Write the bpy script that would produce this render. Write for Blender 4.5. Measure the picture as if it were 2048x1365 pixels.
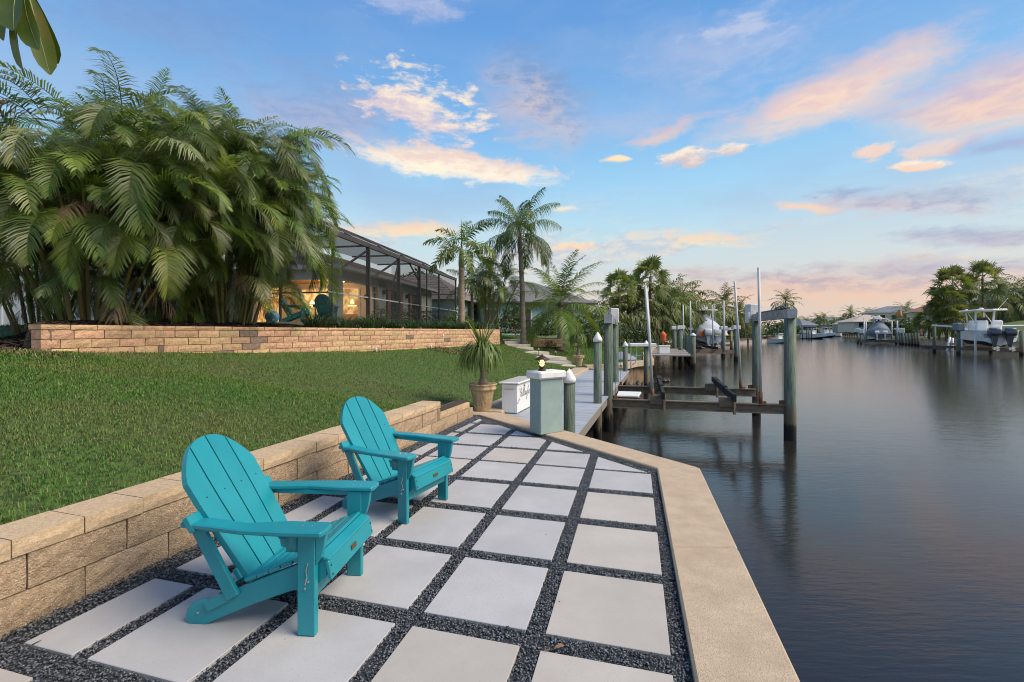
import bpy, bmesh, math, random
import numpy as np
from mathutils import Vector, Matrix, Euler

for o in list(bpy.data.objects):
    bpy.data.objects.remove(o)
R = math.radians
rng = np.random.default_rng(7)
random.seed(7)
scene = bpy.context.scene
COL = scene.collection

# ------------------------------------------------------------------ camera
F, HZ, CH = 910.0, 664.0, 1.5035          # focal length in photo pixels, horizon row, eye height (m)
cd = bpy.data.cameras.new('camera')
cd.sensor_width = 36.0
cd.lens = F / 2048 * 36.0
cd.shift_y = -(682.5 - HZ) / 2048
cd.clip_start = 0.05
cd.clip_end = 8000
cam = bpy.data.objects.new('camera', cd)
cam.location = (0, 0, CH)
cam.rotation_euler = (R(90), 0, 0)
COL.objects.link(cam)
scene.camera = cam
scene.render.engine = 'CYCLES'
scene.cycles.use_denoising = True
scene.cycles.max_bounces = 6
scene.cycles.diffuse_bounces = 3
scene.cycles.transparent_max_bounces = 12
scene.cycles.use_adaptive_sampling = True
scene.cycles.adaptive_threshold = 0.008
scene.cycles.filter_width = 1.05
scene.view_settings.view_transform = 'Standard'
scene.view_settings.look = 'None'
scene.view_settings.exposure = 0.55
scene.view_settings.gamma = 1.0


def s2l(c, k=1.0):
    """photo sRGB 0-255 -> linear"""
    out = []
    for v in c[:3]:
        v = v / 255
        out.append(k * (v / 12.92 if v <= .04045 else ((v + .055) / 1.055) ** 2.4))
    return tuple(out)


# ------------------------------------------------------------------ world / sky
SUN_EL, SUN_AZ = R(47), R(108)              # azimuth from +Y towards +X
world = bpy.data.worlds.new('World')
scene.world = world
world.use_nodes = True
wt = world.node_tree
wt.nodes.clear()
WN, WL = wt.nodes, wt.links


def wn(t, **kw):
    n = WN.new(t)
    for k, v in kw.items():
        setattr(n, k, v)
    return n


def wmath(op, a, b=None, c=None, clamp=False):
    n = wn('ShaderNodeMath', operation=op, use_clamp=clamp)
    for i, v in enumerate((a, b, c)):
        if v is None:
            continue
        if isinstance(v, (int, float)):
            n.inputs[i].default_value = v
        else:
            WL.new(v, n.inputs[i])
    return n.outputs[0]


def wrange(v, a, b, c=0.0, d=1.0, smooth=True):
    n = wn('ShaderNodeMapRange', interpolation_type='SMOOTHSTEP' if smooth else 'LINEAR')
    WL.new(v, n.inputs[0])
    for i, x in zip((1, 2, 3, 4), (a, b, c, d)):
        n.inputs[i].default_value = x
    return n.outputs[0]


def wmix(f, a, b):
    n = wn('ShaderNodeMix', data_type='RGBA')
    for i, v in ((0, f), (6, a), (7, b)):
        if isinstance(v, (int, float)):
            n.inputs[i].default_value = v
        elif isinstance(v, tuple):
            n.inputs[i].default_value = (*v, 1)
        else:
            WL.new(v, n.inputs[i])
    return n.outputs[2]


tc = wn('ShaderNodeTexCoord')
nrm = wn('ShaderNodeVectorMath', operation='NORMALIZE')
WL.new(tc.outputs['Generated'], nrm.inputs[0])
sp = wn('ShaderNodeSeparateXYZ')
WL.new(nrm.outputs[0], sp.inputs[0])
az = wmath('ARCTAN2', sp.outputs[0], sp.outputs[1])
el = wmath('ARCSINE', sp.outputs[2])
ae = wn('ShaderNodeCombineXYZ')
WL.new(az, ae.inputs[0])
WL.new(el, ae.inputs[1])

sky = wn('ShaderNodeTexSky', sky_type='NISHITA')
sky.sun_disc = False
sky.sun_elevation = SUN_EL
sky.sun_rotation = SUN_AZ
ramp = wn('ShaderNodeValToRGB')
WL.new(wmath('MULTIPLY', el, 2 / math.pi, clamp=True), ramp.inputs[0])
stops = [(0.0, (208, 188, 174)), (.03, (214, 196, 184)), (.07, (207, 210, 206)), (.13, (184, 216, 228)), (.19, (156, 204, 234)),
         (.27, (122, 178, 228)), (.38, (98, 152, 214)), (.55, (86, 136, 200)), (1.0, (80, 124, 186))]
er = ramp.color_ramp
while len(er.elements) < len(stops):
    er.elements.new(.5)
for e, (p, c) in zip(er.elements, stops):
    e.position = p
    e.color = (*s2l(c), 1)
# the evening glow is warmest towards the house, the blue is a little more violet high up on that side
base = ramp.outputs[0]
azl = wrange(az, -.1, -.8)
base = wmix(wmath('MULTIPLY', azl, wrange(el, .75, .3, .45, 0)), base, s2l((100, 132, 188)))

# noise fields
warp = wn('ShaderNodeTexNoise')
warp.inputs['Scale'].default_value = 9
warp.inputs['Detail'].default_value = 5
WL.new(ae.outputs[0], warp.inputs['Vector'])
wv = wn('ShaderNodeVectorMath', operation='SUBTRACT')
WL.new(warp.outputs['Color'], wv.inputs[0])
wv.inputs[1].default_value = (.5, .5, .5)
ws = wn('ShaderNodeVectorMath', operation='MULTIPLY')
WL.new(wv.outputs[0], ws.inputs[0])
ws.inputs[1].default_value = (.10, .026, 0)
aew = wn('ShaderNodeVectorMath', operation='ADD')
WL.new(ae.outputs[0], aew.inputs[0])
WL.new(ws.outputs[0], aew.inputs[1])


def wnoise(sx, sy, detail, rough=.55, off=0.0, src=None):
    m = wn('ShaderNodeMapping')
    WL.new((src or aew).outputs[0], m.inputs[0])
    m.inputs['Scale'].default_value = (sx, sy, 1)
    m.inputs['Location'].default_value = (off, off * 1.7, off * .3)
    n = wn('ShaderNodeTexNoise')
    n.inputs['Scale'].default_value = 1
    n.inputs['Detail'].default_value = detail
    n.inputs['Roughness'].default_value = rough
    WL.new(m.outputs[0], n.inputs['Vector'])
    return n.outputs[0]


fine = wnoise(24, 62, 8, .62)
edge = wnoise(9, 25, 7, .6, 3.1)
soft = wnoise(2.2, 7.0, 5, .55, 9.3)
veil = wnoise(3.0, 15.0, 6, .6, 21.7)

colr = base
# thin veils everywhere, mauve high up and pink low down
vc = wmix(wrange(el, .08, .3), s2l((222, 188, 174)), s2l((152, 176, 212)))
colr = wmix(wmath('MULTIPLY', wmath('MULTIPLY', wrange(soft, .42, .70), wrange(el, .10, .30, .15, 1)), .48), colr, vc)
vband = wmath('MULTIPLY', wrange(veil, .5, .66), wrange(el, .33, .12))
vband = wmath('MULTIPLY', vband, wrange(el, .02, .07))
colr = wmix(wmath('MULTIPLY', vband, .5), colr, wmix(wrange(fine, .4, .62), s2l((186, 172, 190)), s2l((250, 214, 176))))

CREAM, PEACH, PINK, MAUVE, SLATE, YEL = (253, 233, 206), (246, 204, 172), (228, 190, 182), (170, 160, 186), (128, 148, 196), (252, 222, 170)


def cloud(px, py, hw, hh, rot, op, top, bot, ragged=.9, soft_=.85):
    """one cloud of the evening sky, given by the direction it stands in"""
    global colr
    def ang_(x, y):
        return np.array([math.atan2(x - 1024, F), math.atan((HZ - y) / math.hypot(F, x - 1024))])
    cr_, sr_ = math.cos(R(rot)), math.sin(R(rot))
    c0 = ang_(px, py)
    m1, m2 = ang_(px + hw * cr_, py - hw * sr_), ang_(px - hw * cr_, py + hw * sr_)
    n1, n2 = ang_(px + hh * sr_, py + hh * cr_), ang_(px - hh * sr_, py - hh * cr_)
    mj, mn = (m1 - m2) / 2, (n1 - n2) / 2
    m = wn('ShaderNodeMapping', vector_type='TEXTURE')
    WL.new(aew.outputs[0], m.inputs[0])
    m.inputs['Location'].default_value = (c0[0], c0[1], 0)
    m.inputs['Rotation'].default_value = (0, 0, math.atan2(mj[1], mj[0]))
    m.inputs['Scale'].default_value = (np.hypot(*mj) * 1.2, np.hypot(*mn) * 1.25, 1)
    ln = wn('ShaderNodeVectorMath', operation='LENGTH')
    WL.new(m.outputs[0], ln.inputs[0])
    body = wrange(ln.outputs['Value'], 1.15, .1, 0, 1, False)
    k = wmath('MULTIPLY_ADD', wmath('SUBTRACT', edge, .5), ragged * 2.6, body)
    k = wmath('MULTIPLY_ADD', wmath('SUBTRACT', fine, .5), ragged * 2.0, k)
    al = wmath('MULTIPLY', wrange(k, .22, .22 + soft_), wrange(body, 0, .12))
    s = wn('ShaderNodeSeparateXYZ')
    WL.new(m.outputs[0], s.inputs[0])
    sh = wmath('MULTIPLY_ADD', wmath('SUBTRACT', fine, .5), 3.2, s.outputs[1])
    c = wmix(wrange(sh, -.6, .7), s2l(bot), s2l(top))
    colr = wmix(wmath('MULTIPLY', al, op), colr, c)


# mauve bank low over the canal, peach under it
cloud(1700, 566, 640, 46, 1, 1.0, (176, 164, 176), (226, 188, 168), .5, .9)
cloud(1620, 600, 480, 22, 0, .7, (234, 190, 162), (218, 192, 174), .5, .9)
cloud(1350, 545, 160, 14, 0, .6, (196, 178, 178), (214, 180, 176), .5)
cloud(1950, 533, 230, 19, 1, .95, (172, 166, 186), (188, 172, 184), .6)
cloud(1960, 470, 210, 26, -1, .9, (158, 166, 190), (176, 168, 186), .6)
cloud(1790, 405, 215, 36, -3, .95, (152, 166, 194), (212, 188, 188), .6)
cloud(1600, 411, 90, 11, -3, .9, PEACH, PEACH, .6)
cloud(1400, 478, 140, 22, 0, .7, PEACH, YEL, .8)
cloud(1150, 492, 110, 11, 0, .85, YEL, PEACH, .7)
cloud(800, 458, 170, 20, 2, .85, PEACH, YEL, .6)
cloud(1130, 417, 38, 8, 4, .8, CREAM, YEL, .7)
# the lit banks
cloud(660, 230, 240, 100, -10, .75, (136, 156, 196), (176, 172, 196), .35, .9)
cloud(1075, 205, 150, 105, -35, .9, (128, 152, 192), (206, 190, 192), .35, .8)
cloud(842, 214, 140, 66, -24, .95, CREAM, (212, 196, 204), .9, .6)
cloud(890, 325, 240, 34, -8, 1.0, (232, 208, 196), (255, 240, 214), .5, .55)
cloud(1650, 195, 330, 62, 21, 1.0, (222, 194, 192), (242, 212, 190), .28, .75)
cloud(1990, 190, 340, 100, 12, .95, (204, 182, 196), (240, 204, 180), .3, .8)
cloud(1250, 235, 260, 60, 8, .5, (166, 188, 218), (196, 192, 208), .4, 1.0)
cloud(1450, 90, 300, 70, 10, .45, (178, 190, 220), (186, 190, 216), .5, 1.0)
cloud(330, 60, 420, 90, -6, .5, (120, 146, 194), (136, 156, 198), .4, 1.0)
cloud(1320, 270, 110, 20, 17, .65, PINK, PEACH, .6)
cloud(1370, 311, 60, 19, 4, .9, CREAM, (214, 190, 190), .8, .5)
cloud(1230, 318, 21, 10, 0, .95, CREAM, YEL, .5, .5)
cloud(1478, 298, 46, 14, 0, .8, CREAM, (222, 196, 186), .9, .5)
cloud(1748, 298, 52, 22, 6, .85, (236, 214, 200), PEACH, .8, .5)
cloud(1865, 326, 90, 11, 2, .9, CREAM, PEACH, .6, .5)
cloud(1870, 292, 90, 18, 8, .75, (226, 206, 204), PEACH, .8, .6)
cloud(2010, 292, 110, 30, 4, .8, (176, 166, 196), (146, 156, 196), .6)
cloud(820, 8, 120, 36, -6, .5, (206, 206, 222), (176, 182, 214), .9)
cloud(1490, 60, 110, 22, 8, .5, (206, 206, 220), (190, 196, 222), 1.0)
cloud(1500, 130, 110, 90, 35, .4, (182, 196, 224), (176, 190, 224), .8, 1.2)

mixs = wmix(.06, colr, (0, 0, 0))
nsk = wn('ShaderNodeVectorMath', operation='SCALE')
WL.new(sky.outputs[0], nsk.inputs[0])
nsk.inputs['Scale'].default_value = .012
addc = wn('ShaderNodeVectorMath', operation='ADD')
WL.new(mixs, addc.inputs[0])
WL.new(nsk.outputs[0], addc.inputs[1])
x10 = wn('ShaderNodeVectorMath', operation='SCALE')
WL.new(addc.outputs[0], x10.inputs[0])
x10.inputs['Scale'].default_value = 10.0
bg = wn('ShaderNodeBackground')
WL.new(x10.outputs[0], bg.inputs[0])
bg.inputs[1].default_value = 0.076
wo = wn('ShaderNodeOutputWorld')
WL.new(bg.outputs[0], wo.inputs[0])

# ------------------------------------------------------------------ sun: broad, soft, warm evening light
sd = bpy.data.lights.new('sun', 'SUN')
sd.energy = 3.3
sd.angle = R(34)
sd.color = (1.0, .86, .68)
sun = bpy.data.objects.new('sun', sd)
sun.rotation_euler = (R(90) - SUN_EL, 0, math.pi - SUN_AZ)
sun.location = (20, 10, 30)
COL.objects.link(sun)


# ------------------------------------------------------------------ helpers
def at(px, py, Y):
    """photo pixel at distance Y"""
    return Vector(((px - 1024) / F * Y, Y, CH + (HZ - py) / F * Y))


def on(px, py, z=0.0):
    """photo pixel on the level z"""
    Y = F * (CH - z) / (py - HZ)
    return Vector(((px - 1024) / F * Y, Y, z))


def tag(o, label=None, cat=None, group=None, kind=None):
    if label:
        o['label'] = label
    if cat:
        o['category'] = cat
    if group:
        o['group'] = group
    if kind:
        o['kind'] = kind
    return o


def empty(name, loc=(0, 0, 0), rz=0.0, parent=None):
    o = bpy.data.objects.new(name, None)
    o.empty_display_size = .1
    COL.objects.link(o)
    o.location = loc
    o.rotation_euler = (0, 0, rz)
    if parent:
        o.parent = parent
    return o


def thing(name, label, cat, loc=(0, 0, 0), rz=0.0, group=None):
    return tag(empty(name, loc, rz), label, cat, group)


def obj(name, me, parent=None, loc=None, rot=None, scl=None):
    o = bpy.data.objects.new(name, me)
    COL.objects.link(o)
    if parent:
        o.parent = parent
    if loc is not None:
        o.location = loc
    if rot is not None:
        o.rotation_euler = rot
    if scl is not None:
        o.scale = scl
    return o


def copy_tree(o, parent=None):
    c = o.copy()
    COL.objects.link(c)
    c.parent = parent
    for ch in o.children:
        copy_tree(ch, c)
    return c


class MB:
    """collects shapes into one mesh"""

    def __init__(s):
        s.v, s.f = [], []

    def add(s, vs, fs):
        b = len(s.v)
        s.v += [tuple(p) for p in vs]
        s.f += [tuple(b + i for i in f) for f in fs]
        return s

    def box(s, c, d, rz=0.0, rot=None):
        hx, hy, hz = d[0] / 2, d[1] / 2, d[2] / 2
        m = rot if rot is not None else Matrix.Rotation(rz, 3, 'Z')
        vs = [Vector(c) + m @ Vector((x * hx, y * hy, z * hz)) for x, y, z in
              ((-1, -1, -1), (1, -1, -1), (1, 1, -1), (-1, 1, -1), (-1, -1, 1), (1, -1, 1), (1, 1, 1), (-1, 1, 1))]
        return s.add(vs, [(0, 3, 2, 1), (4, 5, 6, 7), (0, 1, 5, 4), (1, 2, 6, 5), (2, 3, 7, 6), (3, 0, 4, 7)])

    def bar(s, p, q, w, h, up=(0, 0, 1)):
        """rectangular bar from p to q, w across and h along up"""
        p, q = Vector(p), Vector(q)
        t = (q - p).normalized()
        u = Vector(up)
        sx = t.cross(u)
        if sx.length < 1e-5:
            sx = t.cross(Vector((1, 0, 0)))
        sx.normalize()
        u = sx.cross(t).normalized()
        vs = []
        for e in (p, q):
            for a, b in ((-1, -1), (1, -1), (1, 1), (-1, 1)):
                vs.append(e + sx * a * w / 2 + u * b * h / 2)
        return s.add(vs, [(0, 1, 2, 3), (7, 6, 5, 4), (0, 4, 5, 1), (1, 5, 6, 2), (2, 6, 7, 3), (3, 7, 4, 0)])

    def tube(s, pts, rad, n=8, cap=True):
        pts = [Vector(p) for p in pts]
        if isinstance(rad, (int, float)):
            rad = [rad] * len(pts)
        rings = []
        px = None
        for i, p in enumerate(pts):
            t = (pts[min(i + 1, len(pts) - 1)] - pts[max(i - 1, 0)]).normalized()
            if px is None:
                a = Vector((1, 0, 0)) if abs(t.x) < .8 else Vector((0, 1, 0))
                px = t.cross(a).normalized()
            px = (px - t * px.dot(t)).normalized()
            py = t.cross(px)
            rings.append([p + (px * math.cos(2 * math.pi * k / n) + py * math.sin(2 * math.pi * k / n)) * rad[i] for k in range(n)])
        vs = [v for r in rings for v in r]
        fs = []
        for i in range(len(pts) - 1):
            for k in range(n):
                a, b = i * n + k, i * n + (k + 1) % n
                fs.append((a, b, b + n, a + n))
        if cap:
            fs.append(tuple(range(n - 1, -1, -1)))
            fs.append(tuple((len(pts) - 1) * n + k for k in range(n)))
        return s.add(vs, fs)

    def lathe(s, prof, c=(0, 0, 0), n=20):
        """prof: (radius, z) from bottom to top"""
        vs, fs = [], []
        for r, z in prof:
            for k in range(n):
                a = 2 * math.pi * k / n
                vs.append((c[0] + r * math.cos(a), c[1] + r * math.sin(a), c[2] + z))
        for i in range(len(prof) - 1):
            for k in range(n):
                a, b = i * n + k, i * n + (k + 1) % n
                fs.append((a, b, b + n, a + n))
        fs.append(tuple(range(n - 1, -1, -1)))
        fs.append(tuple((len(prof) - 1) * n + k for k in range(n)))
        return s.add(vs, fs)

    def prism(s, poly, z0, z1):
        n = len(poly)
        vs = [(p[0], p[1], z0) for p in poly] + [(p[0], p[1], z1) for p in poly]
        fs = [tuple(range(n - 1, -1, -1)), tuple(range(n, 2 * n))]
        for k in range(n):
            j = (k + 1) % n
            fs.append((k, j, n + j, n + k))
        return s.add(vs, fs)

    def plate(s, poly, y0, y1):
        """outline in x-z, thickness along y"""
        n = len(poly)
        vs = [(p[0], y0, p[1]) for p in poly] + [(p[0], y1, p[1]) for p in poly]
        fs = [tuple(range(n)), tuple(range(2 * n - 1, n - 1, -1))]
        for k in range(n):
            j = (k + 1) % n
            fs.append((j, k, n + k, n + j))
        return s.add(vs, fs)

    def mesh(s, name, mat, smooth=False, bevel=0.0):
        me = bpy.data.meshes.new(name)
        me.from_pydata(s.v, [], s.f)
        if bevel:
            bm = bmesh.new()
            bm.from_mesh(me)
            bmesh.ops.recalc_face_normals(bm, faces=bm.faces)
            es = [e for e in bm.edges if len(e.link_faces) == 2 and e.calc_face_angle(0) > .6]
            bmesh.ops.bevel(bm, geom=es, offset=bevel, segments=1, affect='EDGES', clamp_overlap=True)
            bm.to_mesh(me)
            bm.free()
        if mat:
            me.materials.append(mat)
        if smooth:
            me.shade_auto(30) if hasattr(me, 'shade_auto') else me.polygons.foreach_set('use_smooth', [True] * len(me.polygons))
        me.update()
        return me

    def build(s, name, mat, parent=None, smooth=False, bevel=0.0, loc=None, rot=None):
        return obj(name, s.mesh(name, mat, smooth, bevel), parent, loc, rot)


def np_mesh(name, verts, faces, mat):
    """verts (n,3), faces (m,k) arrays"""
    me = bpy.data.meshes.new(name)
    n, m, k = len(verts), len(faces), faces.shape[1]
    me.vertices.add(n)
    me.vertices.foreach_set('co', np.asarray(verts, np.float32).ravel())
    me.loops.add(m * k)
    me.loops.foreach_set('vertex_index', np.asarray(faces, np.int32).ravel())
    me.polygons.add(m)
    me.polygons.foreach_set('loop_start', np.arange(m, dtype=np.int32) * k)
    me.polygons.foreach_set('loop_total', np.full(m, k, np.int32))
    me.materials.append(mat)
    me.update(calc_edges=True)
    return me


# ------------------------------------------------------------------ materials
def mat(name, col, col2=None, rough=.6, scale=6.0, stretch=(1, 1, 1), lo=.35, hi=.65, detail=5, bump=0.0, bscale=60.0, bstretch=(1, 1, 1),
        orand=0.0, island=0.0, spec=.5, metal=0.0, transl=0.0, tcol=None, fleck=None, coat=0.0, bdist=.01, hue=0.0, sheen=0.0):
    m = bpy.data.materials.new(name)
    m.use_nodes = True
    t = m.node_tree
    N, L = t.nodes, t.links
    b = N['Principled BSDF']
    b.inputs['Roughness'].default_value = rough
    b.inputs['Metallic'].default_value = metal
    b.inputs['Specular IOR Level'].default_value = spec
    if coat:
        b.inputs['Coat Weight'].default_value = coat
    tcn = N.new('ShaderNodeTexCoord')
    oi = N.new('ShaderNodeObjectInfo')
    add = N.new('ShaderNodeVectorMath')
    add.operation = 'MULTIPLY_ADD'
    L.new(oi.outputs['Random'], add.inputs[0])
    add.inputs[1].default_value = (37.1, 53.7, 19.3)
    L.new(tcn.outputs['Object'], add.inputs[2])
    co = add.outputs[0]

    def noise(sc, st, det):
        mp = N.new('ShaderNodeMapping')
        L.new(co, mp.inputs[0])
        mp.inputs['Scale'].default_value = st
        n = N.new('ShaderNodeTexNoise')
        n.inputs['Scale'].default_value = sc
        n.inputs['Detail'].default_value = det
        n.inputs['Roughness'].default_value = .6
        L.new(mp.outputs[0], n.inputs['Vector'])
        return n.outputs[0]

    def mixc(f, a, c, blend='MIX'):
        n = N.new('ShaderNodeMix')
        n.data_type = 'RGBA'
        n.blend_type = blend
        for i, v in ((0, f), (6, a), (7, c)):
            if isinstance(v, (int, float)):
                n.inputs[i].default_value = v
            elif isinstance(v, tuple):
                n.inputs[i].default_value = (*v[:3], 1)
            else:
                L.new(v, n.inputs[i])
        return n.outputs[2]

    def rangef(v, a, c, d=0.0, e=1.0):
        n = N.new('ShaderNodeMapRange')
        L.new(v, n.inputs[0])
        for i, x in zip((1, 2, 3, 4), (a, c, d, e)):
            n.inputs[i].default_value = x
        return n.outputs[0]

    out = tuple(col)
    if col2 is not None:
        out = mixc(rangef(noise(scale, stretch, detail), lo, hi), tuple(col), tuple(col2))
    if fleck is not None:                  # (colour, scale, threshold)
        out = mixc(rangef(noise(fleck[1], (1, 1, 1), 2), fleck[2], fleck[2] + .06), out, tuple(fleck[0]))
    if orand or island or hue:
        hs = N.new('ShaderNodeHueSaturation')
        src = oi.outputs['Random']
        val = None
        if island:
            g = N.new('ShaderNodeNewGeometry')
            val = rangef(g.outputs['Random Per Island'], 0, 1, 1 - island, 1 + island)
        if orand:
            v2 = rangef(src, 0, 1, 1 - orand, 1 + orand)
            if val is None:
                val = v2
            else:
                mm = N.new('ShaderNodeMath')
                mm.operation = 'MULTIPLY'
                L.new(val, mm.inputs[0])
                L.new(v2, mm.inputs[1])
                val = mm.outputs[0]
        if val is not None:
            L.new(val, hs.inputs['Value'])
        if hue:
            wn_ = N.new('ShaderNodeTexWhiteNoise')
            wn_.noise_dimensions = '1D'
            L.new(src, wn_.inputs['W'])
            L.new(rangef(wn_.outputs['Value'], 0, 1, .5 - hue, .5 + hue), hs.inputs['Hue'])
        if isinstance(out, tuple):
            hs.inputs['Color'].default_value = (*out, 1)
        else:
            L.new(out, hs.inputs['Color'])
        out = hs.outputs[0]
    if isinstance(out, tuple):
        b.inputs['Base Color'].default_value = (*out, 1)
    else:
        L.new(out, b.inputs['Base Color'])
    if bump:
        bn = N.new('ShaderNodeBump')
        bn.inputs['Strength'].default_value = bump
        bn.inputs['Distance'].default_value = bdist
        L.new(noise(bscale, bstretch, 6), bn.inputs['Height'])
        L.new(bn.outputs[0], b.inputs['Normal'])
    if transl:
        tr = N.new('ShaderNodeBsdfTranslucent')
        if isinstance(out, tuple):
            tr.inputs[0].default_value = (*out, 1)
        else:
            L.new(mixc(1.0, out, (1.5, 1.6, .8), 'MULTIPLY'), tr.inputs[0])
        mx = N.new('ShaderNodeMixShader')
        mx.inputs[0].default_value = transl
        L.new(b.outputs[0], mx.inputs[1])
        L.new(tr.outputs[0], mx.inputs[2])
        L.new(mx.outputs[0], N['Material Output'].inputs[0])
    return m


def emit(name, col, strength, col2=None, scale=3.0, stretch=(1, 1, 1)):
    m = bpy.data.materials.new(name)
    m.use_nodes = True
    t = m.node_tree
    t.nodes.clear()
    e = t.nodes.new('ShaderNodeEmission')
    e.inputs[0].default_value = (*col, 1)
    e.inputs[1].default_value = strength
    if col2:
        tcn = t.nodes.new('ShaderNodeTexCoord')
        mp = t.nodes.new('ShaderNodeMapping')
        mp.inputs['Scale'].default_value = stretch
        n = t.nodes.new('ShaderNodeTexNoise')
        n.inputs['Scale'].default_value = scale
        r = t.nodes.new('ShaderNodeValToRGB')
        r.color_ramp.elements[0].position, r.color_ramp.elements[1].position = .4, .6
        r.color_ramp.elements[0].color, r.color_ramp.elements[1].color = (*col2, 1), (*col, 1)
        t.links.new(tcn.outputs['Object'], mp.inputs[0])
        t.links.new(mp.outputs[0], n.inputs['Vector'])
        t.links.new(n.outputs[0], r.inputs[0])
        t.links.new(r.outputs[0], e.inputs[0])
    o = t.nodes.new('ShaderNodeOutputMaterial')
    t.links.new(e.outputs[0], o.inputs[0])
    return m


def piling_mat():
    """copper-treated pile: green streaks, brown near the splash zone, black below the tide line"""
    m = mat('weathered_piling', (.040, .080, .055), (.20, .235, .185), rough=.9, scale=5, stretch=(9, 9, .6), lo=.34, hi=.70, bump=.6, bscale=9, bstretch=(8, 8, .5), orand=.15)
    t = m.node_tree
    N, L = t.nodes, t.links
    b = N['Principled BSDF']
    src = b.inputs['Base Color'].links[0].from_socket
    g = N.new('ShaderNodeNewGeometry')
    s = N.new('ShaderNodeSeparateXYZ')
    L.new(g.outputs['Position'], s.inputs[0])
    n = N.new('ShaderNodeTexNoise')
    n.inputs['Scale'].default_value = 6
    mp = N.new('ShaderNodeMapping')
    mp.inputs['Scale'].default_value = (3, 3, .6)
    L.new(g.outputs['Position'], mp.inputs[0])
    L.new(mp.outputs[0], n.inputs['Vector'])
    zz = N.new('ShaderNodeMath')
    zz.operation = 'MULTIPLY_ADD'
    L.new(n.outputs[0], zz.inputs[0])
    zz.inputs[1].default_value = .5
    L.new(s.outputs[2], zz.inputs[2])

    def step(a, c):
        r = N.new('ShaderNodeMapRange')
        L.new(zz.outputs[0], r.inputs[0])
        r.inputs[1].default_value, r.inputs[2].default_value = a, c
        return r.outputs[0]

    def mx(f, a, c):
        k = N.new('ShaderNodeMix')
        k.data_type = 'RGBA'
        L.new(f, k.inputs[0])
        for i, v in ((6, a), (7, c)):
            if isinstance(v, tuple):
                k.inputs[i].default_value = (*v, 1)
            else:
                L.new(v, k.inputs[i])
        return k.outputs[2]
    n2 = N.new('ShaderNodeTexNoise')
    n2.inputs['Scale'].default_value = 2.2
    mp2 = N.new('ShaderNodeMapping')
    mp2.inputs['Scale'].default_value = (4, 4, .35)
    L.new(g.outputs['Position'], mp2.inputs[0])
    L.new(mp2.outputs[0], n2.inputs['Vector'])
    r2 = N.new('ShaderNodeMapRange')
    L.new(n2.outputs[0], r2.inputs[0])
    r2.inputs[1].default_value, r2.inputs[2].default_value = .52, .68
    c1 = mx(r2.outputs[0], src, (.16, .125, .09))
    c2 = mx(step(-.05, .25), (.15, .115, .075), c1)
    c3 = mx(step(-.33, -.22), (.018, .016, .015), c2)
    L.new(c3, b.inputs['Base Color'])
    return m


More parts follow.
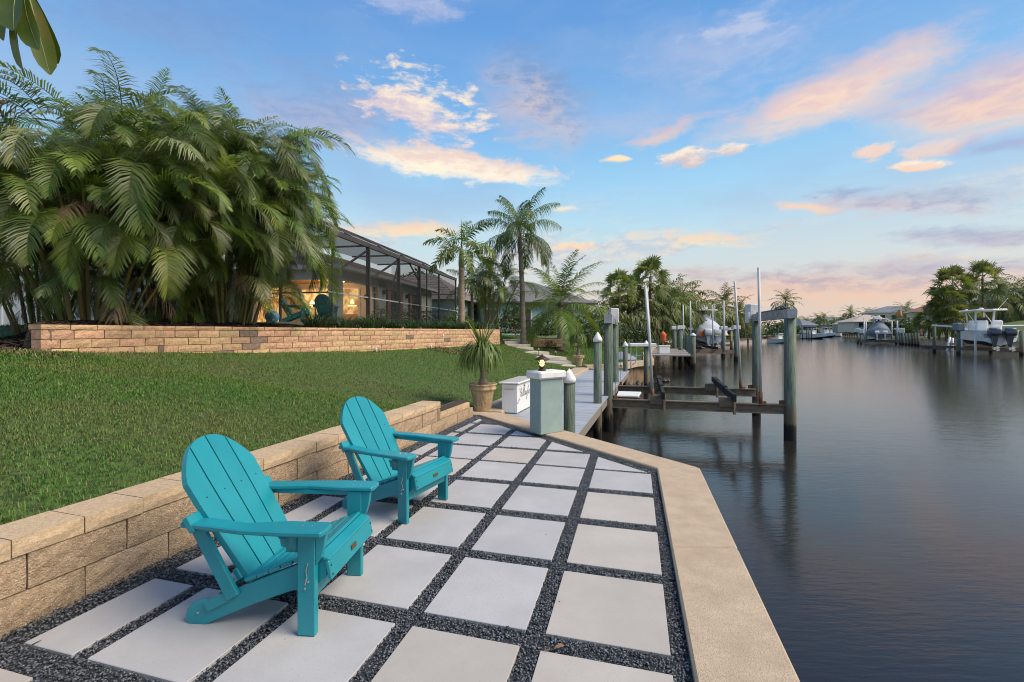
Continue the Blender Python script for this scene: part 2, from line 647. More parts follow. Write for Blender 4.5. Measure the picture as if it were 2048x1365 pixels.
W8 = (.78, .78, .76)
MT = dict(
    paver=mat('paver_porcelain', (.435, .43, .43), (.355, .348, .346), rough=.75, scale=2.6, lo=.3, hi=.75, bump=.12, bscale=160, orand=.05, fleck=((.30, .30, .31), 130, .63), bdist=.004),
    paver_warm=mat('warm_paver_porcelain', (.44, .41, .37), (.37, .335, .30), rough=.75, scale=2.6, lo=.3, hi=.75, bump=.12, bscale=160, orand=.06, fleck=((.36, .34, .32), 120, .62), bdist=.004),
    gravel=mat('dark_gravel', (.060, .067, .080), (.13, .14, .155), rough=.55, scale=30, island=.75),
    bed=mat('gravel_bed', (.022, .025, .030), (.05, .055, .062), rough=.9, scale=60, bump=.8, bscale=120),
    cap=mat('sandy_concrete', (.56, .44, .305), (.42, .315, .21), rough=.92, scale=7, detail=8, lo=.3, hi=.72, bump=.7, bscale=170, fleck=((.33, .265, .20), 230, .53), bdist=.008),
    block=mat('split_face_block', (.56, .40, .245), (.34, .225, .135), rough=.95, scale=34, detail=8, lo=.34, hi=.68, bump=1.0, bscale=90, orand=.1, fleck=((.70, .60, .47), 170, .58), bdist=.024),
    capblock=mat('wall_cap_block', (.56, .42, .265), (.43, .305, .185), rough=.92, scale=40, bump=.7, bscale=110, orand=.08, fleck=((.30, .2, .13), 120, .62), bdist=.01),
    brick=mat('tan_wall_block', (.66, .42, .25), (.48, .295, .17), rough=.95, scale=13, lo=.35, hi=.65, bump=1.0, bscale=36, orand=.16, hue=.016, bdist=.03),
    brick_grey=mat('grey_wall_block', (.30, .215, .155), (.20, .145, .11), rough=.95, scale=13, bump=1.0, bscale=36, orand=.12, bdist=.03),
    joint=mat('dark_joint', (.05, .037, .03), rough=1),
    teal=mat('teal_plastic', (.015, .265, .315), (.011, .225, .272), rough=.33, scale=2.5, bump=.06, bscale=240, orand=.03, bdist=.003),
    teal_dark=mat('dark_teal_plastic', (.012, .13, .14), rough=.5),
    steel=mat('steel', (.6, .58, .55), rough=.3, metal=1),
    plaque=mat('bronze_plaque', (.10, .06, .035), (.16, .10, .06), rough=.45, scale=60, metal=.4),
    green=piling_mat(),
    white=mat('white_paint', W8, (.68, .68, .66), rough=.5, scale=7, bump=.1, bscale=40, bdist=.003),
    dirty_white=mat('dirty_white_paint', (.70, .69, .68), (.45, .44, .44), rough=.6, scale=9, lo=.45, hi=.75, bump=.2, bscale=60),
    gel=mat('white_gelcoat', (.80, .80, .79), rough=.2, coat=.4),
    deck=mat('grey_decking', (.37, .40, .44), (.30, .33, .37), rough=.6, scale=4, stretch=(1, 12, 12), orand=.08, bump=.15, bscale=30, bstretch=(2, 30, 30)),
    deckwood=mat('weathered_dock_wood', (.30, .27, .24), (.2, .17, .145), rough=.85, scale=5, stretch=(1, 10, 10), orand=.15, bump=.3, bscale=20),
    timber=mat('wet_timber', (.115, .085, .06), (.06, .045, .034), rough=.85, scale=5, stretch=(1, 1, 6), bump=.4, bscale=25),
    stucco=mat('sage_stucco', (.275, .365, .345), (.235, .315, .30), rough=.9, scale=5, bump=.35, bscale=80, bdist=.006),
    alum=mat('weathered_aluminium', (.42, .43, .45), (.30, .30, .31), rough=.5, scale=6, metal=.35, bump=.15, bscale=30),
    beam=mat('rusty_cradle_beam', (.215, .165, .115), (.13, .095, .065), rough=.75, scale=6, stretch=(1, 1, 3), bump=.3, bscale=30),
    rust=mat('rust', (.23, .09, .04), (.13, .05, .025), rough=.9, scale=14, bump=.4, bscale=50),
    black=mat('black_carpet', (.012, .012, .014), (.022, .022, .025), rough=.95, scale=40, bump=.4, bscale=150),
    pvc=mat('white_pvc_pole', (.52, .54, .545), (.34, .355, .36), rough=.45, scale=3, stretch=(1, 1, .5), lo=.4, hi=.8),
    cable=mat('grey_cable', (.12, .11, .10), rough=.6),
    terracotta=mat('sandstone_pot', (.56, .42, .25), (.36, .25, .135), rough=.9, scale=9, stretch=(1, 1, .35), lo=.4, hi=.62, bump=.9, bscale=16, bstretch=(1, 1, .4), bdist=.03),
    soil=mat('potting_soil', (.03, .02, .014), rough=1),
    path=mat('pale_concrete', (.56, .50, .41), (.47, .42, .34), rough=.9, scale=3, bump=.2, bscale=90),
    lawn=mat('lawn_soil', (.060, .110, .016), (.095, .098, .032), rough=.95, scale=1.6, lo=.45, hi=.75, bump=.6, bscale=45, fleck=((.030, .055, .010), 14, .5)),
    turf=mat('far_turf', (.050, .115, .018), (.085, .105, .030), rough=.95, scale=.5, bump=.4, bscale=8),
    blade=mat('grass_blade', (.084, .192, .022), (.165, .185, .048), rough=.75, scale=.7, lo=.40, hi=.72, island=.42, transl=.25),
    straw=mat('dry_grass_blade', (.20, .16, .07), (.13, .12, .045), rough=.9, scale=2, island=.4),
    mulch=mat('dark_mulch', (.034, .024, .018), (.075, .050, .036), rough=1, scale=30, bump=.8, bscale=60),
    chip=mat('mulch_chip', (.080, .052, .036), (.030, .020, .015), rough=.95, scale=20, island=.8),
    bark=mat('grey_palm_bark', (.27, .225, .18), (.17, .135, .105), rough=.95, scale=3, stretch=(1, 1, 6), bump=.8, bscale=6, bstretch=(1, 1, 9), orand=.1),
    bark_warm=mat('ringed_palm_bark', (.34, .25, .17), (.22, .16, .12), rough=.9, scale=3, stretch=(.6, .6, 5), bump=.6, bscale=5, bstretch=(.5, .5, 8)),
    boot=mat('booted_palm_bark', (.22, .145, .085), (.12, .08, .05), rough=1, scale=8, bump=1, bscale=14, orand=.15, bdist=.05),
    cane=mat('areca_cane', (.14, .155, .045), (.25, .165, .055), rough=.55, scale=2.2, stretch=(2, 2, 1), lo=.4, hi=.7, bump=.3, bscale=3, bstretch=(.3, .3, 7), orand=.25, hue=.03),
    shaft=mat('green_crownshaft', (.17, .24, .10), (.24, .26, .13), rough=.5, scale=3, stretch=(4, 4, .6)),
    frond=mat('palm_leaf', (.105, .175, .026), (.170, .200, .048), rough=.42, scale=1.3, orand=.4, island=.25, transl=.36, hue=.022),
    frond_dark=mat('dark_palm_leaf', (.080, .140, .024), (.125, .16, .038), rough=.45, scale=1.3, orand=.35, island=.25, transl=.32, hue=.02),
    frond_grey=mat('grey_green_palm_leaf', (.14, .175, .065), (.20, .21, .095), rough=.42, scale=1.5, orand=.35, island=.25, transl=.3, hue=.02),
    frond_far=mat('far_palm_leaf', (.098, .145, .030), (.18, .185, .062), rough=.6, scale=.9, orand=.3, island=.35, transl=.2, hue=.025),
    frond_fan=mat('cabbage_palm_leaf', (.115, .160, .038), (.22, .215, .085), rough=.5, scale=.9, orand=.2, island=.35, transl=.3, hue=.015),
    dead=mat('dead_palm_leaf', (.25, .17, .10), (.16, .11, .07), rough=.9, scale=3, orand=.3, island=.3, transl=.1),
    pony=mat('ponytail_leaf', (.105, .175, .034), (.16, .20, .050), rough=.5, scale=1.5, island=.35, transl=.25),
    strap=mat('strappy_leaf', (.038, .082, .026), (.060, .10, .036), rough=.5, scale=2, orand=.2, island=.4, transl=.15),
    leaf=mat('shrub_leaf', (.040, .080, .020), (.070, .105, .028), rough=.5, scale=1.5, orand=.25, island=.45, transl=.2),
    leaf_yel=mat('yellow_green_leaf', (.16, .19, .035), (.08, .13, .025), rough=.5, scale=6, island=.45, transl=.25),
    leaf_red=mat('bronze_leaf', (.12, .058, .024), (.07, .08, .026), rough=.5, scale=3, island=.45, transl=.2),
    leaf_big=mat('big_oblong_leaf', (.085, .135, .022), (.165, .145, .022), rough=.45, scale=7, lo=.42, hi=.7, orand=.2, transl=.3),
    rib=mat('leaf_midrib', (.26, .30, .14), rough=.5),
    wall=mat('grey_green_stucco', (.30, .335, .315), (.27, .305, .285), rough=.9, scale=2, bump=.2, bscale=40),
    soffit=mat('wood_soffit', (.40, .22, .11), (.30, .16, .08), rough=.6, scale=3, stretch=(1, 14, 1)),
    rooftile=mat('grey_brown_roof_tile', (.22, .185, .165), (.15, .125, .115), rough=.9, scale=4, orand=.18, bump=.4, bscale=20),
    bronze=mat('bronze_cage_frame', (.040, .036, .035), (.055, .05, .047), rough=.5, scale=4),
    glassdark=mat('dark_window', (.02, .025, .028), rough=.08, spec=.6),
    curtain=mat('brown_curtain', (.22, .12, .07), (.15, .08, .05), rough=.9, scale=3, stretch=(12, 12, .3)),
    teal_wall=mat('aqua_house_wall', (.34, .46, .43), rough=.9, bump=.2, bscale=20),
    greyroof=mat('grey_roof', (.16, .155, .15), (.11, .108, .105), rough=.9, scale=2.5, stretch=(1, 1, 6), bump=.5, bscale=3, bstretch=(.3, .3, 9)),
    redroof=mat('red_tile_roof', (.36, .11, .06), (.25, .08, .05), rough=.9, scale=3),
    whiteroof=mat('pale_roof', (.46, .39, .33), (.38, .32, .28), rough=.85, scale=2),
    blueroof=mat('blue_grey_roof', (.17, .19, .22), (.13, .145, .17), rough=.85, scale=2),
    creamwall=mat('cream_house_wall', (.60, .56, .46), rough=.9, bump=.1, bscale=10),
    greywall=mat('grey_house_wall', (.34, .36, .38), rough=.9, bump=.1, bscale=10),
    fence=mat('white_vinyl', (.56, .59, .63), (.50, .53, .57), rough=.5, scale=2),
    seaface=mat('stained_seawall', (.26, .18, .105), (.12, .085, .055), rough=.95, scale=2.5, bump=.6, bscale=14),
    tanwall=mat('tan_seawall', (.60, .44, .29), (.42, .28, .17), rough=.95, scale=1.2, bump=.5, bscale=8),
    rock=mat('riprap_rock', (.12, .10, .085), (.06, .055, .05), rough=.95, scale=3, island=.4, bump=.5, bscale=10),
    hullblue=mat('dark_bottom_paint', (.03, .045, .07), rough=.5),
    hullred=mat('dark_red_bottom_paint', (.17, .015, .022), rough=.4),
    motor=mat('graphite_cowling', (.045, .06, .08), (.03, .04, .055), rough=.22, coat=.5, scale=2),
    motor_w=mat('pale_cowling', (.55, .56, .57), rough=.3, coat=.3),
    tarp=mat('slate_boat_cover', (.12, .155, .20), (.17, .185, .21), rough=.75, scale=2.2, bump=.35, bscale=5, bdist=.06),
    tarp_w=mat('pale_boat_cover', (.52, .56, .64), (.45, .49, .58), rough=.7, scale=2.2, bump=.3, bscale=5, bdist=.05),
    orange=mat('orange_fabric', (.60, .11, .03), rough=.7),
    pink=mat('faded_pink_canvas', (.50, .25, .20), (.40, .20, .17), rough=.9, scale=4),
    grey=mat('grey_plastic', (.20, .22, .24), rough=.6),
    darkgrey=mat('dark_grey_rubber', (.035, .04, .048), rough=.7),
    yellow=mat('yellow_rope', (.6, .42, .10), rough=.8),
    tan=mat('tan_wood', (.45, .30, .15), rough=.8),
    lamp_iron=mat('dark_bronze_lamp', (.05, .03, .02), rough=.5, metal=.4),
    ink=mat('dark_lettering', (.03, .035, .04), rough=.6),
)
def glass_mat():
    m = bpy.data.materials.new('window_glass')
    m.use_nodes = True
    t = m.node_tree
    t.nodes.clear()
    tr, gl = t.nodes.new('ShaderNodeBsdfTransparent'), t.nodes.new('ShaderNodeBsdfGlossy')
    gl.inputs['Roughness'].default_value = .05
    mx, o = t.nodes.new('ShaderNodeMixShader'), t.nodes.new('ShaderNodeOutputMaterial')
    mx.inputs[0].default_value = .12
    t.links.new(tr.outputs[0], mx.inputs[1])
    t.links.new(gl.outputs[0], mx.inputs[2])
    t.links.new(mx.outputs[0], o.inputs[0])
    return m
def screen_mat(op, name, col=(.045, .045, .048)):
    """insect mesh: too fine to see its threads, so part of the light passes straight through"""
    m = bpy.data.materials.new(name)
    m.use_nodes = True
    t = m.node_tree
    t.nodes.clear()
    tr, df = t.nodes.new('ShaderNodeBsdfTransparent'), t.nodes.new('ShaderNodeBsdfDiffuse')
    df.inputs[0].default_value = (*col, 1)
    mx, o = t.nodes.new('ShaderNodeMixShader'), t.nodes.new('ShaderNodeOutputMaterial')
    mx.inputs[0].default_value = op
    t.links.new(tr.outputs[0], mx.inputs[1])
    t.links.new(df.outputs[0], mx.inputs[2])
    t.links.new(mx.outputs[0], o.inputs[0])
    return m
def water_mat():
    m = bpy.data.materials.new('canal_water')
    m.use_nodes = True
    t = m.node_tree
    N, L = t.nodes, t.links
    b = N['Principled BSDF']
    b.inputs['Base Color'].default_value = (.017, .0163, .0160, 1)
    b.inputs['Roughness'].default_value = .13
    b.inputs['IOR'].default_value = 1.42
    tcn = N.new('ShaderNodeTexCoord')
    hs = []
    for sc, st, rot, det in ((1.6, (.55, 1.5, 1), 20, 3), (11.0, (.35, 1.8, 1), 12, 3)):
        mp = N.new('ShaderNodeMapping')
        mp.inputs['Scale'].default_value = st
        mp.inputs['Rotation'].default_value = (0, 0, R(rot))
        n = N.new('ShaderNodeTexNoise')
        n.inputs['Scale'].default_value = sc
        n.inputs['Detail'].default_value = det
        L.new(tcn.outputs['Object'], mp.inputs[0])
        L.new(mp.outputs[0], n.inputs['Vector'])
        hs.append(n.outputs[0])
    bp, bq = N.new('ShaderNodeBump'), N.new('ShaderNodeBump')
    bp.inputs['Strength'].default_value, bp.inputs['Distance'].default_value = .10, .05
    bq.inputs['Strength'].default_value, bq.inputs['Distance'].default_value = .22, .012
    L.new(hs[0], bp.inputs['Height'])
    L.new(hs[1], bq.inputs['Height'])
    L.new(bp.outputs[0], bq.inputs['Normal'])
    L.new(bq.outputs[0], b.inputs['Normal'])
    return m
MT['glass'] = glass_mat()
MT['screen'] = screen_mat(.34, 'cage_screen')
MT['screen_roof'] = screen_mat(.66, 'cage_roof_screen', (.055, .058, .066))
MT['screen_far'] = screen_mat(.6, 'far_screen', (.10, .105, .11))
MT['water'] = water_mat()
MT['glow'] = emit('warm_room_light', (1.0, .60, .20), .85, (.50, .22, .06), 3.5, (1, 1, .7))
MT['glow_hi'] = emit('bright_room_light', (1.0, .66, .26), 2.2)
MT['bulb'] = emit('lit_bulb', (1.0, .44, .09), 6.0)
MT['downlight'] = emit('lit_downlight', (1.0, .6, .3), 12.0)
MT['string'] = emit('lit_string_bulb', (1.0, .6, .2), 5.0)
# ================================================================== terrain
ZW = -0.87                                   # water level
GA = 0.2647                                  # heading of the patio grid and of the dock
GC, GS = math.cos(GA), math.sin(GA)
OX, OY = -.5434, 2.3996


def uv(u, v, z=0.0):
    return Vector((OX + u * GC + v * GS, OY - u * GS + v * GC, z))


WD = Vector((.302, .953, 0)).normalized()    # low wall direction
WP = Vector((-2.51, 2.23, 0))                # low wall face at s = 0
LB = [(3.0, 18.5), (4.4, 18.8), (5.6, 20.8), (6.6, 21.6), (9, 30), (13, 42), (18, 56), (27, 75), (45, 105), (75, 145), (115, 190), (150, 230), (190, 290)]
RB = [(92, 10), (80, 25), (70, 46), (62, 55), (60, 61), (67, 74), (73, 82), (90, 110), (110, 140), (150, 190), (200, 240), (235, 290)]
U0, U1, U2 = Vector((-7.25, 7.0, 0)), Vector((-6.85, 8.96, 0)), Vector((-.61, 23.27, 0))   # upper wall face


def xb(Y):
    if Y <= 8.0:
        return WP.x + WD.x / WD.y * (Y - WP.y) - .27
    if Y <= 18.5:
        return float(np.interp(Y, [8.0, 8.4, 18.5], [-.95, -.75, 2.46]))
    return float(np.interp(Y, [p[1] for p in LB], [p[0] for p in LB])) - .02


def xw(Y):
    if Y < 7:
        return -7.25 - (7 - Y) * .3
    return float(np.interp(Y, [7.0, 8.96, 23.27], [-7.25, -6.85, -.61]))


def sm(t):
    t = min(1, max(0, t))
    return t * t * (3 - 2 * t)


def hl(x, Y):
    """lower lawn"""
    e, w = xb(Y), xw(min(Y, 23.27))
    if 18 < Y:
        e = min(e, 2.5 + .28 * (Y - 18.5))
        x = min(x, e)
    ze = .43 + (.05 - .43) * sm((Y - 6.3) / 1.7)
    zt = float(np.interp(Y, [0, 7, 8.96, 10.9, 12.7, 13.9, 17.3, 23], [1.32, 1.19, 1.09, 1.0, .95, .9, .87, .86]))
    t = (e - x) / (e - w)
    z = ze + (zt - ze) * (t if t < 1 else 1 + (t - 1) * .25)
    if Y > 23.3:
        z = min(z, .95) + .33 * sm((Y - 24.3) / .8) * sm((3.4 - x) / 1.2)
    return z


def ht(x, Y):
    """terrace behind the upper wall"""
    z = 1.56 + .012 * max(0, xw(Y) - x)
    if x < -7.2 and Y < 10.5:                  # the bed runs out to the lawn beyond the wall's return
        q = (x + 7.25) * .5 + (Y - 7.0) * .86
        w = .04 + 1.7 * sm((-7.85 - x) / .5)
        z = 1.2 + (z - 1.2) * sm((q + .02) / w)
    return z


def strip(rows, cols, fn):
    vs, fs = [], []
    nc = len(cols)
    for j, Y in enumerate(rows):
        a, b = fn[0](Y), fn[1](Y)
        for t in cols:
            x = a + (b - a) * t
            vs.append((x, Y, fn[2](x, Y)))
    for j in range(len(rows) - 1):
        for i in range(nc - 1):
            k = j * nc + i
            fs.append((k, k + nc, k + nc + 1, k + 1))
    return vs, fs


lawn = MB()
lawn.add(*strip(list(np.linspace(-8, 7.0, 40)), list(np.linspace(0, 1, 30) ** 1.3), (xb, lambda Y: -28.0, hl)))
lawn.add(*strip(list(np.linspace(7.0, 8.0, 8)) + [8.01] + list(np.linspace(8.1, 23.27, 50)), list(np.linspace(0, 1, 26)), (xb, lambda Y: xw(Y) - .02, hl)))
lawn.add(*strip(list(np.linspace(23.27, 46, 36)), list(np.linspace(0, 1, 40) ** 1.6), (xb, lambda Y: -40.0, hl)))
lawn_o = lawn.build('lawn', MT['lawn'], smooth=True)
tag(lawn_o, kind='structure')
terr = MB()
terr.add(*strip(list(np.linspace(7.0, 9.6, 40)) + list(np.linspace(9.8, 23.27, 24)), list(np.linspace(0, 1, 80) ** 2.4), (lambda Y: xw(Y) - .18, lambda Y: -40.0, ht)))
tag(terr.build('terrace_ground', MT['lawn'], smooth=True), kind='structure')
# land beyond: both banks and the head of the canal
g = MB()
rows = [46, 60, 75, 90, 105, 125, 145, 170, 190, 210, 230, 260, 290]
g.add(*strip(rows, [0, .02, .05, .1, .2, .4, 1], (xb, lambda Y: -400.0, lambda x, Y: .1 + .9 * sm((xb(Y) - x) / 12))))
xr = lambda Y: float(np.interp(Y, [p[1] for p in RB], [p[0] for p in RB])) + .02
rowr = [10, 25, 36, 46, 50, 55, 58, 61, 67, 74, 82, 95, 110, 125, 140, 165, 190, 215, 240, 265, 290]
g.add(*strip(rowr, [0, .015, .03, .06, .1, .2, 1], (xr, lambda Y: 600.0, lambda x, Y: .42 + (.9 + 2.0 * sm((112 - Y) / 28)) * sm((x - xr(Y) - 1) / 14))))
g.add(*strip([290, 300, 330, 600, 3000], [0, .3, .47, .48, .49, .5, .51, .52, .53, .54, .56, .6, .7, 1], (lambda Y: -3000.0, lambda Y: 3600.0, lambda x, Y: .3 if Y < 295 else 1.0)))
g.add([(-40, -60, .9), (-400, -60, .9), (-400, 46, 1.2), (-40, 46, 1.2)], [(0, 3, 2, 1)])
tag(g.build('ground', MT['turf'], smooth=True), kind='structure')
wm = MB().add([(-600, -300, ZW), (4000, -300, ZW), (4000, 3000, ZW), (-600, 3000, ZW)], [(0, 1, 2, 3)])
tag(wm.build('canal_water', MT['water']), kind='structure')


# ================================================================== patio
def clip(poly, n, d):
    """keep n.p <= d"""
    out = []
    for i in range(len(poly)):
        p, q = poly[i], poly[(i + 1) % len(poly)]
        a, b = n[0] * p[0] + n[1] * p[1] - d, n[0] * q[0] + n[1] * q[1] - d
        if a <= 0:
            out.append(p)
        if (a < 0 < b) or (b < 0 < a):
            t = a / (a - b)
            out.append((p[0] + (q[0] - p[0]) * t, p[1] + (q[1] - p[1]) * t))
    return out


DP, DQ = on(956.7, 832.7), on(1310, 942)     # inner edge of the diagonal cap
dd = (DP - DQ).normalized()
dn = Vector((-dd.y, dd.x, 0))
if dn.dot(Vector((0, 0, 0)) - DP) > 0:
    dn = -dn                                 # points to the water
wl = Vector((-WD.y, WD.x, 0))                # points from the patio into the lawn
patio = obj('patio', MB().prism([tuple(uv(-4.2, -5.2)[:2]), tuple(uv(1.47, -5.2)[:2]), tuple((DQ + dn * .05)[:2]), tuple((DP + dn * .05)[:2]), (-1.0, 8.2)], -.4, -.017).mesh('patio', MT['bed']))
tag(patio, kind='structure')
colsU = [(-3.95, -3.38), (-3.29, -2.72), (-2.63, -2.06), (-1.97, -1.376), (-1.285, -.70), (-.61, -.04), (.05, .622), (.715, 1.315)]
rowsV = [(-5.0, -4.4), (-4.3, -3.7), (-3.6, -2.97), (-2.86, -2.24), (-2.13, -1.51), (-1.40, -.80), (-.672, -.056), (.057, .687), (.785, 1.41), (1.527, 2.152), (2.26, 2.86),
         (2.90, 3.475), (3.555, 4.165), (4.245, 4.86), (4.95, 5.58)]
pavers2d = []
for (u0, u1) in colsU:
    for (v0, v1) in rowsV:
        poly = [tuple(uv(a, b)[:2]) for a, b in ((u0 + .004, v0 + .006), (u1 - .004, v0 + .006), (u1 - .004, v1 - .006), (u0 + .004, v1 - .006))]
        poly = clip(poly, dn[:2], dn.dot(DP) - .11)
        poly = clip(poly, wl[:2], wl.dot(WP) - .15)
        if len(poly) < 3:
            continue
        ar = abs(sum(poly[i][0] * poly[(i + 1) % len(poly)][1] - poly[(i + 1) % len(poly)][0] * poly[i][1] for i in range(len(poly)))) / 2
        if ar < .02:
            continue
        cx, cy = sum(p[0] for p in poly) / len(poly), sum(p[1] for p in poly) / len(poly)
        dz = random.uniform(-.002, .002)
        pts = [(p[0] - cx, p[1] - cy) for p in poly]
        MB().prism(pts, -.045, dz).build('paver', MT['paver_warm' if random.random() < .22 else 'paver'], patio, bevel=.0025, loc=(cx, cy, 0))
        pavers2d.append(poly)

# loose dark gravel in the joints: real stones
P = []
for i in range(len(rowsV)):
    pass
N0 = 400000
uu = rng.uniform(-4.1, 1.435, N0)
vv = rng.uniform(-1.9, 6.1, N0)
X = OX + uu * GC + vv * GS
Y = OY - uu * GS + vv * GC
keep = (X * dn.x + Y * dn.y < dn.dot(DP) + .005) & (X * wl.x + Y * wl.y < wl.dot(WP) + .01) & (Y > .9)
for poly in pavers2d:
    cx, cy = np.mean([p[0] for p in poly]), np.mean([p[1] for p in poly])
    ins = np.ones(N0, bool)
    for i in range(len(poly)):
        p, q = poly[i], poly[(i + 1) % len(poly)]
        ex, ey = q[0] - p[0], q[1] - p[1]
        ln = math.hypot(ex, ey)
        if ln < 1e-6:
            continue
        sgn = np.sign(ex * (cy - p[1]) - ey * (cx - p[0]))
        ins &= sgn * (ex * (Y - p[1]) - ey * (X - p[0])) / ln > -.003
    keep &= ~(ins & (rng.random(N0) > .0012))
X, Y = X[keep], Y[keep]
n = len(X)
octa = np.array([(1, 0, 0), (-1, 0, 0), (0, 1, 0), (0, -1, 0), (0, 0, 1), (0, 0, -1)], float)
oct_f = np.array([(0, 2, 4), (2, 1, 4), (1, 3, 4), (3, 0, 4), (2, 0, 5), (1, 2, 5), (3, 1, 5), (0, 3, 5)])
near_wall = np.clip((X * wl.x + Y * wl.y - wl.dot(WP) + .16) / .16, 0, 1)
size = rng.uniform(.0034, .0074, n) * (1 + .09 * Y)
V = octa[None] * rng.uniform(.6, 1.25, (n, 6, 1)) * (size[:, None, None] * np.stack([rng.uniform(.7, 1.4, n), rng.uniform(.7, 1.3, n), rng.uniform(.4, .8, n)], 1)[:, None])
ang = rng.uniform(0, 6.28, n)
ca, sa = np.cos(ang)[:, None], np.sin(ang)[:, None]
til = rng.uniform(-.6, .6, n)[:, None]
x1, y1, z1 = V[..., 0], V[..., 1], V[..., 2]
z2, x2 = z1 * np.cos(til) + x1 * np.sin(til), x1 * np.cos(til) - z1 * np.sin(til)
V = np.stack([x2 * ca - y1 * sa + X[:, None], x2 * sa + y1 * ca + Y[:, None], z2 + (-.0085 + rng.uniform(-.005, .007, n) + near_wall * .02)[:, None]], -1)
gr = obj('gravel', np_mesh('gravel', V.reshape(-1, 3), (np.arange(n)[:, None, None] * 6 + oct_f[None]).reshape(-1, 3), MT['gravel']))
tag(gr, 'dark blue-grey gravel filling the joints between the patio pavers', 'gravel', kind='stuff')


# ================================================================== block walls
def block_mesh(name, m, L, D, H, seed, rough=.012, nx=5, nz=3, mort=.003):
    """split-faced block: rough front (-y), flat top; front grid bulges"""
    r = np.random.default_rng(seed)
    hx, hz = L / 2 - mort, H / 2 - mort * .6
    b = MB()
    vs, fs = [], []
    for k in range(nz):
        for i in range(nx):
            x, z = -hx + 2 * hx * i / (nx - 1), -hz + 2 * hz * k / (nz - 1)
            rim = i in (0, nx - 1) or k in (0, nz - 1)
            y = (.006 if rim else -.004) + r.uniform(-rough, rough) * (.45 if rim else 1)
            vs.append((x, y, z))
    for k in range(nz - 1):
        for i in range(nx - 1):
            a = k * nx + i
            fs.append((a, a + 1, a + nx + 1, a + nx))
    bi = len(vs)
    vs += [(-hx, D, -hz), (hx, D, -hz), (hx, D, hz), (-hx, D, hz)]
    fs.append((bi + 1, bi, bi + 3, bi + 2))
    fs.append(tuple([(nz - 1) * nx + i for i in range(nx)] + [bi + 2, bi + 3]))
    fs.append(tuple([i for i in range(nx - 1, -1, -1)] + [bi, bi + 1]))
    fs.append(tuple([k * nx for k in range(nz - 1, -1, -1)][::-1] + [bi + 3, bi])[::-1])
    fs.append(tuple([k * nx + nx - 1 for k in range(nz)] + [bi + 2, bi + 1]))
    b.add(vs, fs)
    return b.mesh(name, m)


BLK = [block_mesh('block', MT['block'], .46, .28, .19, i, .008, 6, 4, .004) for i in range(6)]
CAPB = [block_mesh('cap_block', MT['capblock'], .305, .30, .095, 20 + i, .0025, 4, 3, .003) for i in range(5)]
low = thing('low_retaining_wall', 'low tan split-face block wall with smooth capping beside the paved patio', 'retaining wall', WP, math.atan2(WD.y, WD.x))


def lay(parent, meshes, L, s0, s1, z, off, name, y=0.0, dz=0.0):
    """one course of blocks between s0 and s1, joints at off + k*L"""
    k = math.floor((s0 - off) / L)
    while True:
        a, b = off + k * L, off + (k + 1) * L
        k += 1
        if a >= s1 - .02:
            break
        a2, b2 = max(a, s0), min(b, s1)
        if b2 - a2 < .04:
            continue
        o = obj(name, random.choice(meshes), parent, ((a2 + b2) / 2, y + random.uniform(-.004, .004), z + random.uniform(-.0015, .0015)), (0, 0, random.uniform(-.008, .008)))
        o.scale = ((b2 - a2) / L * 1.0, 1, 1)


# in the wall's frame x runs along it and -y faces the patio
lay(low, BLK, .46, -5.2, 6.05, .085, .354, 'block')
lay(low, BLK, .46, -5.2, 4.77, .277, .105, 'block')
lay(low, CAPB, .305, -5.2, 4.77, .419, .344 - .305, 'cap_block', y=-.012)
lay(low, CAPB, .305, 4.78, 5.98, .229, 4.78, 'cap_block', y=.03)
MB().box((.4, .16, .16), (11.2, .14, .30)).build('core', MT['joint'], low)

UPB = [block_mesh('block', MT['brick'], .457, .2, .15, 40 + i, .008, 5, 3, .0085) for i in range(6)]
UPG = [block_mesh('block', MT['brick_grey'], .457, .2, .15, 60 + i, .008, 5, 3, .0085) for i in range(2)]
UPC = [block_mesh('cap_block', MT['brick'], .40, .26, .085, 80 + i, .005, 5, 3, .007) for i in range(4)]
mixU = UPB * 5 + UPG
ZT = 1.62
for (A, B, nm, lab, off) in ((U0, U1, 'a', 'curved end of the tan block terrace wall under the palm clumps', 0.0), (U1, U2, 'b', 'long straight run of tan block terrace wall below the house', .2)):
    d = B - A
    t = thing('terrace_retaining_wall', lab, 'retaining wall', A, math.atan2(d.y, d.x))
    Lw = d.length
    lay(t, UPC, .40, 0, Lw, ZT - .042, off, 'cap_block', y=-.006)
    for c in range(5):
        z = ZT - .085 - .075 - .15 * c
        lay(t, mixU, .457, 0, Lw, z, off + (c % 2) * .2285 + c * .03, 'block')
    MB().box((Lw / 2, .12, ZT - .5), (Lw - .04, .1, .9)).build('core', MT['joint'], t)
    if nm == 'a':
        # the short return at the near end
        for c in range(4):
            z = ZT - .042 if c == 0 else ZT - .085 - .075 - .15 * (c - 1)
            o = obj('cap_block' if c == 0 else 'block', (UPC if c == 0 else UPG)[c % 2], t, (.125, .33, z), (0, 0, R(-108.6)))
            o.scale = (1.62 if c == 0 else 1.42, .6, 1)
# small white landscape lights at the foot of the terrace wall
for px, py, Yd in ((751, 699, 14.5), (861, 693.5, 17.2), (935, 690, 19.6), (885, 672, 17.9)):
    p = at(px, py, Yd) + Vector((.06, -.1, 0))
    f = thing('garden_spotlight', 'small white garden spotlight on the face of the terrace wall', 'spotlight', p, group='wall spotlights')
    MB().lathe([(.03, 0), (.055, .015), (.05, .04), (.03, .05)], n=10).build('housing', MT['white'], f, rot=(R(75), 0, R(-60)))
    MB().box((0, .03, -.06), (.02, .05, .16)).build('bracket', MT['white'], f)

# ================================================================== seawall with its cap
sw = thing('seawall', 'sandy concrete seawall capping around the patio and dock', 'seawall')


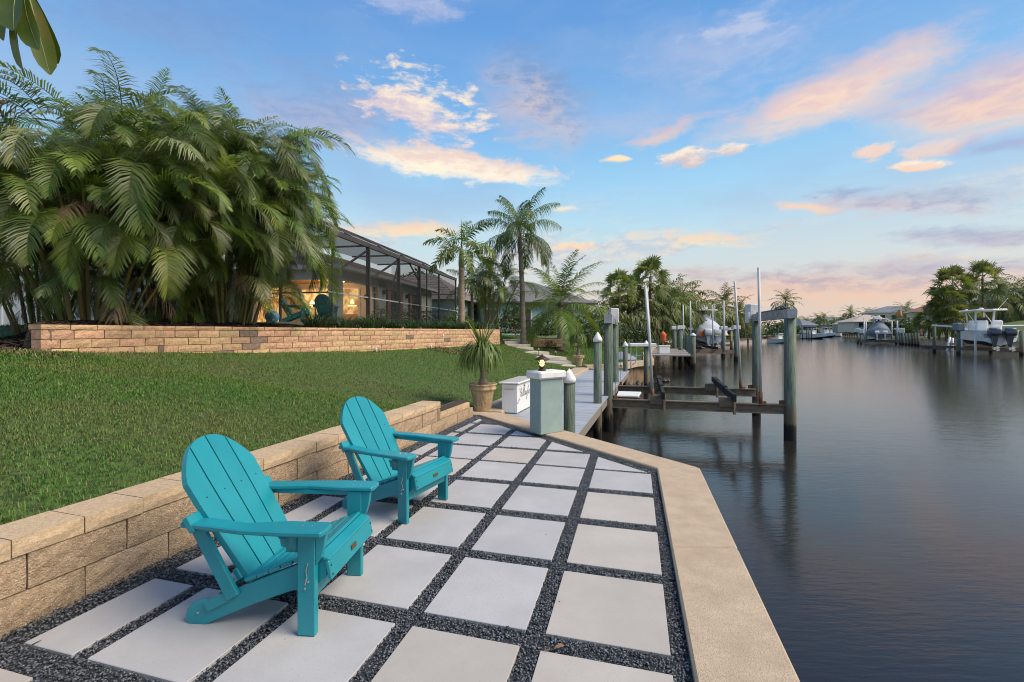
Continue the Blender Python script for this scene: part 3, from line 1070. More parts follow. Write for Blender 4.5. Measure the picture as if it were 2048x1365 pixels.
def capseg(a, b, c, d, z0=-.16, z1=.035, name='cap'):
    MB().prism([tuple(p[:2]) for p in (a, b, c, d)], z0, z1).build(name, MT['cap'], sw, bevel=.012)


cw = .40
R0, R1 = uv(1.432, -5.5), DQ.copy() + (uv(.02, 0) - uv(0, 0))
corner_o = R1 + (uv(1.41 + cw, 0) - uv(1.41, 0)) * 1.0
# outer corner: meet of the outer right edge with the outer diagonal edge
o1, o2 = uv(1.425 + cw, -5.5), uv(1.425 + cw, 3)
q1, q2 = DQ + dn * cw, DP + dn * cw
den = (o2 - o1).x * (q2 - q1).y - (o2 - o1).y * (q2 - q1).x
tt = ((q1 - o1).x * (q2 - q1).y - (q1 - o1).y * (q2 - q1).x) / den
OC = o1 + (o2 - o1) * tt
cuts = [0, .33, .55, .78, 1.0]
for t0_, t1_ in zip(cuts[:-1], cuts[1:]):
    e_ = .0006 if t1_ < 1 else 0
    capseg(R0.lerp(R1, t0_ + .0006), o1.lerp(OC, t0_ + .0006), o1.lerp(OC, t1_ - e_), R0.lerp(R1, t1_ - e_))
CE = Vector((-.187, 8.3, 0))                 # where the dock-side cap edge starts
C2 = Vector((.312, .95, 0)).normalized()
c2n = Vector((-C2.y, C2.x, 0))
CX = CE + Vector((.02, -.06, 0))
for t0_, t1_ in ((.002, .42), (.424, .74), (.744, 1.0)):
    capseg(R1.lerp(DP, t0_), OC.lerp(CX, t0_), OC.lerp(CX, t1_), R1.lerp(DP, t1_))
capseg(DP + Vector((-.35, .12, 0)), DP, CE, CE + c2n * .57, z1=.031)
E2 = CE + C2 * 10.72
capseg(CE + c2n * .57, CE, E2, E2 + c2n * .57, z1=.055)
capseg(E2 + c2n * .57, E2 + Vector((.05, -.42, 0)), Vector((4.5, 18.35, 0)), Vector((4.4, 18.85, 0)), z1=.05)
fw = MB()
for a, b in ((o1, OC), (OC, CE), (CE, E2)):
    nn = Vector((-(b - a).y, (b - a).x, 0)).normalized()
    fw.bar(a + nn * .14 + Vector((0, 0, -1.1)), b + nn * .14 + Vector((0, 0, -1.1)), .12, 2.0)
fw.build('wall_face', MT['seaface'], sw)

# ================================================================== dock
dock = thing('dock', 'grey plank dock along the seawall with timber joists', 'dock')
DR = Vector((.97, 6.85, 0))                  # front corner on the water side
DZ = -.02
Lmax = 11.6
pw, gap = .14, .006
k = 0
s = -1.2
while s < Lmax:
    poly = []
    c0 = DR + C2 * s
    a = 1.62
    pr = [c0 + c2n * -.02, c0 + c2n * a, c0 + C2 * pw + c2n * a, c0 + C2 * pw + c2n * -.02]
    poly = [tuple(p[:2]) for p in pr]
    poly = clip(poly, (-dn.x, -dn.y), -(dn.dot(DP) + cw + .012))
    poly = clip(poly, tuple(c2n[:2]), c2n.dot(CE) - .012)
    if len(poly) >= 3:
        cx, cy = sum(p[0] for p in poly) / len(poly), sum(p[1] for p in poly) / len(poly)
        ang = math.atan2(c2n.y, c2n.x)
        ca, sa = math.cos(-ang), math.sin(-ang)
        loc = [((p[0] - cx) * ca - (p[1] - cy) * sa, (p[0] - cx) * sa + (p[1] - cy) * ca) for p in poly]
        MB().prism(loc, -.03, random.uniform(-.0015, .0015)).build('plank', MT['deck'], dock, loc=(cx, cy, DZ), rot=(0, 0, ang))
    s += pw + gap
jb = MB()
jb.bar(DR + C2 * .0 + Vector((0, 0, -.14)) + c2n * .03, DR + C2 * Lmax + Vector((0, 0, -.14)) + c2n * .03, .05, .2)
jb.build('edge_joist', MT['deckwood'], dock)
jb = MB()
jb.bar(DR + C2 * .6 + Vector((0, 0, -.16)) + c2n * .8, DR + C2 * Lmax + Vector((0, 0, -.16)) + c2n * .8, .06, .2)
jb.build('joist', MT['timber'], dock)


def piling(parent, name, p, top, r=.1, cap=True, lean=(0, 0), zb=-2.2):
    p = Vector(p)
    pl = MB().tube([(p.x, p.y, zb), (p.x + lean[0] * .5, p.y + lean[1] * .5, (top + zb) / 2), (p.x + lean[0], p.y + lean[1], top)], [r * 1.03, r, r * .97], 14)
    o = obj(name, pl.mesh(name, MT['green'], True), parent)
    if cap:
        c = MB().lathe([(r * 1.12, -.02), (r * 1.14, .04), (r * .55, .13), (.006, .19)], (p.x + lean[0], p.y + lean[1], top), 14).mesh('cap', MT['white'], True)
        obj('cap', c, o)
    return o


def pile_thing(lab, p, top, r=.1, cap=True, group=None, name='dock_piling', lean=(0, 0)):
    p = Vector(p)
    t = thing(name, lab, 'piling', (p.x, p.y, ZW), group=group)
    o = MB().tube([(0, 0, -1.4), (lean[0] * .5, lean[1] * .5, (top - ZW) / 2), (lean[0], lean[1], top - ZW)], [r * 1.03, r, r * .97], 14).build('pile', MT['green'], t, True)
    if cap:
        MB().lathe([(r * 1.12, -.02), (r * 1.14, .04), (r * .55, .13), (.006, .19)], (lean[0], lean[1], top - ZW), 14).build('cap', MT['white'], t, True)
    return t


pile_thing('short dark piling with white cone cap right behind the sage lamp pillar', (.862, 6.83, 0), .76, .088)
pile_thing('tall green piling with white cone cap at the dock edge', (1.83, 9.72, 0), 1.31, .088)
pile_thing('green piling with white cone cap at the far end of the dock', (4.38, 17.6, 0), .95, .092)

# ================================================================== lamp pillar
px_dir = Vector((.82, .573, 0)).normalized()
pil = thing('lamp_pillar', 'sage green stucco pillar with chunky white cap on the seawall corner', 'pillar', (.409, 6.465, .035), math.atan2(px_dir.y, px_dir.x))
MB().box((.205, .13, .395), (.41, .26, .79)).build('shaft', MT['stucco'], pil, bevel=.006)
MB().box((.205, .13, .845), (.50, .35, .11)).build('cap', MT['white'], pil, bevel=.022)
lm = thing('post_lantern', 'small lit lantern glowing warm on top of the sage pillar', 'lantern', Vector((.409, 6.465, .937)) + px_dir * .12 + Vector((-px_dir.y, px_dir.x, 0)) * .12)
MB().lathe([(.055, 0), (.055, .02), (.03, .035), (.05, .05), (.05, .06)], n=14).build('base', MT['lamp_iron'], lm, True)
gl = MB().lathe([(.052, .06), (.060, .09), (.060, .15), (.050, .165)], n=14).build('glass', MT['glass'], lm, True)
MB().lathe([(.014, .065), (.034, .085), (.038, .11), (.024, .145), (.004, .158)], n=12).build('bulb', MT['bulb'], lm, True)
for a in range(4):
    x, y = .064 * math.cos(a * 1.571 + .4), .064 * math.sin(a * 1.571 + .4)
    MB().tube([(x, y, .055), (x, y, .17)], .003, 5).build('cage_bar', MT['lamp_iron'], lm)
MB().lathe([(.064, .098), (.067, .103), (.064, .108)], n=14).build('cage_ring', MT['lamp_iron'], lm, True)
MB().lathe([(.11, .162), (.108, .17), (.045, .205), (.012, .225), (.006, .24)], n=14).build('hat', MT['lamp_iron'], lm, True)
pl = bpy.data.lights.new('lantern_light', 'POINT')
pl.energy = 40
pl.color = (1, .55, .2)
pl.shadow_soft_size = .045
plo = bpy.data.objects.new('lantern_light', pl)
COL.objects.link(plo)
plo.parent = lm
plo.location = (0, 0, .11)

# ================================================================== steps
st = thing('garden_steps', 'pale concrete garden steps climbing the lawn beside the terrace wall', 'steps')
SR = [(2.60, 18.55, .13), (2.52, 19.2, .26), (2.42, 20.2, .38), (1.80, 21.9, .54), (1.10, 23.3, .70), (.98, 23.9, .85), (.86, 24.6, 1.0), (.75, 25.3, 1.10)]
for i, (x, y, z) in enumerate(SR):
    nx_, ny_, _ = SR[min(i + 1, len(SR) - 1)]
    if i == len(SR) - 1:
        nx_, ny_ = x - .1, y + 1.6
    fr, bk = Vector((x, y, 0)), Vector((nx_, ny_, 0))
    lf = Vector((-1.25, -.42, 0))
    ex = (bk - fr).normalized() * .03
    MB().prism([tuple(p[:2]) for p in (fr, bk + ex, bk + ex + lf, fr + lf)], z - .35, z).build('step', MT['path'], st, bevel=.01)
sm_w = thing('side_retaining_wall', 'short reddish block wall beside the steps under the coconut palm', 'retaining wall', (.92, 24.75, 0), R(-2))
for c in range(3):
    lay(sm_w, UPB, .457, 0, 1.85, 1.12 - .06 - .15 * c, (c % 2) * .22, 'block')
for i, zt in enumerate((1.0, .9)):
    lay(sm_w, UPB, .457, 1.9 + i * .46, 2.3 + i * .46, zt - .08, 1.9 + i * .46, 'block')
MB().box((.92, .14, .95), (1.8, .1, .3)).build('core', MT['joint'], sm_w)
for px, py in ((1077, 705), (1111, 705)):
    p = at(px, py, 21.6)
    zl = hl(p.x, p.y)
    sl = thing('path_light', 'small dark path light on a stake beside the garden steps', 'path light', (p.x, p.y, zl), group='path lights')
    MB().tube([(0, 0, 0), (0, 0, .26)], .012, 6).build('stake', MT['lamp_iron'], sl)
    MB().lathe([(.05, .24), (.055, .26), (.02, .30), (.004, .31)], n=10).build('shade', MT['alum'], sl)


# ================================================================== planters
def planter(lab, p, h, r, seed, trunk_h, spread, hang, nl, flab):
    t = thing('flower_pot', lab, 'pot', p)
    MB().lathe([(r * .58, 0), (r * .60, .02), (r * .82, h * .72), (r * .85, h * .76), (r * .98, h * .80), (r * 1.0, h * .84), (r * .93, h * .90), (r * .98, h * .95),
                (r * 1.04, h * .98), (r * 1.0, h), (r * .9, h), (r * .86, h * .93)], n=28).build('pot_body', MT['terracotta'], t, True)
    MB().lathe([(r * .87, h * .90), (r * .3, h * .93), (.02, h * .94)], n=16).build('soil', MT['soil'], t)
    q = thing('ponytail_palm', flab, 'palm', (p[0], p[1], p[2] + h * .92))
    r_ = np.random.default_rng(seed)
    pts, rr = [], []
    for i in range(8):
        a = i / 7
        pts.append((.015 * math.sin(a * 5), .01 * math.cos(a * 4), a * trunk_h))
        rr.append((.075 * (1 - a) ** 2 + .026))
    MB().tube(pts, rr, 9).build('trunk', MT['bark'], q, True)
    V, Fc = [], []
    for i in range(nl):
        a = r_.uniform(0, 6.283)
        up = r_.uniform(.15, 1.25)
        Ln = r_.uniform(.7, 1.15) * hang
        d = np.array([math.cos(a), math.sin(a), 0])
        pos = np.array([pts[-1][0], pts[-1][1], trunk_h + r_.uniform(-.05, .03)])
        ang = up
        w = r_.uniform(.005, .009) * (1 + hang)
        sd_ = np.array([-math.sin(a), math.cos(a), 0])
        nseg = 7
        tgt = r_.uniform(-1.75, -1.35)
        stiff = r_.random() < .07
        for k_ in range(nseg + 1):
            f_ = k_ / nseg
            ww = w * (1 - f_ ** 3) + .0008
            V += [pos - sd_ * ww, pos + sd_ * ww]
            ang2 = up + (tgt - up) * min(1, (f_ * 1.5) ** 1.1) if not stiff else 1.2 - f_ * .5
            stp = Ln / nseg
            pos = pos + (d * math.cos(ang2) * spread + np.array([0, 0, math.sin(ang2)])) * stp
            if k_ < nseg:
                b = len(V) - 2
                Fc.append((b, b + 1, b + 3, b + 2))
    obj('foliage', np_mesh('foliage', np.array(V), np.array(Fc), MT['pony']), q)
    return t


planter('large carved sandstone pot on the seawall corner beside the white deck box', (-.55, 8.53, .035), .50, .265, 3, .62, .95, .78, 420, 'ponytail palm with weeping foliage in the pot by the deck box')
planter('sandstone pot at the foot of the garden steps', (2.80, 19.3, .05), .46, .27, 5, .78, .9, .72, 300, 'ponytail palm in the pot at the foot of the garden steps')

# ================================================================== deck box
bx = thing('deck_box', 'white deck box with script lettering standing on the dock', 'deck box', (.099, 8.40, DZ), math.atan2(.943, .334))
# x along the long side, +y towards the lawn
MB().box((.55, .155, .285), (1.10, .31, .53)).build('body', MT['gel'], bx, bevel=.008)
MB().box((.55, .155, .575), (1.20, .40, .035)).build('lid', MT['gel'], bx, bevel=.012)
MB().box((.55, .155, .555), (1.14, .35, .012)).build('gasket', MT['grey'], bx)
hd = MB()
hd.tube([(0, .06, .46), (-.03, .07, .46), (-.03, .24, .46), (0, .25, .46)], .008, 6)
hd.build('handle', MT['steel'], bx)
MB().box((.40, -.004, .50), (.045, .012, .06)).build('latch', MT['steel'], bx, bevel=.003)
MB().box((.40, -.010, .485), (.02, .02, .02)).build('padlock', MT['lamp_iron'], bx)
for x in (.06, 1.04):
    MB().box((x, .155, .01), (.10, .28, .02)).build('foot', MT['grey'], bx)
# the script lettering: Yellowfin
def strokes(lines, w=.0036):
    b = MB()
    for ln in lines:
        P_ = [Vector(p) for p in ln]
        # smooth with Catmull-Rom
        Q = []
        for i in range(len(P_) - 1):
            p0, p1, p2, p3 = P_[max(i - 1, 0)], P_[i], P_[i + 1], P_[min(i + 2, len(P_) - 1)]
            for t_ in (0, .25, .5, .75):
                Q.append(.5 * ((2 * p1) + (p2 - p0) * t_ + (2 * p0 - 5 * p1 + 4 * p2 - p3) * t_ ** 2 + (3 * p1 - p0 - 3 * p2 + p3) * t_ ** 3))
        Q.append(P_[-1])
        vs, fs = [], []
        for i, q in enumerate(Q):
            t_ = (Q[min(i + 1, len(Q) - 1)] - Q[max(i - 1, 0)]).normalized()
            nn = Vector((-t_.y, t_.x))
            ww = w * (.55 + .75 * abs(t_.y))
            vs += [(q.x - nn.x * ww, -.003, q.y - nn.y * ww), (q.x + nn.x * ww, -.003, q.y + nn.y * ww)]
            if i:
                k_ = len(vs) - 4
                fs.append((k_, k_ + 1, k_ + 3, k_ + 2))
        b.add(vs, fs)
    return b


def ell(x, h):
    return [(x, .0), (x + .05, .06), (x + .075, h), (x + .05, h - .01), (x + .03, .04), (x + .045, -.005), (x + .07, .01)]


tx = [
    [(-.01, .13), (.02, .16), (.04, .10), (.06, .08), (.10, .12), (.13, .17), (.09, .05), (.04, -.06), (-.02, -.11), (-.06, -.09), (-.02, -.06), (.05, -.03)],   # Y
    [(.10, .02), (.16, .05), (.15, .085), (.125, .06), (.13, .01), (.155, -.005), (.18, .02)],                                                             # e
    ell(.19, .15), ell(.25, .15),                                                                                                                         # l l
    [(.36, .08), (.33, .06), (.335, .01), (.36, .0), (.38, .04), (.365, .08), (.40, .07)],                                                                # o
    [(.40, .08), (.405, .01), (.43, .0), (.45, .07), (.455, .01), (.48, .0), (.50, .08)],                                                                 # w
    [(.50, .0), (.55, .08), (.57, .16), (.55, .15), (.53, .02), (.50, -.09), (.53, -.07), (.55, .0)],                                                     # f
    [(.575, .08), (.58, .01), (.60, .0), (.61, .03)], [(.597, .118), (.602, .126)],                                                                       # i
    [(.62, .08), (.62, .0), (.64, .06), (.66, .08), (.67, .02), (.69, .0)],                                                                               # n
]
tx = [[(x * .95 + .09 + z * .30, z * 1.0 + .30) for x, z in ln] for ln in tx]
strokes(tx).build('lettering', MT['ink'], bx)


# ================================================================== lounge chairs
def make_chair(name, label, group, m, loc, heading):
    t = thing(name, label, 'chair', loc, heading, group)
    # front legs with a curved bracket under the arm
    for s in (-1, 1):
        y = s * .2785
        lg = MB().box((0, y, .262), (.092, .036, .524)).build('leg', m, t, bevel=.005)
        br = [(.046, .52), (.10, .52), (.098, .49), (.09, .44), (.075, .39), (.052, .355), (.046, .35)]
        MB().plate(br, y - .014, y + .014).build('bracket', m, lg, bevel=.003)
        # slender steel hook and bolts
        sc = MB()
        yo = y + s * .019
        sc.tube([(.012, yo, .365), (.004, yo + s * .006, .33), (.006, yo, .29), (-.004, yo, .255)], .003, 5)
        sc.build('hook', MT['steel'], lg)
        for (x_, z_) in ((.012, .27), (-.005, .235)):
            MB().lathe([(.007, 0), (.005, .004)], n=8).build('bolt', MT['steel'], lg, loc=(x_, yo, z_), rot=(R(90) * -s, 0, 0))
        # arm
        yy = s * .315
        arm = [(.115, yy - .062), (.125, yy - .03), (.122, yy + .045), (.10, yy + .068), (-.10, yy + .066), (-.30, yy + s * .01 + .035), (-.48, yy - s * .02 + .042), (-.60, yy - s * .035 + .046), (-.64, yy - s * .035 + .02),
               (-.64, yy - s * .035 - .045), (-.48, yy - s * .02 - .05), (-.30, yy - .055 + s * .005), (-.08, yy - .066)]
        am = MB().prism(arm, .524, .550).build('arm', m, t, bevel=.006)
        for x_ in (-.02, .03, -.58):
            MB().lathe([(.006, 0), (.005, .0015)], n=8).build('screw', MT['steel'], am, loc=(x_, yy - s * (.035 if x_ < -.1 else .02), .550))
        MB().box((-.28, y + s * .0, .509), (.66, .024, .028)).build('arm_rail', m, am, bevel=.003)
        # side rail: from the seat front down to a rounded rear foot
        rl = [(.085, .375), (.085, .275), (.04, .235), (-.10, .195), (-.30, .118), (-.50, .03), (-.56, .0), (-.655, .0), (-.672, .03), (-.665, .07), (-.635, .105), (-.595, .122), (-.55, .125), (-.50, .135),
              (-.42, .175), (-.32, .225), (-.20, .275), (-.08, .325), (.02, .362)]
        y2 = s * .236
        ra = MB().plate(rl, y2 - .016, y2 + .016).build('side_rail', m, t, bevel=.004)
        MB().bar((-.55, y2 + s * .024, .098), (-.42, y2 + s * .024, .165), .016, .05, (0, 0, 1)).build('foot_block', m, ra, bevel=.003)
        MB().lathe([(.008, 0), (.006, .005)], n=8).build('bolt', MT['steel'], ra, loc=(-.60, y2 + s * .016, .062), rot=(R(90) * -s, 0, 0))
        # back post
        MB().bar((-.40, s * .262, .155), (-.605, s * .262, .525), .024, .07, (1, 0, 0)).build('back_post', m, t, bevel=.004)
    # seat slats, dished
    xs = [(.012, .372), (-.058, .345), (-.126, .316), (-.192, .289), (-.256, .263), (-.318, .239)]
    for i, (x, z) in enumerate(xs):
        MB().box((x, 0, z + .011), (.063, .515, .020), rot=Matrix.Rotation(R(-22), 3, 'Y')).build('seat_slat', m, t, bevel=.004)
    MB().box((.072, 0, .372), (.062, .525, .022), rot=Matrix.Rotation(R(18), 3, 'Y')).build('seat_slat', m, t, bevel=.006)
    ap = MB().box((.100, 0, .312), (.022, .53, .095), rot=Matrix.Rotation(R(-12), 3, 'Y')).build('front_apron', m, t, bevel=.005)
    for y_ in (-.25, .25):
        for z_ in (.29, .335):
            MB().lathe([(.006, 0), (.005, .0015)], n=8).build('screw', MT['ink'], ap, loc=(.113 + (z_ - .312) * -.2, y_, z_), rot=(0, R(78), 0))
    MB().box((.114, 0, .315), (.004, .062, .024), rot=Matrix.Rotation(R(-12), 3, 'Y')).build('plaque', MT['plaque'], ap)
    MB().box((.020, 0, .205), (.024, .522, .062)).build('stretcher', m, t, bevel=.004)
    MB().box((-.47, 0, .165), (.07, .47, .02), rot=Matrix.Rotation(R(-27), 3, 'Y')).build('rear_stretcher', m, t, bevel=.004)
    # back: four slats under one rounded top
    b0, b1 = Vector((-.345, 0, .215)), Vector((-.775, 0, .905))
    bl = (b1 - b0).length
    bd = (b1 - b0).normalized()
    bn = Vector((bd.z, 0, -bd.x))
    M = Matrix(((0, bd.x, bn.x), (1, 0, 0), (0, bd.z, bn.z)))       # slat plane: (across, along, normal)

    def half(tn):
        return .222 + .046 * min(1, tn / .62)

    def top(yn):                              # rounded head
        return bl * (1 - .27 * abs(yn) ** 2.4)
    for i in range(4):
        f0, f1 = -1 + i * .5, -.5 + i * .5
        pts = []
        g_ = .0045
        for k_ in range(5):
            tn = k_ / 4 * .72
            pts.append((f1 * half(tn) - g_, tn * bl))
        nt = 7
        for k_ in range(nt):
            yn = f1 + (f0 - f1) * k_ / (nt - 1)
            tv = top(yn)
            pts.append((yn * half(1.0) + (-g_ if k_ == 0 else g_ if k_ == nt - 1 else 0), tv))
        for k_ in range(4, -1, -1):
            tn = k_ / 4 * .72
            pts.append((f0 * half(tn) + g_, tn * bl))
        n_ = len(pts)
        vs = [b0 + M @ Vector((p[0], p[1], h_)) for h_ in (-.020, .011) for p in pts]
        fs = [tuple(range(n_ - 1, -1, -1)), tuple(range(n_, 2 * n_))] + [(k_, (k_ + 1) % n_, n_ + (k_ + 1) % n_, n_ + k_) for k_ in range(n_)]
        sl = MB().add(vs, fs).build('back_slat', m, t)
        c_ = b0 + M @ Vector(((f0 + f1) / 2 * half(.6), .60 * bl, .0115))
        MB().lathe([(.005, 0), (.004, .001)], n=7).build('screw', MT['ink'], sl, loc=c_, rot=(0, math.atan2(bn.x, bn.z), 0))
    MB().bar(b0 + bd * .50 * bl - bn * .032 + Vector((0, -.335, 0)), b0 + bd * .50 * bl - bn * .032 + Vector((0, .335, 0)), .036, .085, bd).build('back_rail', m, t, bevel=.005)
    MB().bar(b0 + bd * .08 * bl - bn * .028 + Vector((0, -.235, 0)), b0 + bd * .08 * bl - bn * .028 + Vector((0, .235, 0)), .03, .06, bd).build('lower_back_rail', m, t, bevel=.004)
    # swivel cup holder under the near arm
    ch = MB()
    ch.lathe([(.040, 0), (.044, .006), (.047, .05), (.040, .05), (.036, .008)], (-.13, -.215, .415), 14)
    ch.box((-.085, -.255, .452), (.06, .04, .10))
    ch.lathe([(.052, 0), (.056, .006), (.052, .012)], (-.13, -.215, .455), 14)
    ch.build('cup_holder', m, t, True)
    return t


make_chair('adirondack_chair', 'turquoise adirondack chair on the pavers, its feet all showing, front one of the pair', 'turquoise patio chairs', MT['teal'], (-.993, 2.54, .0), R(-4.6))
make_chair('adirondack_chair', 'turquoise adirondack chair half hidden by another chair arm, closer to the dock', 'turquoise patio chairs', MT['teal'], (-.737, 3.83, .0), R(-24.8))
MB().add([(-.05, 0, .003), (0, -.012, .008), (.05, 0, .004), (0, .014, .009)], [(0, 1, 2, 3)])
fl = thing('fallen_leaf', 'curled brown dead leaf lying on a paver joint', 'leaf', on(1118, 1297, .004), .4)
MB().add([(-.03, 0, .004), (-.01, -.012, .012), (.02, -.008, .010), (.032, 0, .004), (.015, .012, .014), (-.012, .010, .008)], [(0, 1, 2, 3, 4, 5)]).build('blade', MT['dead'], fl)
MB().tube([(-.03, 0, .004), (-.055, .01, .004), (-.07, .004, .004)], .0015, 4).build('stalk', MT['dead'], fl)

for i, (xa, ya, xb_, yb_) in enumerate(((64, 1291, 83, 1281), (38, 1285, 52, 1281), (104, 1250, 112, 1246))):
    a_, b_ = on(xa, ya, .004), on(xb_, yb_, .004)
    tw = thing('twig', 'thin dark twig lying on the cut paver by the low wall', 'twig', a_, group='twigs on the paver')
    MB().tube([(0, 0, .002), (b_ - a_) * .5 + Vector((.003, .004, .003)), b_ - a_ + Vector((0, 0, .002))], [.0028, .002, .001], 5).build('stem', MT['soil'], tw)
# ================================================================== vegetation builders
def frond_mesh(name, m, L, n, ll, th0, bend, droop, wid, seed, plumose=0.0, vang=.35, t0=.14, rr=.013, fwd=.75, jit=.12, taper=.5):
    """pinnate palm leaf leaving the origin along +x at elevation th0 and arching over"""
    r = np.random.default_rng(seed)
    T = np.linspace(0, 1, 15)
    th = th0 - bend * T ** 1.35
    seg = L / 14
    X = np.concatenate([[0], np.cumsum(np.cos(th[:-1]) * seg)])
    Z = np.concatenate([[0], np.cumsum(np.sin(th[:-1]) * seg)])
    sway = r.uniform(-.12, .12) * T ** 2 * L
    V, Fq = [], []
    # midrib
    for i in range(15):
        w = rr * (1 - .85 * T[i])
        V += [(X[i], sway[i] - w, Z[i]), (X[i], sway[i] + w, Z[i]), (X[i] - math.sin(th[i]) * w * 1.2, sway[i], Z[i] + math.cos(th[i]) * w * 1.2)]
        if i:
            a = (i - 1) * 3
            for p, q in ((0, 1), (1, 2), (2, 0)):
                Fq.append((a + p, a + q, a + 3 + q, a + 3 + p))
    ts = np.linspace(t0, 1.0, n)
    for side in (-1, 1):
        for t in ts:
            t_ = min(1, t + r.uniform(-.4, .4) / n)
            P = np.array([np.interp(t_, T, X), np.interp(t_, T, sway), np.interp(t_, T, Z)])
            a = np.interp(t_, T, th)
            Tn = np.array([math.cos(a), 0, math.sin(a)])
            Nn = np.array([-math.sin(a), 0, math.cos(a)])
            S = np.array([0, side, 0])
            prof = (.42 + .58 * math.sin(math.pi * min(1, (t_ - t0) / (1 - t0) * .82 + .18)) ** .8) * (1 - (1 - taper) * t_ ** 4)
            l = ll * prof * r.uniform(.85, 1.1)
            va = vang + r.uniform(-jit, jit) + plumose * r.uniform(-1.5, 1.2)
            f = fwd * (.55 + .9 * t_)
            d = Tn * f + S * math.cos(va) + Nn * math.sin(va)
            d /= np.linalg.norm(d)
            wv = Tn - d * Tn.dot(d)
            wv /= np.linalg.norm(wv) + 1e-9
            dr = droop * r.uniform(.7, 1.3)
            m1 = P + d * l * .45 + np.array([0, 0, -dr * l * .14])
            e = P + d * l * .9 + np.array([0, 0, -dr * l * .62])
            b = len(V)
            V += [tuple(P - wv * wid * .3), tuple(P + wv * wid * .3), tuple(m1 - wv * wid * .5), tuple(m1 + wv * wid * .5), tuple(e - wv * wid * .12), tuple(e + wv * wid * .12)]
            Fq += [(b, b + 1, b + 3, b + 2), (b + 2, b + 3, b + 5, b + 4)]
    return np_mesh(name, np.array(V), np.array(Fq), m)


def fan_arrays(r, stalk, rad, nseg, th0, droop):
    """one fan leaf of a cabbage palm, leaving the origin along +x"""
    V, Fq = [], []
    d = np.array([math.cos(th0), 0, math.sin(th0)])
    P = d * stalk
    ro = r.uniform(-1.2, 1.2)
    s0, u0 = np.array([0, 1, 0]), np.array([-math.sin(th0), 0, math.cos(th0)])
    sd = s0 * math.cos(ro) + u0 * math.sin(ro)
    up = u0 * math.cos(ro) - s0 * math.sin(ro)
    V += [tuple(-sd * .015), tuple(sd * .015), tuple(P + sd * .012), tuple(P - sd * .012)]
    Fq.append((0, 1, 2, 3))
    for i in range(nseg):
        a = (i / (nseg - 1) - .5) * 4.3
        dr = d * math.cos(a) + sd * math.sin(a) + up * (.22 * abs(math.sin(a)) + r.uniform(-.08, .08))
        dr /= np.linalg.norm(dr)
        l = rad * (1 - .22 * abs(a) / 2.1) * r.uniform(.85, 1.08)
        w = np.cross(dr, up)
        w /= np.linalg.norm(w) + 1e-9
        wd = rad * .055
        m1 = P + dr * l * .55 + np.array([0, 0, -droop * l * .05])
        e = P + dr * l * .95 + np.array([0, 0, -droop * l * r.uniform(.25, .6)])
        b = len(V)
        V += [tuple(P - w * wd * .25), tuple(P + w * wd * .25), tuple(m1 - w * wd), tuple(m1 + w * wd), tuple(e - w * wd * .15), tuple(e + w * wd * .15)]
        Fq += [(b, b + 1, b + 3, b + 2), (b + 2, b + 3, b + 5, b + 4)]
    return np.array(V), np.array(Fq)


def trunk_tube(pts, r0, r1, n=10, swell=0.0, rings=0, r=None):
    P_, rad = [], []
    pts = [Vector(p) for p in pts]
    N_ = max(10, rings)
    for i in range(N_ + 1):
        t = i / N_
        k = t * (len(pts) - 1)
        j = min(int(k), len(pts) - 2)
        p = pts[j].lerp(pts[j + 1], k - j)
        P_.append(p)
        rad.append((r0 + (r1 - r0) * t + swell * max(0, 1 - t * 7)) * (1 + (.05 if i % 2 else -.03) * (rings > 0)))
    return MB().tube(P_, rad, n)


# leaf families, one mesh per elevation
def family(m, L, n, ll, bendk, droop, wid, seed, **kw):
    fam = []
    for i, e in enumerate((80, 62, 45, 28, 10, -12, -35)):
        for k in range(2):
            fam.append((e, frond_mesh('frond', m, L * (1 - .0015 * abs(e - 30)), n, ll, R(e), R(bendk * (.5 + .5 * math.cos(R(e * .9))) + (8 if k else -6)), droop, wid, seed + i * 7 + k, **kw)))
    return fam


FAM_ARECA = family(MT['frond'], 2.15, 46, .58, 102, .65, .026, 100, vang=.55, jit=.2)
FAM_ARECA2 = family(MT['frond_dark'], 2.15, 44, .60, 108, .8, .026, 200, vang=.45, jit=.25)
FAM_GREY = family(MT['frond_grey'], 2.2, 42, .62, 112, 1.0, .025, 300, vang=.4, jit=.3)
FAM_DEAD = family(MT['dead'], 1.7, 24, .5, 60, 1.6, .022, 400, vang=-.2, jit=.6)
FAM_FOX = family(MT['frond'], 2.3, 52, .52, 80, .4, .05, 500, plumose=.8)
FAM_QUEEN = family(MT['frond_dark'], 3.0, 60, .70, 100, 1.5, .036, 600, plumose=.35, vang=.1)
FAM_COCO = family(MT['frond'], 3.4, 40, .85, 66, .7, .044, 700, vang=.3, fwd=.8)


def pick(fam, e):
    es = sorted(fam, key=lambda p: abs(p[0] - e) + random.uniform(0, 9))
    return es[0]


def put_frond(parent, fam, p, e, a, s=1.0):
    e0, me = pick(fam, e)
    o = obj('frond', me, parent, p, (random.uniform(-.14, .14), R(e0 - e) * .7, a))
    o.scale = (s, s * random.uniform(.9, 1.1), s)
    return o


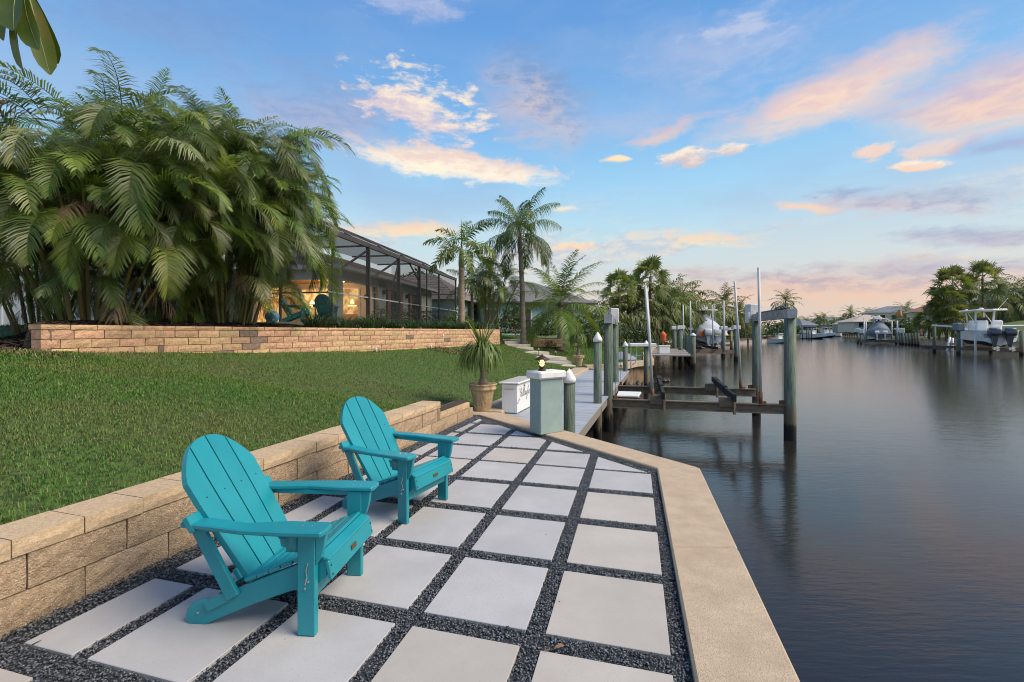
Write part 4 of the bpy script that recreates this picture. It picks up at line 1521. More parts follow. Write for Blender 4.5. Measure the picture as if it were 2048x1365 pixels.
def areca(label, base, rx, ry, nstem, hmin, hmax, spread, seed, group=None, fper=(5, 8), fs=1.0, low_skirt=20, shift=(0, 0), shell=None):
    random.seed(seed)
    t = thing('areca_palm_clump', label, 'palm', base, group=group)
    crown = empty('crown', parent=t)
    for i in range(nstem):
        a = random.uniform(0, 6.283)
        q = math.sqrt(random.uniform(.02, 1))
        b = Vector((math.cos(a) * rx * q, math.sin(a) * ry * q, 0))
        h = hmin + (hmax - hmin) * (1 - q * .55) * random.uniform(.6, 1.05)
        out = Vector((math.cos(a), math.sin(a) * .9, 0)) * spread * q * random.uniform(.5, 1.15) + Vector((shift[0], shift[1], 0)) * (h / hmax)
        mid = b + out * .38 + Vector((0, 0, h * .52))
        top = b + out + Vector((0, 0, h))
        r0 = random.uniform(.026, .046)
        tt_ = trunk_tube([b - Vector((0, 0, .15)), mid, top], r0, r0 * .6, 7, rings=22)
        obj('stem', tt_.mesh('stem', MT['cane'], True), t)
        nf = random.randint(*fper)
        a0 = random.uniform(0, 6.283)
        for k in range(nf):
            e = 78 - 92 * (k / max(1, nf - 1)) * random.uniform(.75, 1.1)
            fam = FAM_DEAD if (k == nf - 1 and random.random() < .16) else random.choice((FAM_ARECA, FAM_ARECA, FAM_ARECA, FAM_ARECA2, FAM_ARECA2, FAM_GREY))
            put_frond(crown, fam, top - Vector((0, 0, .12 * k)), e, a0 + k * 2.399 + random.uniform(-.3, .3), fs * random.uniform(.75, 1.08))
    # a skirt of younger leaves round the foot of the crown
    for i in range(low_skirt):
        a = random.uniform(0, 6.283)
        lw = random.uniform(.10, .55)
        p = Vector((math.cos(a) * (rx + spread * .5 * lw), math.sin(a) * (ry + spread * .4 * lw), lw * hmax)) + Vector((shift[0], shift[1], 0)) * lw
        fam = FAM_DEAD if random.random() < .22 else random.choice((FAM_ARECA, FAM_ARECA2, FAM_ARECA2, FAM_GREY))
        put_frond(crown, fam, p, random.uniform(-30, 55), a + random.uniform(-.7, .7), fs * random.uniform(.5, .85))
    # outer leaves that close the head of the clump, arching out and down
    if shell:
        n_, cz, ax, ay, azz = shell
        for i in range(n_):
            u_ = random.uniform(-.75, .42)
            a = random.uniform(-math.pi, .35) if random.random() < .8 else random.uniform(0, 6.283)
            q_ = math.sqrt(1 - u_ * u_) * .62
            p = Vector((math.cos(a) * ax * q_, math.sin(a) * ay * q_, cz + u_ * azz)) + Vector((shift[0], shift[1], 0))
            fam = FAM_DEAD if random.random() < .05 else random.choice((FAM_ARECA, FAM_ARECA, FAM_ARECA, FAM_ARECA2, FAM_ARECA2, FAM_GREY))
            put_frond(crown, fam, p, random.uniform(-5, 50) + u_ * 25, a + random.uniform(-.7, .7), fs * random.uniform(.7, 1.05))
    return t


areca('big areca palm clump with golden canes at the end of the terrace wall', (-8.35, 9.0, 1.58), .62, .42, 26, 1.4, 3.9, 2.0, 11, fper=(4, 6), low_skirt=52, fs=.80, shell=(120, 3.15, 2.9, 1.7, 2.0))
areca('big areca palm clump arching over the screened pool cage', (-7.25, 11.5, 1.56), .62, .45, 26, 1.6, 4.9, 1.65, 23, fper=(4, 6), low_skirt=60, shift=(.05, 0), fs=.95, shell=(115, 3.75, 2.2, 1.7, 2.15))
areca('tall areca palm clump filling the gap behind the two big clumps', (-8.35, 10.9, 1.58), .5, .4, 24, 2.4, 4.9, 1.7, 57, fper=(6, 8), low_skirt=14, fs=.95, shell=(70, 3.6, 2.0, 1.2, 1.9))
areca('tall areca palm clump standing close behind the pool cage clump', (-8.1, 12.7, 1.56), .5, .4, 22, 2.6, 5.3, 1.5, 61, fper=(6, 8), low_skirt=8, fs=.95, shell=(50, 4.0, 1.7, 1.2, 1.9))
areca('small young areca palm clump between the two big clumps', (-7.95, 10.9, 1.56), .3, .3, 7, .5, 1.3, .35, 31, fper=(3, 5), low_skirt=6, fs=.55)
areca('feathery areca palm clump growing up the side boundary fence', (-10.7, 10.4, 1.62), .5, .4, 16, 1.5, 3.9, 1.6, 37, fper=(5, 7), low_skirt=30, fs=.85, shell=(90, 2.7, 2.1, 1.5, 1.8))
areca('areca palm clump with grey leaning canes between the house and its neighbour', (-1.25, 25.8, 1.4), .6, .5, 15, 2.0, 4.4, 1.25, 41, fper=(4, 6), low_skirt=16, fs=.85, shift=(.2, 0))


def palm(name, label, base, h, r0, r1, fam, nf, e_hi, e_lo, fs, trunkmat, lean=(0, 0), shaft=0.0, group=None, seed=1, rings=26, swell=.04, spear=0.0, az0=0.0):
    random.seed(seed)
    t = thing(name, label, 'palm', base, group=group)
    top = Vector((lean[0], lean[1], h))
    obj('trunk', trunk_tube([(0, 0, -.3), (lean[0] * .35, lean[1] * .35, h * .5), top], r0, r1, 12, swell, rings).mesh('trunk', trunkmat, True), t)
    cr = MB()
    if shaft:
        cr.tube([top - Vector((0, 0, .02)), top + Vector((0, 0, shaft * .3)), top + Vector((0, 0, shaft * .75)), top + Vector((0, 0, shaft))], [r1 * 1.0, r1 * 1.12, r1 * .8, r1 * .45], 12)
    else:
        cr.tube([top - Vector((0, 0, .1)), top + Vector((0, 0, .1)), top + Vector((0, 0, .35))], [r1 * 1.05, r1 * 1.2, r1 * .4], 10)
    if spear:
        cr.tube([top + Vector((0, 0, shaft)), top + Vector((.02, 0, shaft + spear * .5)), top + Vector((-.03, 0, shaft + spear))], [.035, .045, .004], 6)
    crown = obj('crown', cr.mesh('crown', MT['shaft'] if shaft else MT['boot'], True), t)
    for k in range(nf):
        f = k / max(1, nf - 1)
        e = e_hi + (e_lo - e_hi) * f ** (1.2 if fam is FAM_COCO else 1.15 if fam is FAM_QUEEN else .9) + random.uniform(-6, 6)
        put_frond(crown, fam, top + Vector((0, 0, shaft + .1 - f * .2)), e, az0 + k * 2.399 + random.uniform(-.2, .2), fs * random.uniform(.9, 1.08))
    return t


b = at(923, 640, 22.0)
palm('foxtail_palm', 'foxtail palm with ringed trunk and tall unopened spear beside the pool cage', (b.x, 22.0, 1.55), 3.05, .165, .135, FAM_FOX, 11, 62, -14, .92, MT['bark_warm'], shaft=.95, seed=5, spear=1.55)
palm('queen_palm', 'tall queen palm with drooping feathery crown and slim grey trunk', (.62, 24.4, 1.05), 5.75, .15, .11, FAM_QUEEN, 20, 88, -28, .98, MT['bark'], lean=(-.22, 0), seed=8, rings=30, az0=.7)
palm('coconut_palm', 'young coconut palm with wide arching fronds beside the short reddish wall', (2.66, 25.0, .78), 2.15, .19, .13, FAM_COCO, 26, 86, -32, 1.02, MT['bark_warm'], lean=(.02, 0), seed=13, swell=.10)
palm('queen_palm', 'small queen palm leaning out of the shrubs behind the pool cage', (-2.9, 33.0, 1.3), 3.6, .13, .1, FAM_QUEEN, 14, 80, -25, .8, MT['bark'], seed=17)


# ------------------------------------------------------------------ shrubs, strappy border plants, grass
def bush_mesh(name, m, rx, ry, rz, n, ls, seed, shell=.55):
    r = np.random.default_rng(seed)
    d = r.normal(size=(n, 3))
    d /= np.linalg.norm(d, axis=1)[:, None]
    lump = 1 + .16 * np.sin(d[:, 0] * 5 + seed) * np.cos(d[:, 1] * 4 + seed * 2) + .12 * np.sin(d[:, 2] * 7 + seed)
    q = (shell + (1 - shell) * r.random(n)) * lump
    P = d * q[:, None] * np.array([rx, ry, rz])
    P[:, 2] = np.abs(P[:, 2] + rz * .35) - rz * .2
    P[:, 2] += rz * .25
    nrm_ = d + r.normal(scale=.6, size=(n, 3))
    nrm_ /= np.linalg.norm(nrm_, axis=1)[:, None]
    u = np.cross(nrm_, r.normal(size=(n, 3)))
    u /= np.linalg.norm(u, axis=1)[:, None]
    w = np.cross(nrm_, u)
    s = ls * r.uniform(.6, 1.3, n)[:, None]
    V = np.stack([P - u * s, P + w * s * .42, P + u * s, P - w * s * .42], 1).reshape(-1, 3)
    return np_mesh(name, V, np.arange(n * 4).reshape(-1, 4), m)


def shrub(label, p, rx, ry, rz, m, n, ls, seed, group=None, name='shrub'):
    t = thing(name, label, 'shrub', p, group=group)
    obj('foliage', bush_mesh('foliage', m, rx, ry, rz, n, ls, seed), t)
    b_ = MB()
    rr_ = random.Random(seed)
    for i in range(4):
        b_.tube([(rr_.uniform(-.1, .1) * rx, rr_.uniform(-.1, .1) * ry, -.05), (rr_.uniform(-.5, .5) * rx, rr_.uniform(-.5, .5) * ry, rz * .8)], [.02, .008], 5)
    b_.build('stems', MT['boot'], t)
    return t


def strappy(label, p, h, n, seed, m, group, name='lilyturf_clump'):
    r = np.random.default_rng(seed)
    t = thing(name, label, 'plant', p, group=group)
    V, Fq = [], []
    for i in range(n):
        a = r.uniform(0, 6.283)
        q = math.sqrt(r.random()) * h * .45
        pos = np.array([math.cos(a) * q, math.sin(a) * q, -.02])
        a += r.uniform(-.5, .5)
        d = np.array([math.cos(a), math.sin(a), 0])
        sd_ = np.array([-d[1], d[0], 0])
        e0 = r.uniform(.9, 1.45)
        L = h * r.uniform(.9, 1.5)
        w = h * .020 * r.uniform(.8, 1.3)
        for k in range(6):
            f = k / 5
            ww = w * (1 - f ** 2.5) + .001
            V += [pos - sd_ * ww, pos + sd_ * ww]
            e = e0 - 2.1 * f ** 1.5
            pos = pos + (d * math.cos(e) + np.array([0, 0, math.sin(e)])) * L / 5
            if k < 5:
                b_ = len(V) - 2
                Fq.append((b_, b_ + 1, b_ + 3, b_ + 2))
    obj('leaves', np_mesh('leaves', np.array(V), np.array(Fq), m), t)
    return t


ud = (U2 - U1).normalized()
un = Vector((-ud.y, ud.x, 0))
first = None
for i in range(19):
    s_ = 4.35 + i * .56
    p = U1 + ud * s_ + un * (.62 + (i % 2) * .22)
    h_ = .56 if i < 6 else .50
    strappy('lilyturf clump in the row along the top of the terrace wall', (p.x, p.y, ht(p.x, p.y)), h_ * random.uniform(.9, 1.15), 150, 900 + i, MT['strap'], 'lilyturf row along the terrace wall')
# shrubs round the house corner and the neighbour's garden
shrub('variegated yellow-green shrub at the outer corner of the pool cage', (-2.75, 22.6, 1.58), .75, .6, .75, MT['leaf_yel'], 900, .075, 1)
shrub('low white-flowered bedding shrub at the end of the lilyturf row', (-1.75, 22.9, 1.58), .45, .4, .32, MT['leaf_yel'], 260, .05, 2)
for i, (px, Yd, w, hgt) in enumerate(((770, 24.5, .9, .8), (815, 26, .9, .85), (850, 27.5, .9, .8), (888, 29.2, .9, .8))):
    p = at(px, 640, Yd)
    shrub('clipped dark shrub inside the pool cage screen', (p.x, Yd, 1.85), w, .5, hgt, MT['leaf'], 420, .08, 10 + i, 'shrubs inside the pool cage')
shrub('dense dark green shrub under the grey palm trunk', at(1022, 652, 29.0) + Vector((0, 0, -.15)), 1.0, .7, 1.0, MT['leaf'], 900, .10, 21)
for i, (px, py, Yd, w) in enumerate(((1032, 668, 27.6, .85), (1062, 669, 27.8, .9))):
    shrub('low bronze-leaved shrub in the bed by the neighbouring house', at(px, py, Yd), w, .5, .40, MT['leaf_red'], 420, .06, 30 + i, 'bronze shrubs by the neighbouring house')
shrub('low green ground shrub at the end of the terrace wall', at(1000, 668, 26.5), .9, .5, .40, MT['leaf'], 380, .06, 34)
for i, (px, py, Yd, w, hgt) in enumerate(((1092, 672, 30, .9, 1.0), (1150, 672, 31, 1.4, 1.2), (1185, 668, 34, 1.4, 1.5), (1215, 672, 36, 1.5, 1.2), (1262, 680, 40, 1.8, 1.1))):
    shrub(['dark green shrub just behind the dark rail post', 'dark hedge shrub behind the pot at the foot of the steps', 'tall dark hedge shrub between the coconut palm and the boat lift', 'dark hedge shrub showing behind the lift motor box', 'broad low hedge shrub behind the white fillet table'][i], at(px, py, Yd), w, .8, hgt, MT['leaf'], 700, .12, 40 + i, 'hedge shrubs in the neighbouring garden')
shrub('small dark plant in front of the short reddish wall', (2.05, 24.2, .72), .40, .3, .26, MT['leaf_red'], 200, .06, 50)

# lawn: blades
def grass_patch(n, xlo, xhi, ylo, yhi, test, hfun, size, seed, m):
    r = np.random.default_rng(seed)
    X = r.uniform(xlo, xhi, n)
    Y = ylo + (yhi - ylo) * r.random(n) ** 1.15
    kp = np.array([test(x, y) for x, y in zip(X, Y)])
    X, Y = X[kp], Y[kp]
    n = len(X)
    Z = np.array([hfun(x, y) for x, y in zip(X, Y)])
    a = r.uniform(0, 6.283, n)
    dist = np.hypot(X, Y)
    h = size * r.uniform(.55, 1.25, n) * (1 + .02 * dist)
    w = h * .075 * (1 + .10 * dist)
    d = np.stack([np.cos(a), np.sin(a), 0 * a], 1)
    s = np.stack([-np.sin(a), np.cos(a), 0 * a], 1)
    P = np.stack([X, Y, Z - .008], 1)
    ln = r.uniform(.15, 1.0, n)[:, None]
    mid = P + d * (h[:, None] * .35 * ln) + np.array([0, 0, 1]) * (h[:, None] * .62)
    tip = P + d * (h[:, None] * 1.0 * ln) + np.array([0, 0, 1]) * (h[:, None] * (1.0 - .45 * ln))
    W = w[:, None]
    V = np.stack([P - s * W * .5, P + s * W * .5, mid + s * W * .45, mid - s * W * .45, tip], 1).reshape(-1, 3)
    i0 = np.arange(n) * 5
    F_ = np.concatenate([np.stack([i0, i0 + 1, i0 + 2], 1), np.stack([i0, i0 + 2, i0 + 3], 1), np.stack([i0 + 3, i0 + 2, i0 + 4], 1)])
    return np_mesh('grass', V, F_, m)


on_path = lambda x, y: 18.3 < y < 26 and (np.interp(y, [18.5, 20.2, 22, 23.5, 26], [2.6, 2.45, 1.8, 1.05, .7]) - 1.35 < x < np.interp(y, [18.5, 20.2, 22, 23.5, 26], [2.65, 2.5, 1.85, 1.15, .8]))
lowlawn = lambda x, y: x < xb(y) - .03 and x > (xw(y) if y >= 7 else -30) and x > -1.2 * y - 1.2 and not on_path(x, y)
tag(obj('grass', grass_patch(190000, -9.5, -1, .8, 7.4, lowlawn, hl, .040, 1, MT['blade'])), 'mown green lawn grass between the two block walls', 'grass', kind='stuff')
tag(obj('grass', grass_patch(150000, -9, 5.4, 6.5, 24, lowlawn, hl, .042, 2, MT['blade'])), 'mown green lawn grass running up to the garden steps', 'grass', kind='stuff')
tag(obj('grass', grass_patch(34000, -9.5, -1, .8, 9.5, lowlawn, hl, .042, 3, MT['straw'])), 'dry straw-coloured blades scattered through the lawn', 'grass', kind='stuff')
bald = lambda x, y: lowlawn(x, y) and (((x + 7.7) / 1.3) ** 2 + ((y - 6.75) / .35) ** 2 < 1 or ((x + 2.2) / 1.6) ** 2 + ((y - 17.5) / 1.2) ** 2 < .5)
tag(obj('grass', grass_patch(60000, -9.2, 0, 6.2, 19, bald, hl, .07, 4, MT['straw'])), 'patch of dry brown grass at the foot of the terrace wall', 'grass', kind='stuff')
terrg = lambda x, y: x < xw(y) - .3 and ((y > 12.2 and y < 16) or (y < 12 and x < -9.7 and x > -14)) and x > -12
tag(obj('grass', grass_patch(30000, -13, -4, 8.3, 16, terrg, ht, .055, 5, MT['blade'])), 'grass strip on the terrace behind the block wall', 'grass', kind='stuff')
nb = lambda x, y: x < xb(y) - .5 and x > -6 and not on_path(x, y)
tag(obj('grass', grass_patch(36000, -2, 12, 24, 44, nb, hl, .06, 6, MT['blade'])), 'lawn grass in front of the neighbouring house', 'grass', kind='stuff')

# mulch bed under the palms
mb = MB()
mrows = list(np.linspace(7.02, 13.2, 60))
mb.add(*strip(mrows, list(np.linspace(0, 1, 50)), (lambda Y: xw(Y) - .2, lambda Y: float(np.interp(Y, [7, 8, 9.5, 13.2], [-8.6, -9.7, -10.2, xw(13.2) - 1.2])),
                                                   lambda x, Y: ht(x, Y) + .03 + .10 * sm((xw(Y) - x - .2) / 1.2) * sm((Y - 7) / 1.0) + .02 * math.sin(x * 9) * math.cos(Y * 7))))
tag(mb.build('mulch_bed', MT['mulch'], smooth=True), kind='structure')
n = 9000
r = np.random.default_rng(77)
Y = r.uniform(7.05, 13.0, n)
X = np.array([xw(y) - .2 - r.random() * (abs(np.interp(y, [7, 8, 9.5, 13.2], [-8.6, -9.7, -10.2, xw(13.2) - 1.2]) - xw(y)) - .25) for y in Y])
Z = np.array([ht(x, y) + .045 + .10 * sm((xw(y) - x - .2) / 1.2) * sm((y - 7) / 1.0) for x, y in zip(X, Y)])
a, l, w = r.uniform(0, 6.28, n), r.uniform(.02, .06, n), r.uniform(.006, .014, n)
tl = r.uniform(-.5, .5, n)
dx, dy, dz_ = np.cos(a) * l, np.sin(a) * l, np.sin(tl) * l * .6
sx, sy = -np.sin(a) * w, np.cos(a) * w
V = np.stack([np.stack([X - dx - sx, Y - dy - sy, Z - dz_], 1), np.stack([X + dx - sx, Y + dy - sy, Z + dz_], 1), np.stack([X + dx + sx, Y + dy + sy, Z + dz_ + w], 1), np.stack([X - dx + sx, Y - dy + sy, Z - dz_ + w], 1)], 1)
tag(obj('mulch_chips', np_mesh('mulch_chips', V.reshape(-1, 3), np.arange(n * 4).reshape(-1, 4), MT['chip'])), 'dark bark mulch chips spread under the palm clumps', 'mulch', kind='stuff')
ed = thing('bed_edging', 'thin white edging pipe at the end of the mulch bed', 'edging')
MB().tube([(x_, y_, max(hl(x_, y_), ht(x_, max(y_, 7))) + .02) for x_, y_ in ((-10.5, 8.2), (-9.4, 7.6), (-8.6, 7.2), (-7.95, 6.98))], .015, 6).build('pipe', MT['pvc'], ed, True)
# boundary fence of white vinyl behind the palms
fn = thing('vinyl_fence', 'white vinyl privacy fence behind the palm clumps', 'fence', (-22, 14.6, 1.5), R(-3))
for i in range(7):
    MB().box((i * 2.0 + 1.0, 0, 1.0), (1.86, .03, 1.75)).build('panel', MT['fence'], fn)
    MB().box((i * 2.0 + 1.0, 0, 1.88), (1.86, .05, .09)).build('rail', MT['fence'], fn)
    MB().box((i * 2.0, 0, 1.0), (.13, .13, 2.1)).build('post', MT['fence'], fn, bevel=.008)
    for k in range(1, 11):
        MB().box((i * 2.0 + .07 + k * .169, -.018, 1.0), (.006, .008, 1.7)).build('groove_batten', MT['fence'], fn)

# the plumeria whose leaves hang into the top corner of the view
tr = thing('plumeria_tree', 'large oblong green leaves of a tree hanging in over the lawn', 'tree', (-4.3, 1.9, hl(-4.3, 1.9)))
o0 = Vector((-4.3, 1.9, hl(-4.3, 1.9)))
tip = at(48, -45, 2.5)
tb = MB()
tb.tube([(0, 0, -.1), (.05, .05, 1.0), (.25, .1, 1.9)], [.09, .08, .06], 9)
tb.tube([(.25, .1, 1.9), Vector((.6, .25, 2.5)), (tip + Vector((-.5, -.05, .12))) - o0, tip - o0], [.055, .04, .028, .02], 8)
tb.tube([(.25, .1, 1.9), (-.3, .5, 2.6), (-.7, .6, 3.2)], [.055, .04, .025], 8)
tb.build('trunk', MT['bark'], tr, True)


def oblong_leaf(p, q, w, roll, parent):
    """leaf blade from p to q with a folded midrib"""
    p, q = Vector(p), Vector(q)
    d = q - p
    view = Vector((0, -1, 0))
    s_ = d.cross(view).normalized()
    s_ = (Matrix.Rotation(roll, 3, d.normalized()) @ s_)
    nn = s_.cross(d).normalized()
    vs, fs = [], []
    N_ = 13
    for i in range(N_):
        t_ = i / (N_ - 1)
        wd = 1.3 * w * float(np.interp(t_, [0, .15, .4, .65, .82, .93, 1], [.12, .45, .82, 1.0, .95, .68, .12]))
        c = p + d * t_ + nn * (.05 * d.length * math.sin(math.pi * t_))
        vs += [c - s_ * wd + nn * wd * .35, c, c + s_ * wd + nn * wd * .35]
        if i:
            k = (i - 1) * 3
            fs += [(k, k + 1, k + 4, k + 3), (k + 1, k + 2, k + 5, k + 4)]
    o = MB().add([v - o0 for v in vs], fs).build('leaf', MT['leaf_big'], parent, True)
    rb = MB().tube([(p + d * t_ + nn * (.05 * d.length * math.sin(math.pi * t_)) - o0) for t_ in (0, .25, .5, .75, .97)], [.004, .0035, .003, .002, .001], 5)
    rb.build('midrib', MT['rib'], o)


for (x0, y0, x1, y1, w, ro, Yd) in ((40, -30, 47, 142, .036, .5, 2.5), (48, -25, 78, 100, .050, .1, 2.45), (52, -30, 100, 150, .040, -.7, 2.55), (50, -35, 116, 128, .045, -.2, 2.6),
                                    (36, -30, 8, 82, .055, .3, 2.5), (44, -35, 28, 62, .060, 0, 2.4), (40, -40, -10, 22, .05, .6, 2.45), (60, -60, 105, -8, .045, .2, 2.6), (40, -60, -60, -20, .05, .2, 2.5)):
    oblong_leaf(at(x0, y0, 2.5), at(x1, y1, Yd), w, ro, tr)
# ================================================================== pool deck, cage and house
DKZ = 1.85
FRA, FRB = Vector((-6.2, 15.7, 0)), Vector((-3.7, 29.9, 0))
fd = (FRB - FRA).normalized()
fnn = Vector((-fd.y, fd.x, 0))               # towards the house
pd = MB().prism([tuple((FRA - fd * .25 - fnn * .25)[:2]), tuple((FRB + fd * .3 - fnn * .25)[:2]), tuple((FRB + fd * .3 + fnn * 14)[:2]), tuple((FRA - fd * .25 + fnn * 14)[:2])], 1.2, DKZ).build('pool_deck', MT['path'])
tag(pd, kind='structure')
cage = thing('pool_cage', 'dark bronze screened pool enclosure with a sloping mesh roof', 'screen enclosure')
EZ, RZ, OFF = 4.95, 6.05, 2.1
Lf = (FRB - FRA).length
posts = [0.0, 2.55, 5.45, 8.0, 11.1, Lf]


def fp(s_, z, off=0.0):
    return FRA + fd * s_ + fnn * off + Vector((0, 0, z))


for i, s_ in enumerate(posts):
    w = .16 if 0 < i < 4 else .09
    if i:
        MB().bar(fp(s_, DKZ), fp(s_, EZ), w, .07, fd).build('post', MT['bronze'], cage)
    else:
        MB().bar(fp(s_, DKZ), fp(s_, EZ), .05, .05, fd).build('post', MT['bronze'], cage)
    MB().bar(fp(s_, EZ), fp(s_, RZ, OFF), .07, .07, fd).build('rafter', MT['bronze'], cage)
    MB().bar(fp(s_, RZ, OFF), fp(s_, RZ, 5.5), .06, .09, (0, 0, 1)).build('rafter', MT['bronze'], cage)
for (s0, s1) in zip(posts[:-1], posts[1:]):
    MB().add([fp(s0, DKZ), fp(s1, DKZ), fp(s1, EZ), fp(s0, EZ)], [(0, 1, 2, 3)]).build('screen_panel', MT['screen'], cage)
    MB().add([fp(s0, EZ), fp(s1, EZ), fp(s1, RZ, OFF), fp(s0, RZ, OFF)], [(0, 1, 2, 3)]).build('roof_screen_panel', MT['screen_roof'], cage)
    MB().add([fp(s0, RZ, OFF), fp(s1, RZ, OFF), fp(s1, RZ, 5.5), fp(s0, RZ, 5.5)], [(0, 1, 2, 3)]).build('roof_screen_panel', MT['screen_roof'], cage)
MB().bar(fp(-.3, DKZ + 1.02), fp(Lf, DKZ + 1.02), .05, .05).build('chair_rail', MT['alum'], cage)
MB().bar(fp(-.3, EZ), fp(Lf + .05, EZ), .12, .16).build('eave_beam', MT['bronze'], cage)
MB().bar(fp(-.3, RZ, OFF), fp(Lf, RZ, OFF), .06, .08).build('purlin', MT['bronze'], cage)
MB().bar(fp(-.3, (EZ + RZ) / 2, OFF / 2), fp(Lf, (EZ + RZ) / 2, OFF / 2), .035, .035).build('purlin', MT['alum'], cage)
# knee braces and wind braces in the upper panes
for (sa, za, sb, zb, off, w) in ((2.55, 4.75, .6, 3.75, 0, .10), (5.45, 4.8, 3.0, 3.72, 0, .10)):
    MB().bar(fp(sa, za, .05), fp(sb, zb, .05), w, .05, (0, 0, 1)).build('brace', MT['bronze'], cage)
for (sa, za, sb, zb) in ((5.45, 4.5, 5.0, 3.7), (6.9, 4.85, 8.0, 4.2)):
    MB().bar(fp(sa, za, .05), fp(sb, zb, .05), .07, .05, (0, 0, 1)).build('brace', MT['bronze'], cage)
# end wall of the cage (far) and the near return
for s_, far in ((Lf, True), (-.0, False)):
    for o_ in (2.0, 4.0):
        MB().bar(fp(s_, DKZ, o_), fp(s_, RZ if o_ > 2 else RZ - .06, o_), .07, .07, fnn).build('post', MT['bronze'], cage)
    MB().bar(fp(s_, DKZ + 1.02), fp(s_, DKZ + 1.02, 4.5), .05, .05).build('chair_rail', MT['bronze'], cage)
    if far:
        MB().bar(fp(s_, 3.95), fp(s_, 3.95, 4.5), .06, .06).build('end_rail', MT['bronze'], cage)
        MB().add([fp(s_, DKZ), fp(s_, DKZ, 4.5), fp(s_, RZ, 4.5), fp(s_, RZ, OFF), fp(s_, EZ)], [(0, 1, 2, 3, 4)]).build('screen_panel', MT['screen'], cage)

# ---------------------------------------------------------------- the house: wall line 3 m behind the cage front
hs = thing('lakeside_house', 'grey single-storey house with tiled hip roof and lit lanai', 'house')
HN = Vector((-8.05, 21.0, 0))                # near corner (the lanai column)
hd_ = Vector((fd.x, fd.y, 0))
hn_ = Vector((fnn.x, fnn.y, 0))              # into the house


def hp(s_, o_, z):
    """s_ along the garden front, o_ into the house"""
    return HN + hd_ * s_ + hn_ * o_ + Vector((0, 0, z))


ZC, ZE = DKZ + 2.45, 4.42
LH, DHs = 12.5, 8.0


def hbox(name, s0, s1, o0_, o1_, z0, z1, m, parent=None, bevel=0.0):
    return MB().add([hp(s0, o0_, z0), hp(s1, o0_, z0), hp(s1, o1_, z0), hp(s0, o1_, z0), hp(s0, o0_, z1), hp(s1, o0_, z1), hp(s1, o1_, z1), hp(s0, o1_, z1)],
                    [(0, 3, 2, 1), (4, 5, 6, 7), (0, 1, 5, 4), (1, 2, 6, 5), (2, 3, 7, 6), (3, 0, 4, 7)]).build(name, m, parent or hs, bevel=bevel)


# column and headers round the open lanai
hbox('column', 0, .46, 0, .46, DKZ, ZC - .35, MT['wall'])
hbox('header_beam', 0, 5.0, 0, .30, ZC - .35, ZE, MT['wall'])
hbox('header_beam', 0, .30, .3, DHs, ZC - .35, ZE, MT['wall'])
hbox('column', 0, .46, 4.6, 5.05, DKZ, ZC - .35, MT['wall'])
hbox('lanai_ceiling', .3, 5.0, .3, DHs, ZC - .10, ZC - .04, MT['soffit'])
hbox('wall', 3.9, 4.1, .3, DHs, DKZ, ZC - .10, MT['creamwall'])      # back wall of the lanai, facing the garden end
hbox('wall', 4.1, LH, 0, .2, DKZ, ZE, MT['wall'])                    # long garden front
hbox('wall', LH - .2, LH, .2, DHs, DKZ, ZE, MT['wall'])
hbox('wall', .3, 4.0, 5.2, 5.4, DKZ, ZC - .10, MT['creamwall'])
# lit sliding doors in the lanai's back wall
for (o0_, o1_) in ((1.0, 2.15), (2.25, 3.35), (3.45, 4.55)):
    d_ = hbox('sliding_door', 3.84, 3.89, o0_, o1_, DKZ + .05, DKZ + 2.08, MT['white'])
    hbox('pane', 3.81, 3.835, o0_ + .07, o1_ - .07, DKZ + .12, DKZ + 2.0, MT['glow'], d_)
    hbox('counter', 3.78, 3.805, o0_ + .07, o1_ - .07, DKZ + .12, DKZ + .62, MT['tan'], d_)
    hbox('shelf_light', 3.78, 3.805, o0_ + .15, o1_ - .5, DKZ + 1.05, DKZ + 1.12, MT['glow_hi'], d_)
    MB().lathe([(.02, .22), (.10, .10), (.12, 0), (.02, -.01)], n=12).build('pendant', MT['glow_hi'], d_, True, loc=hp(3.74, (o0_ + o1_) / 2 - .2, DKZ + 1.2))
for k, (s0, s1) in enumerate(((1.1, 2.0), (2.1, 3.0))):
    d_ = hbox('sliding_door', s0, s1, 5.10, 5.18, DKZ + .05, DKZ + 2.08, MT['white'])
    hbox('pane', s0 + .06, s1 - .06, 5.06, 5.09, DKZ + .12, DKZ + 2.0, MT['glow'], d_)
# room behind the lanai seen through the wide opening on the near face
d_ = hbox('picture_window', .32, .34, 5.5, 5.6, DKZ, DKZ + .1, MT['bronze'])
for (s_, o_) in ((1.5, 1.4), (1.5, 3.4), (3.2, 1.6), (2.6, .9)):
    MB().lathe([(.07, 0), (.07, -.02)], n=12).build('downlight', MT['downlight'], hs, loc=hp(s_, o_, ZC - .105))
lp = bpy.data.lights.new('lanai_light', 'POINT')
lp.energy, lp.color, lp.shadow_soft_size = 60, (1, .58, .25), .3
lo = bpy.data.objects.new('lanai_light', lp)
COL.objects.link(lo)
lo.parent = hs
lo.location = hp(2.2, 2.2, ZC - .5)
MB().lathe([(.17, 0), (.17, .03), (.15, .03)], n=20).build('wall_clock', MT['lamp_iron'], hs, loc=hp(3.88, .62, DKZ + 1.55), rot=(R(-90), 0, math.atan2(hd_.y, hd_.x) - R(90)))
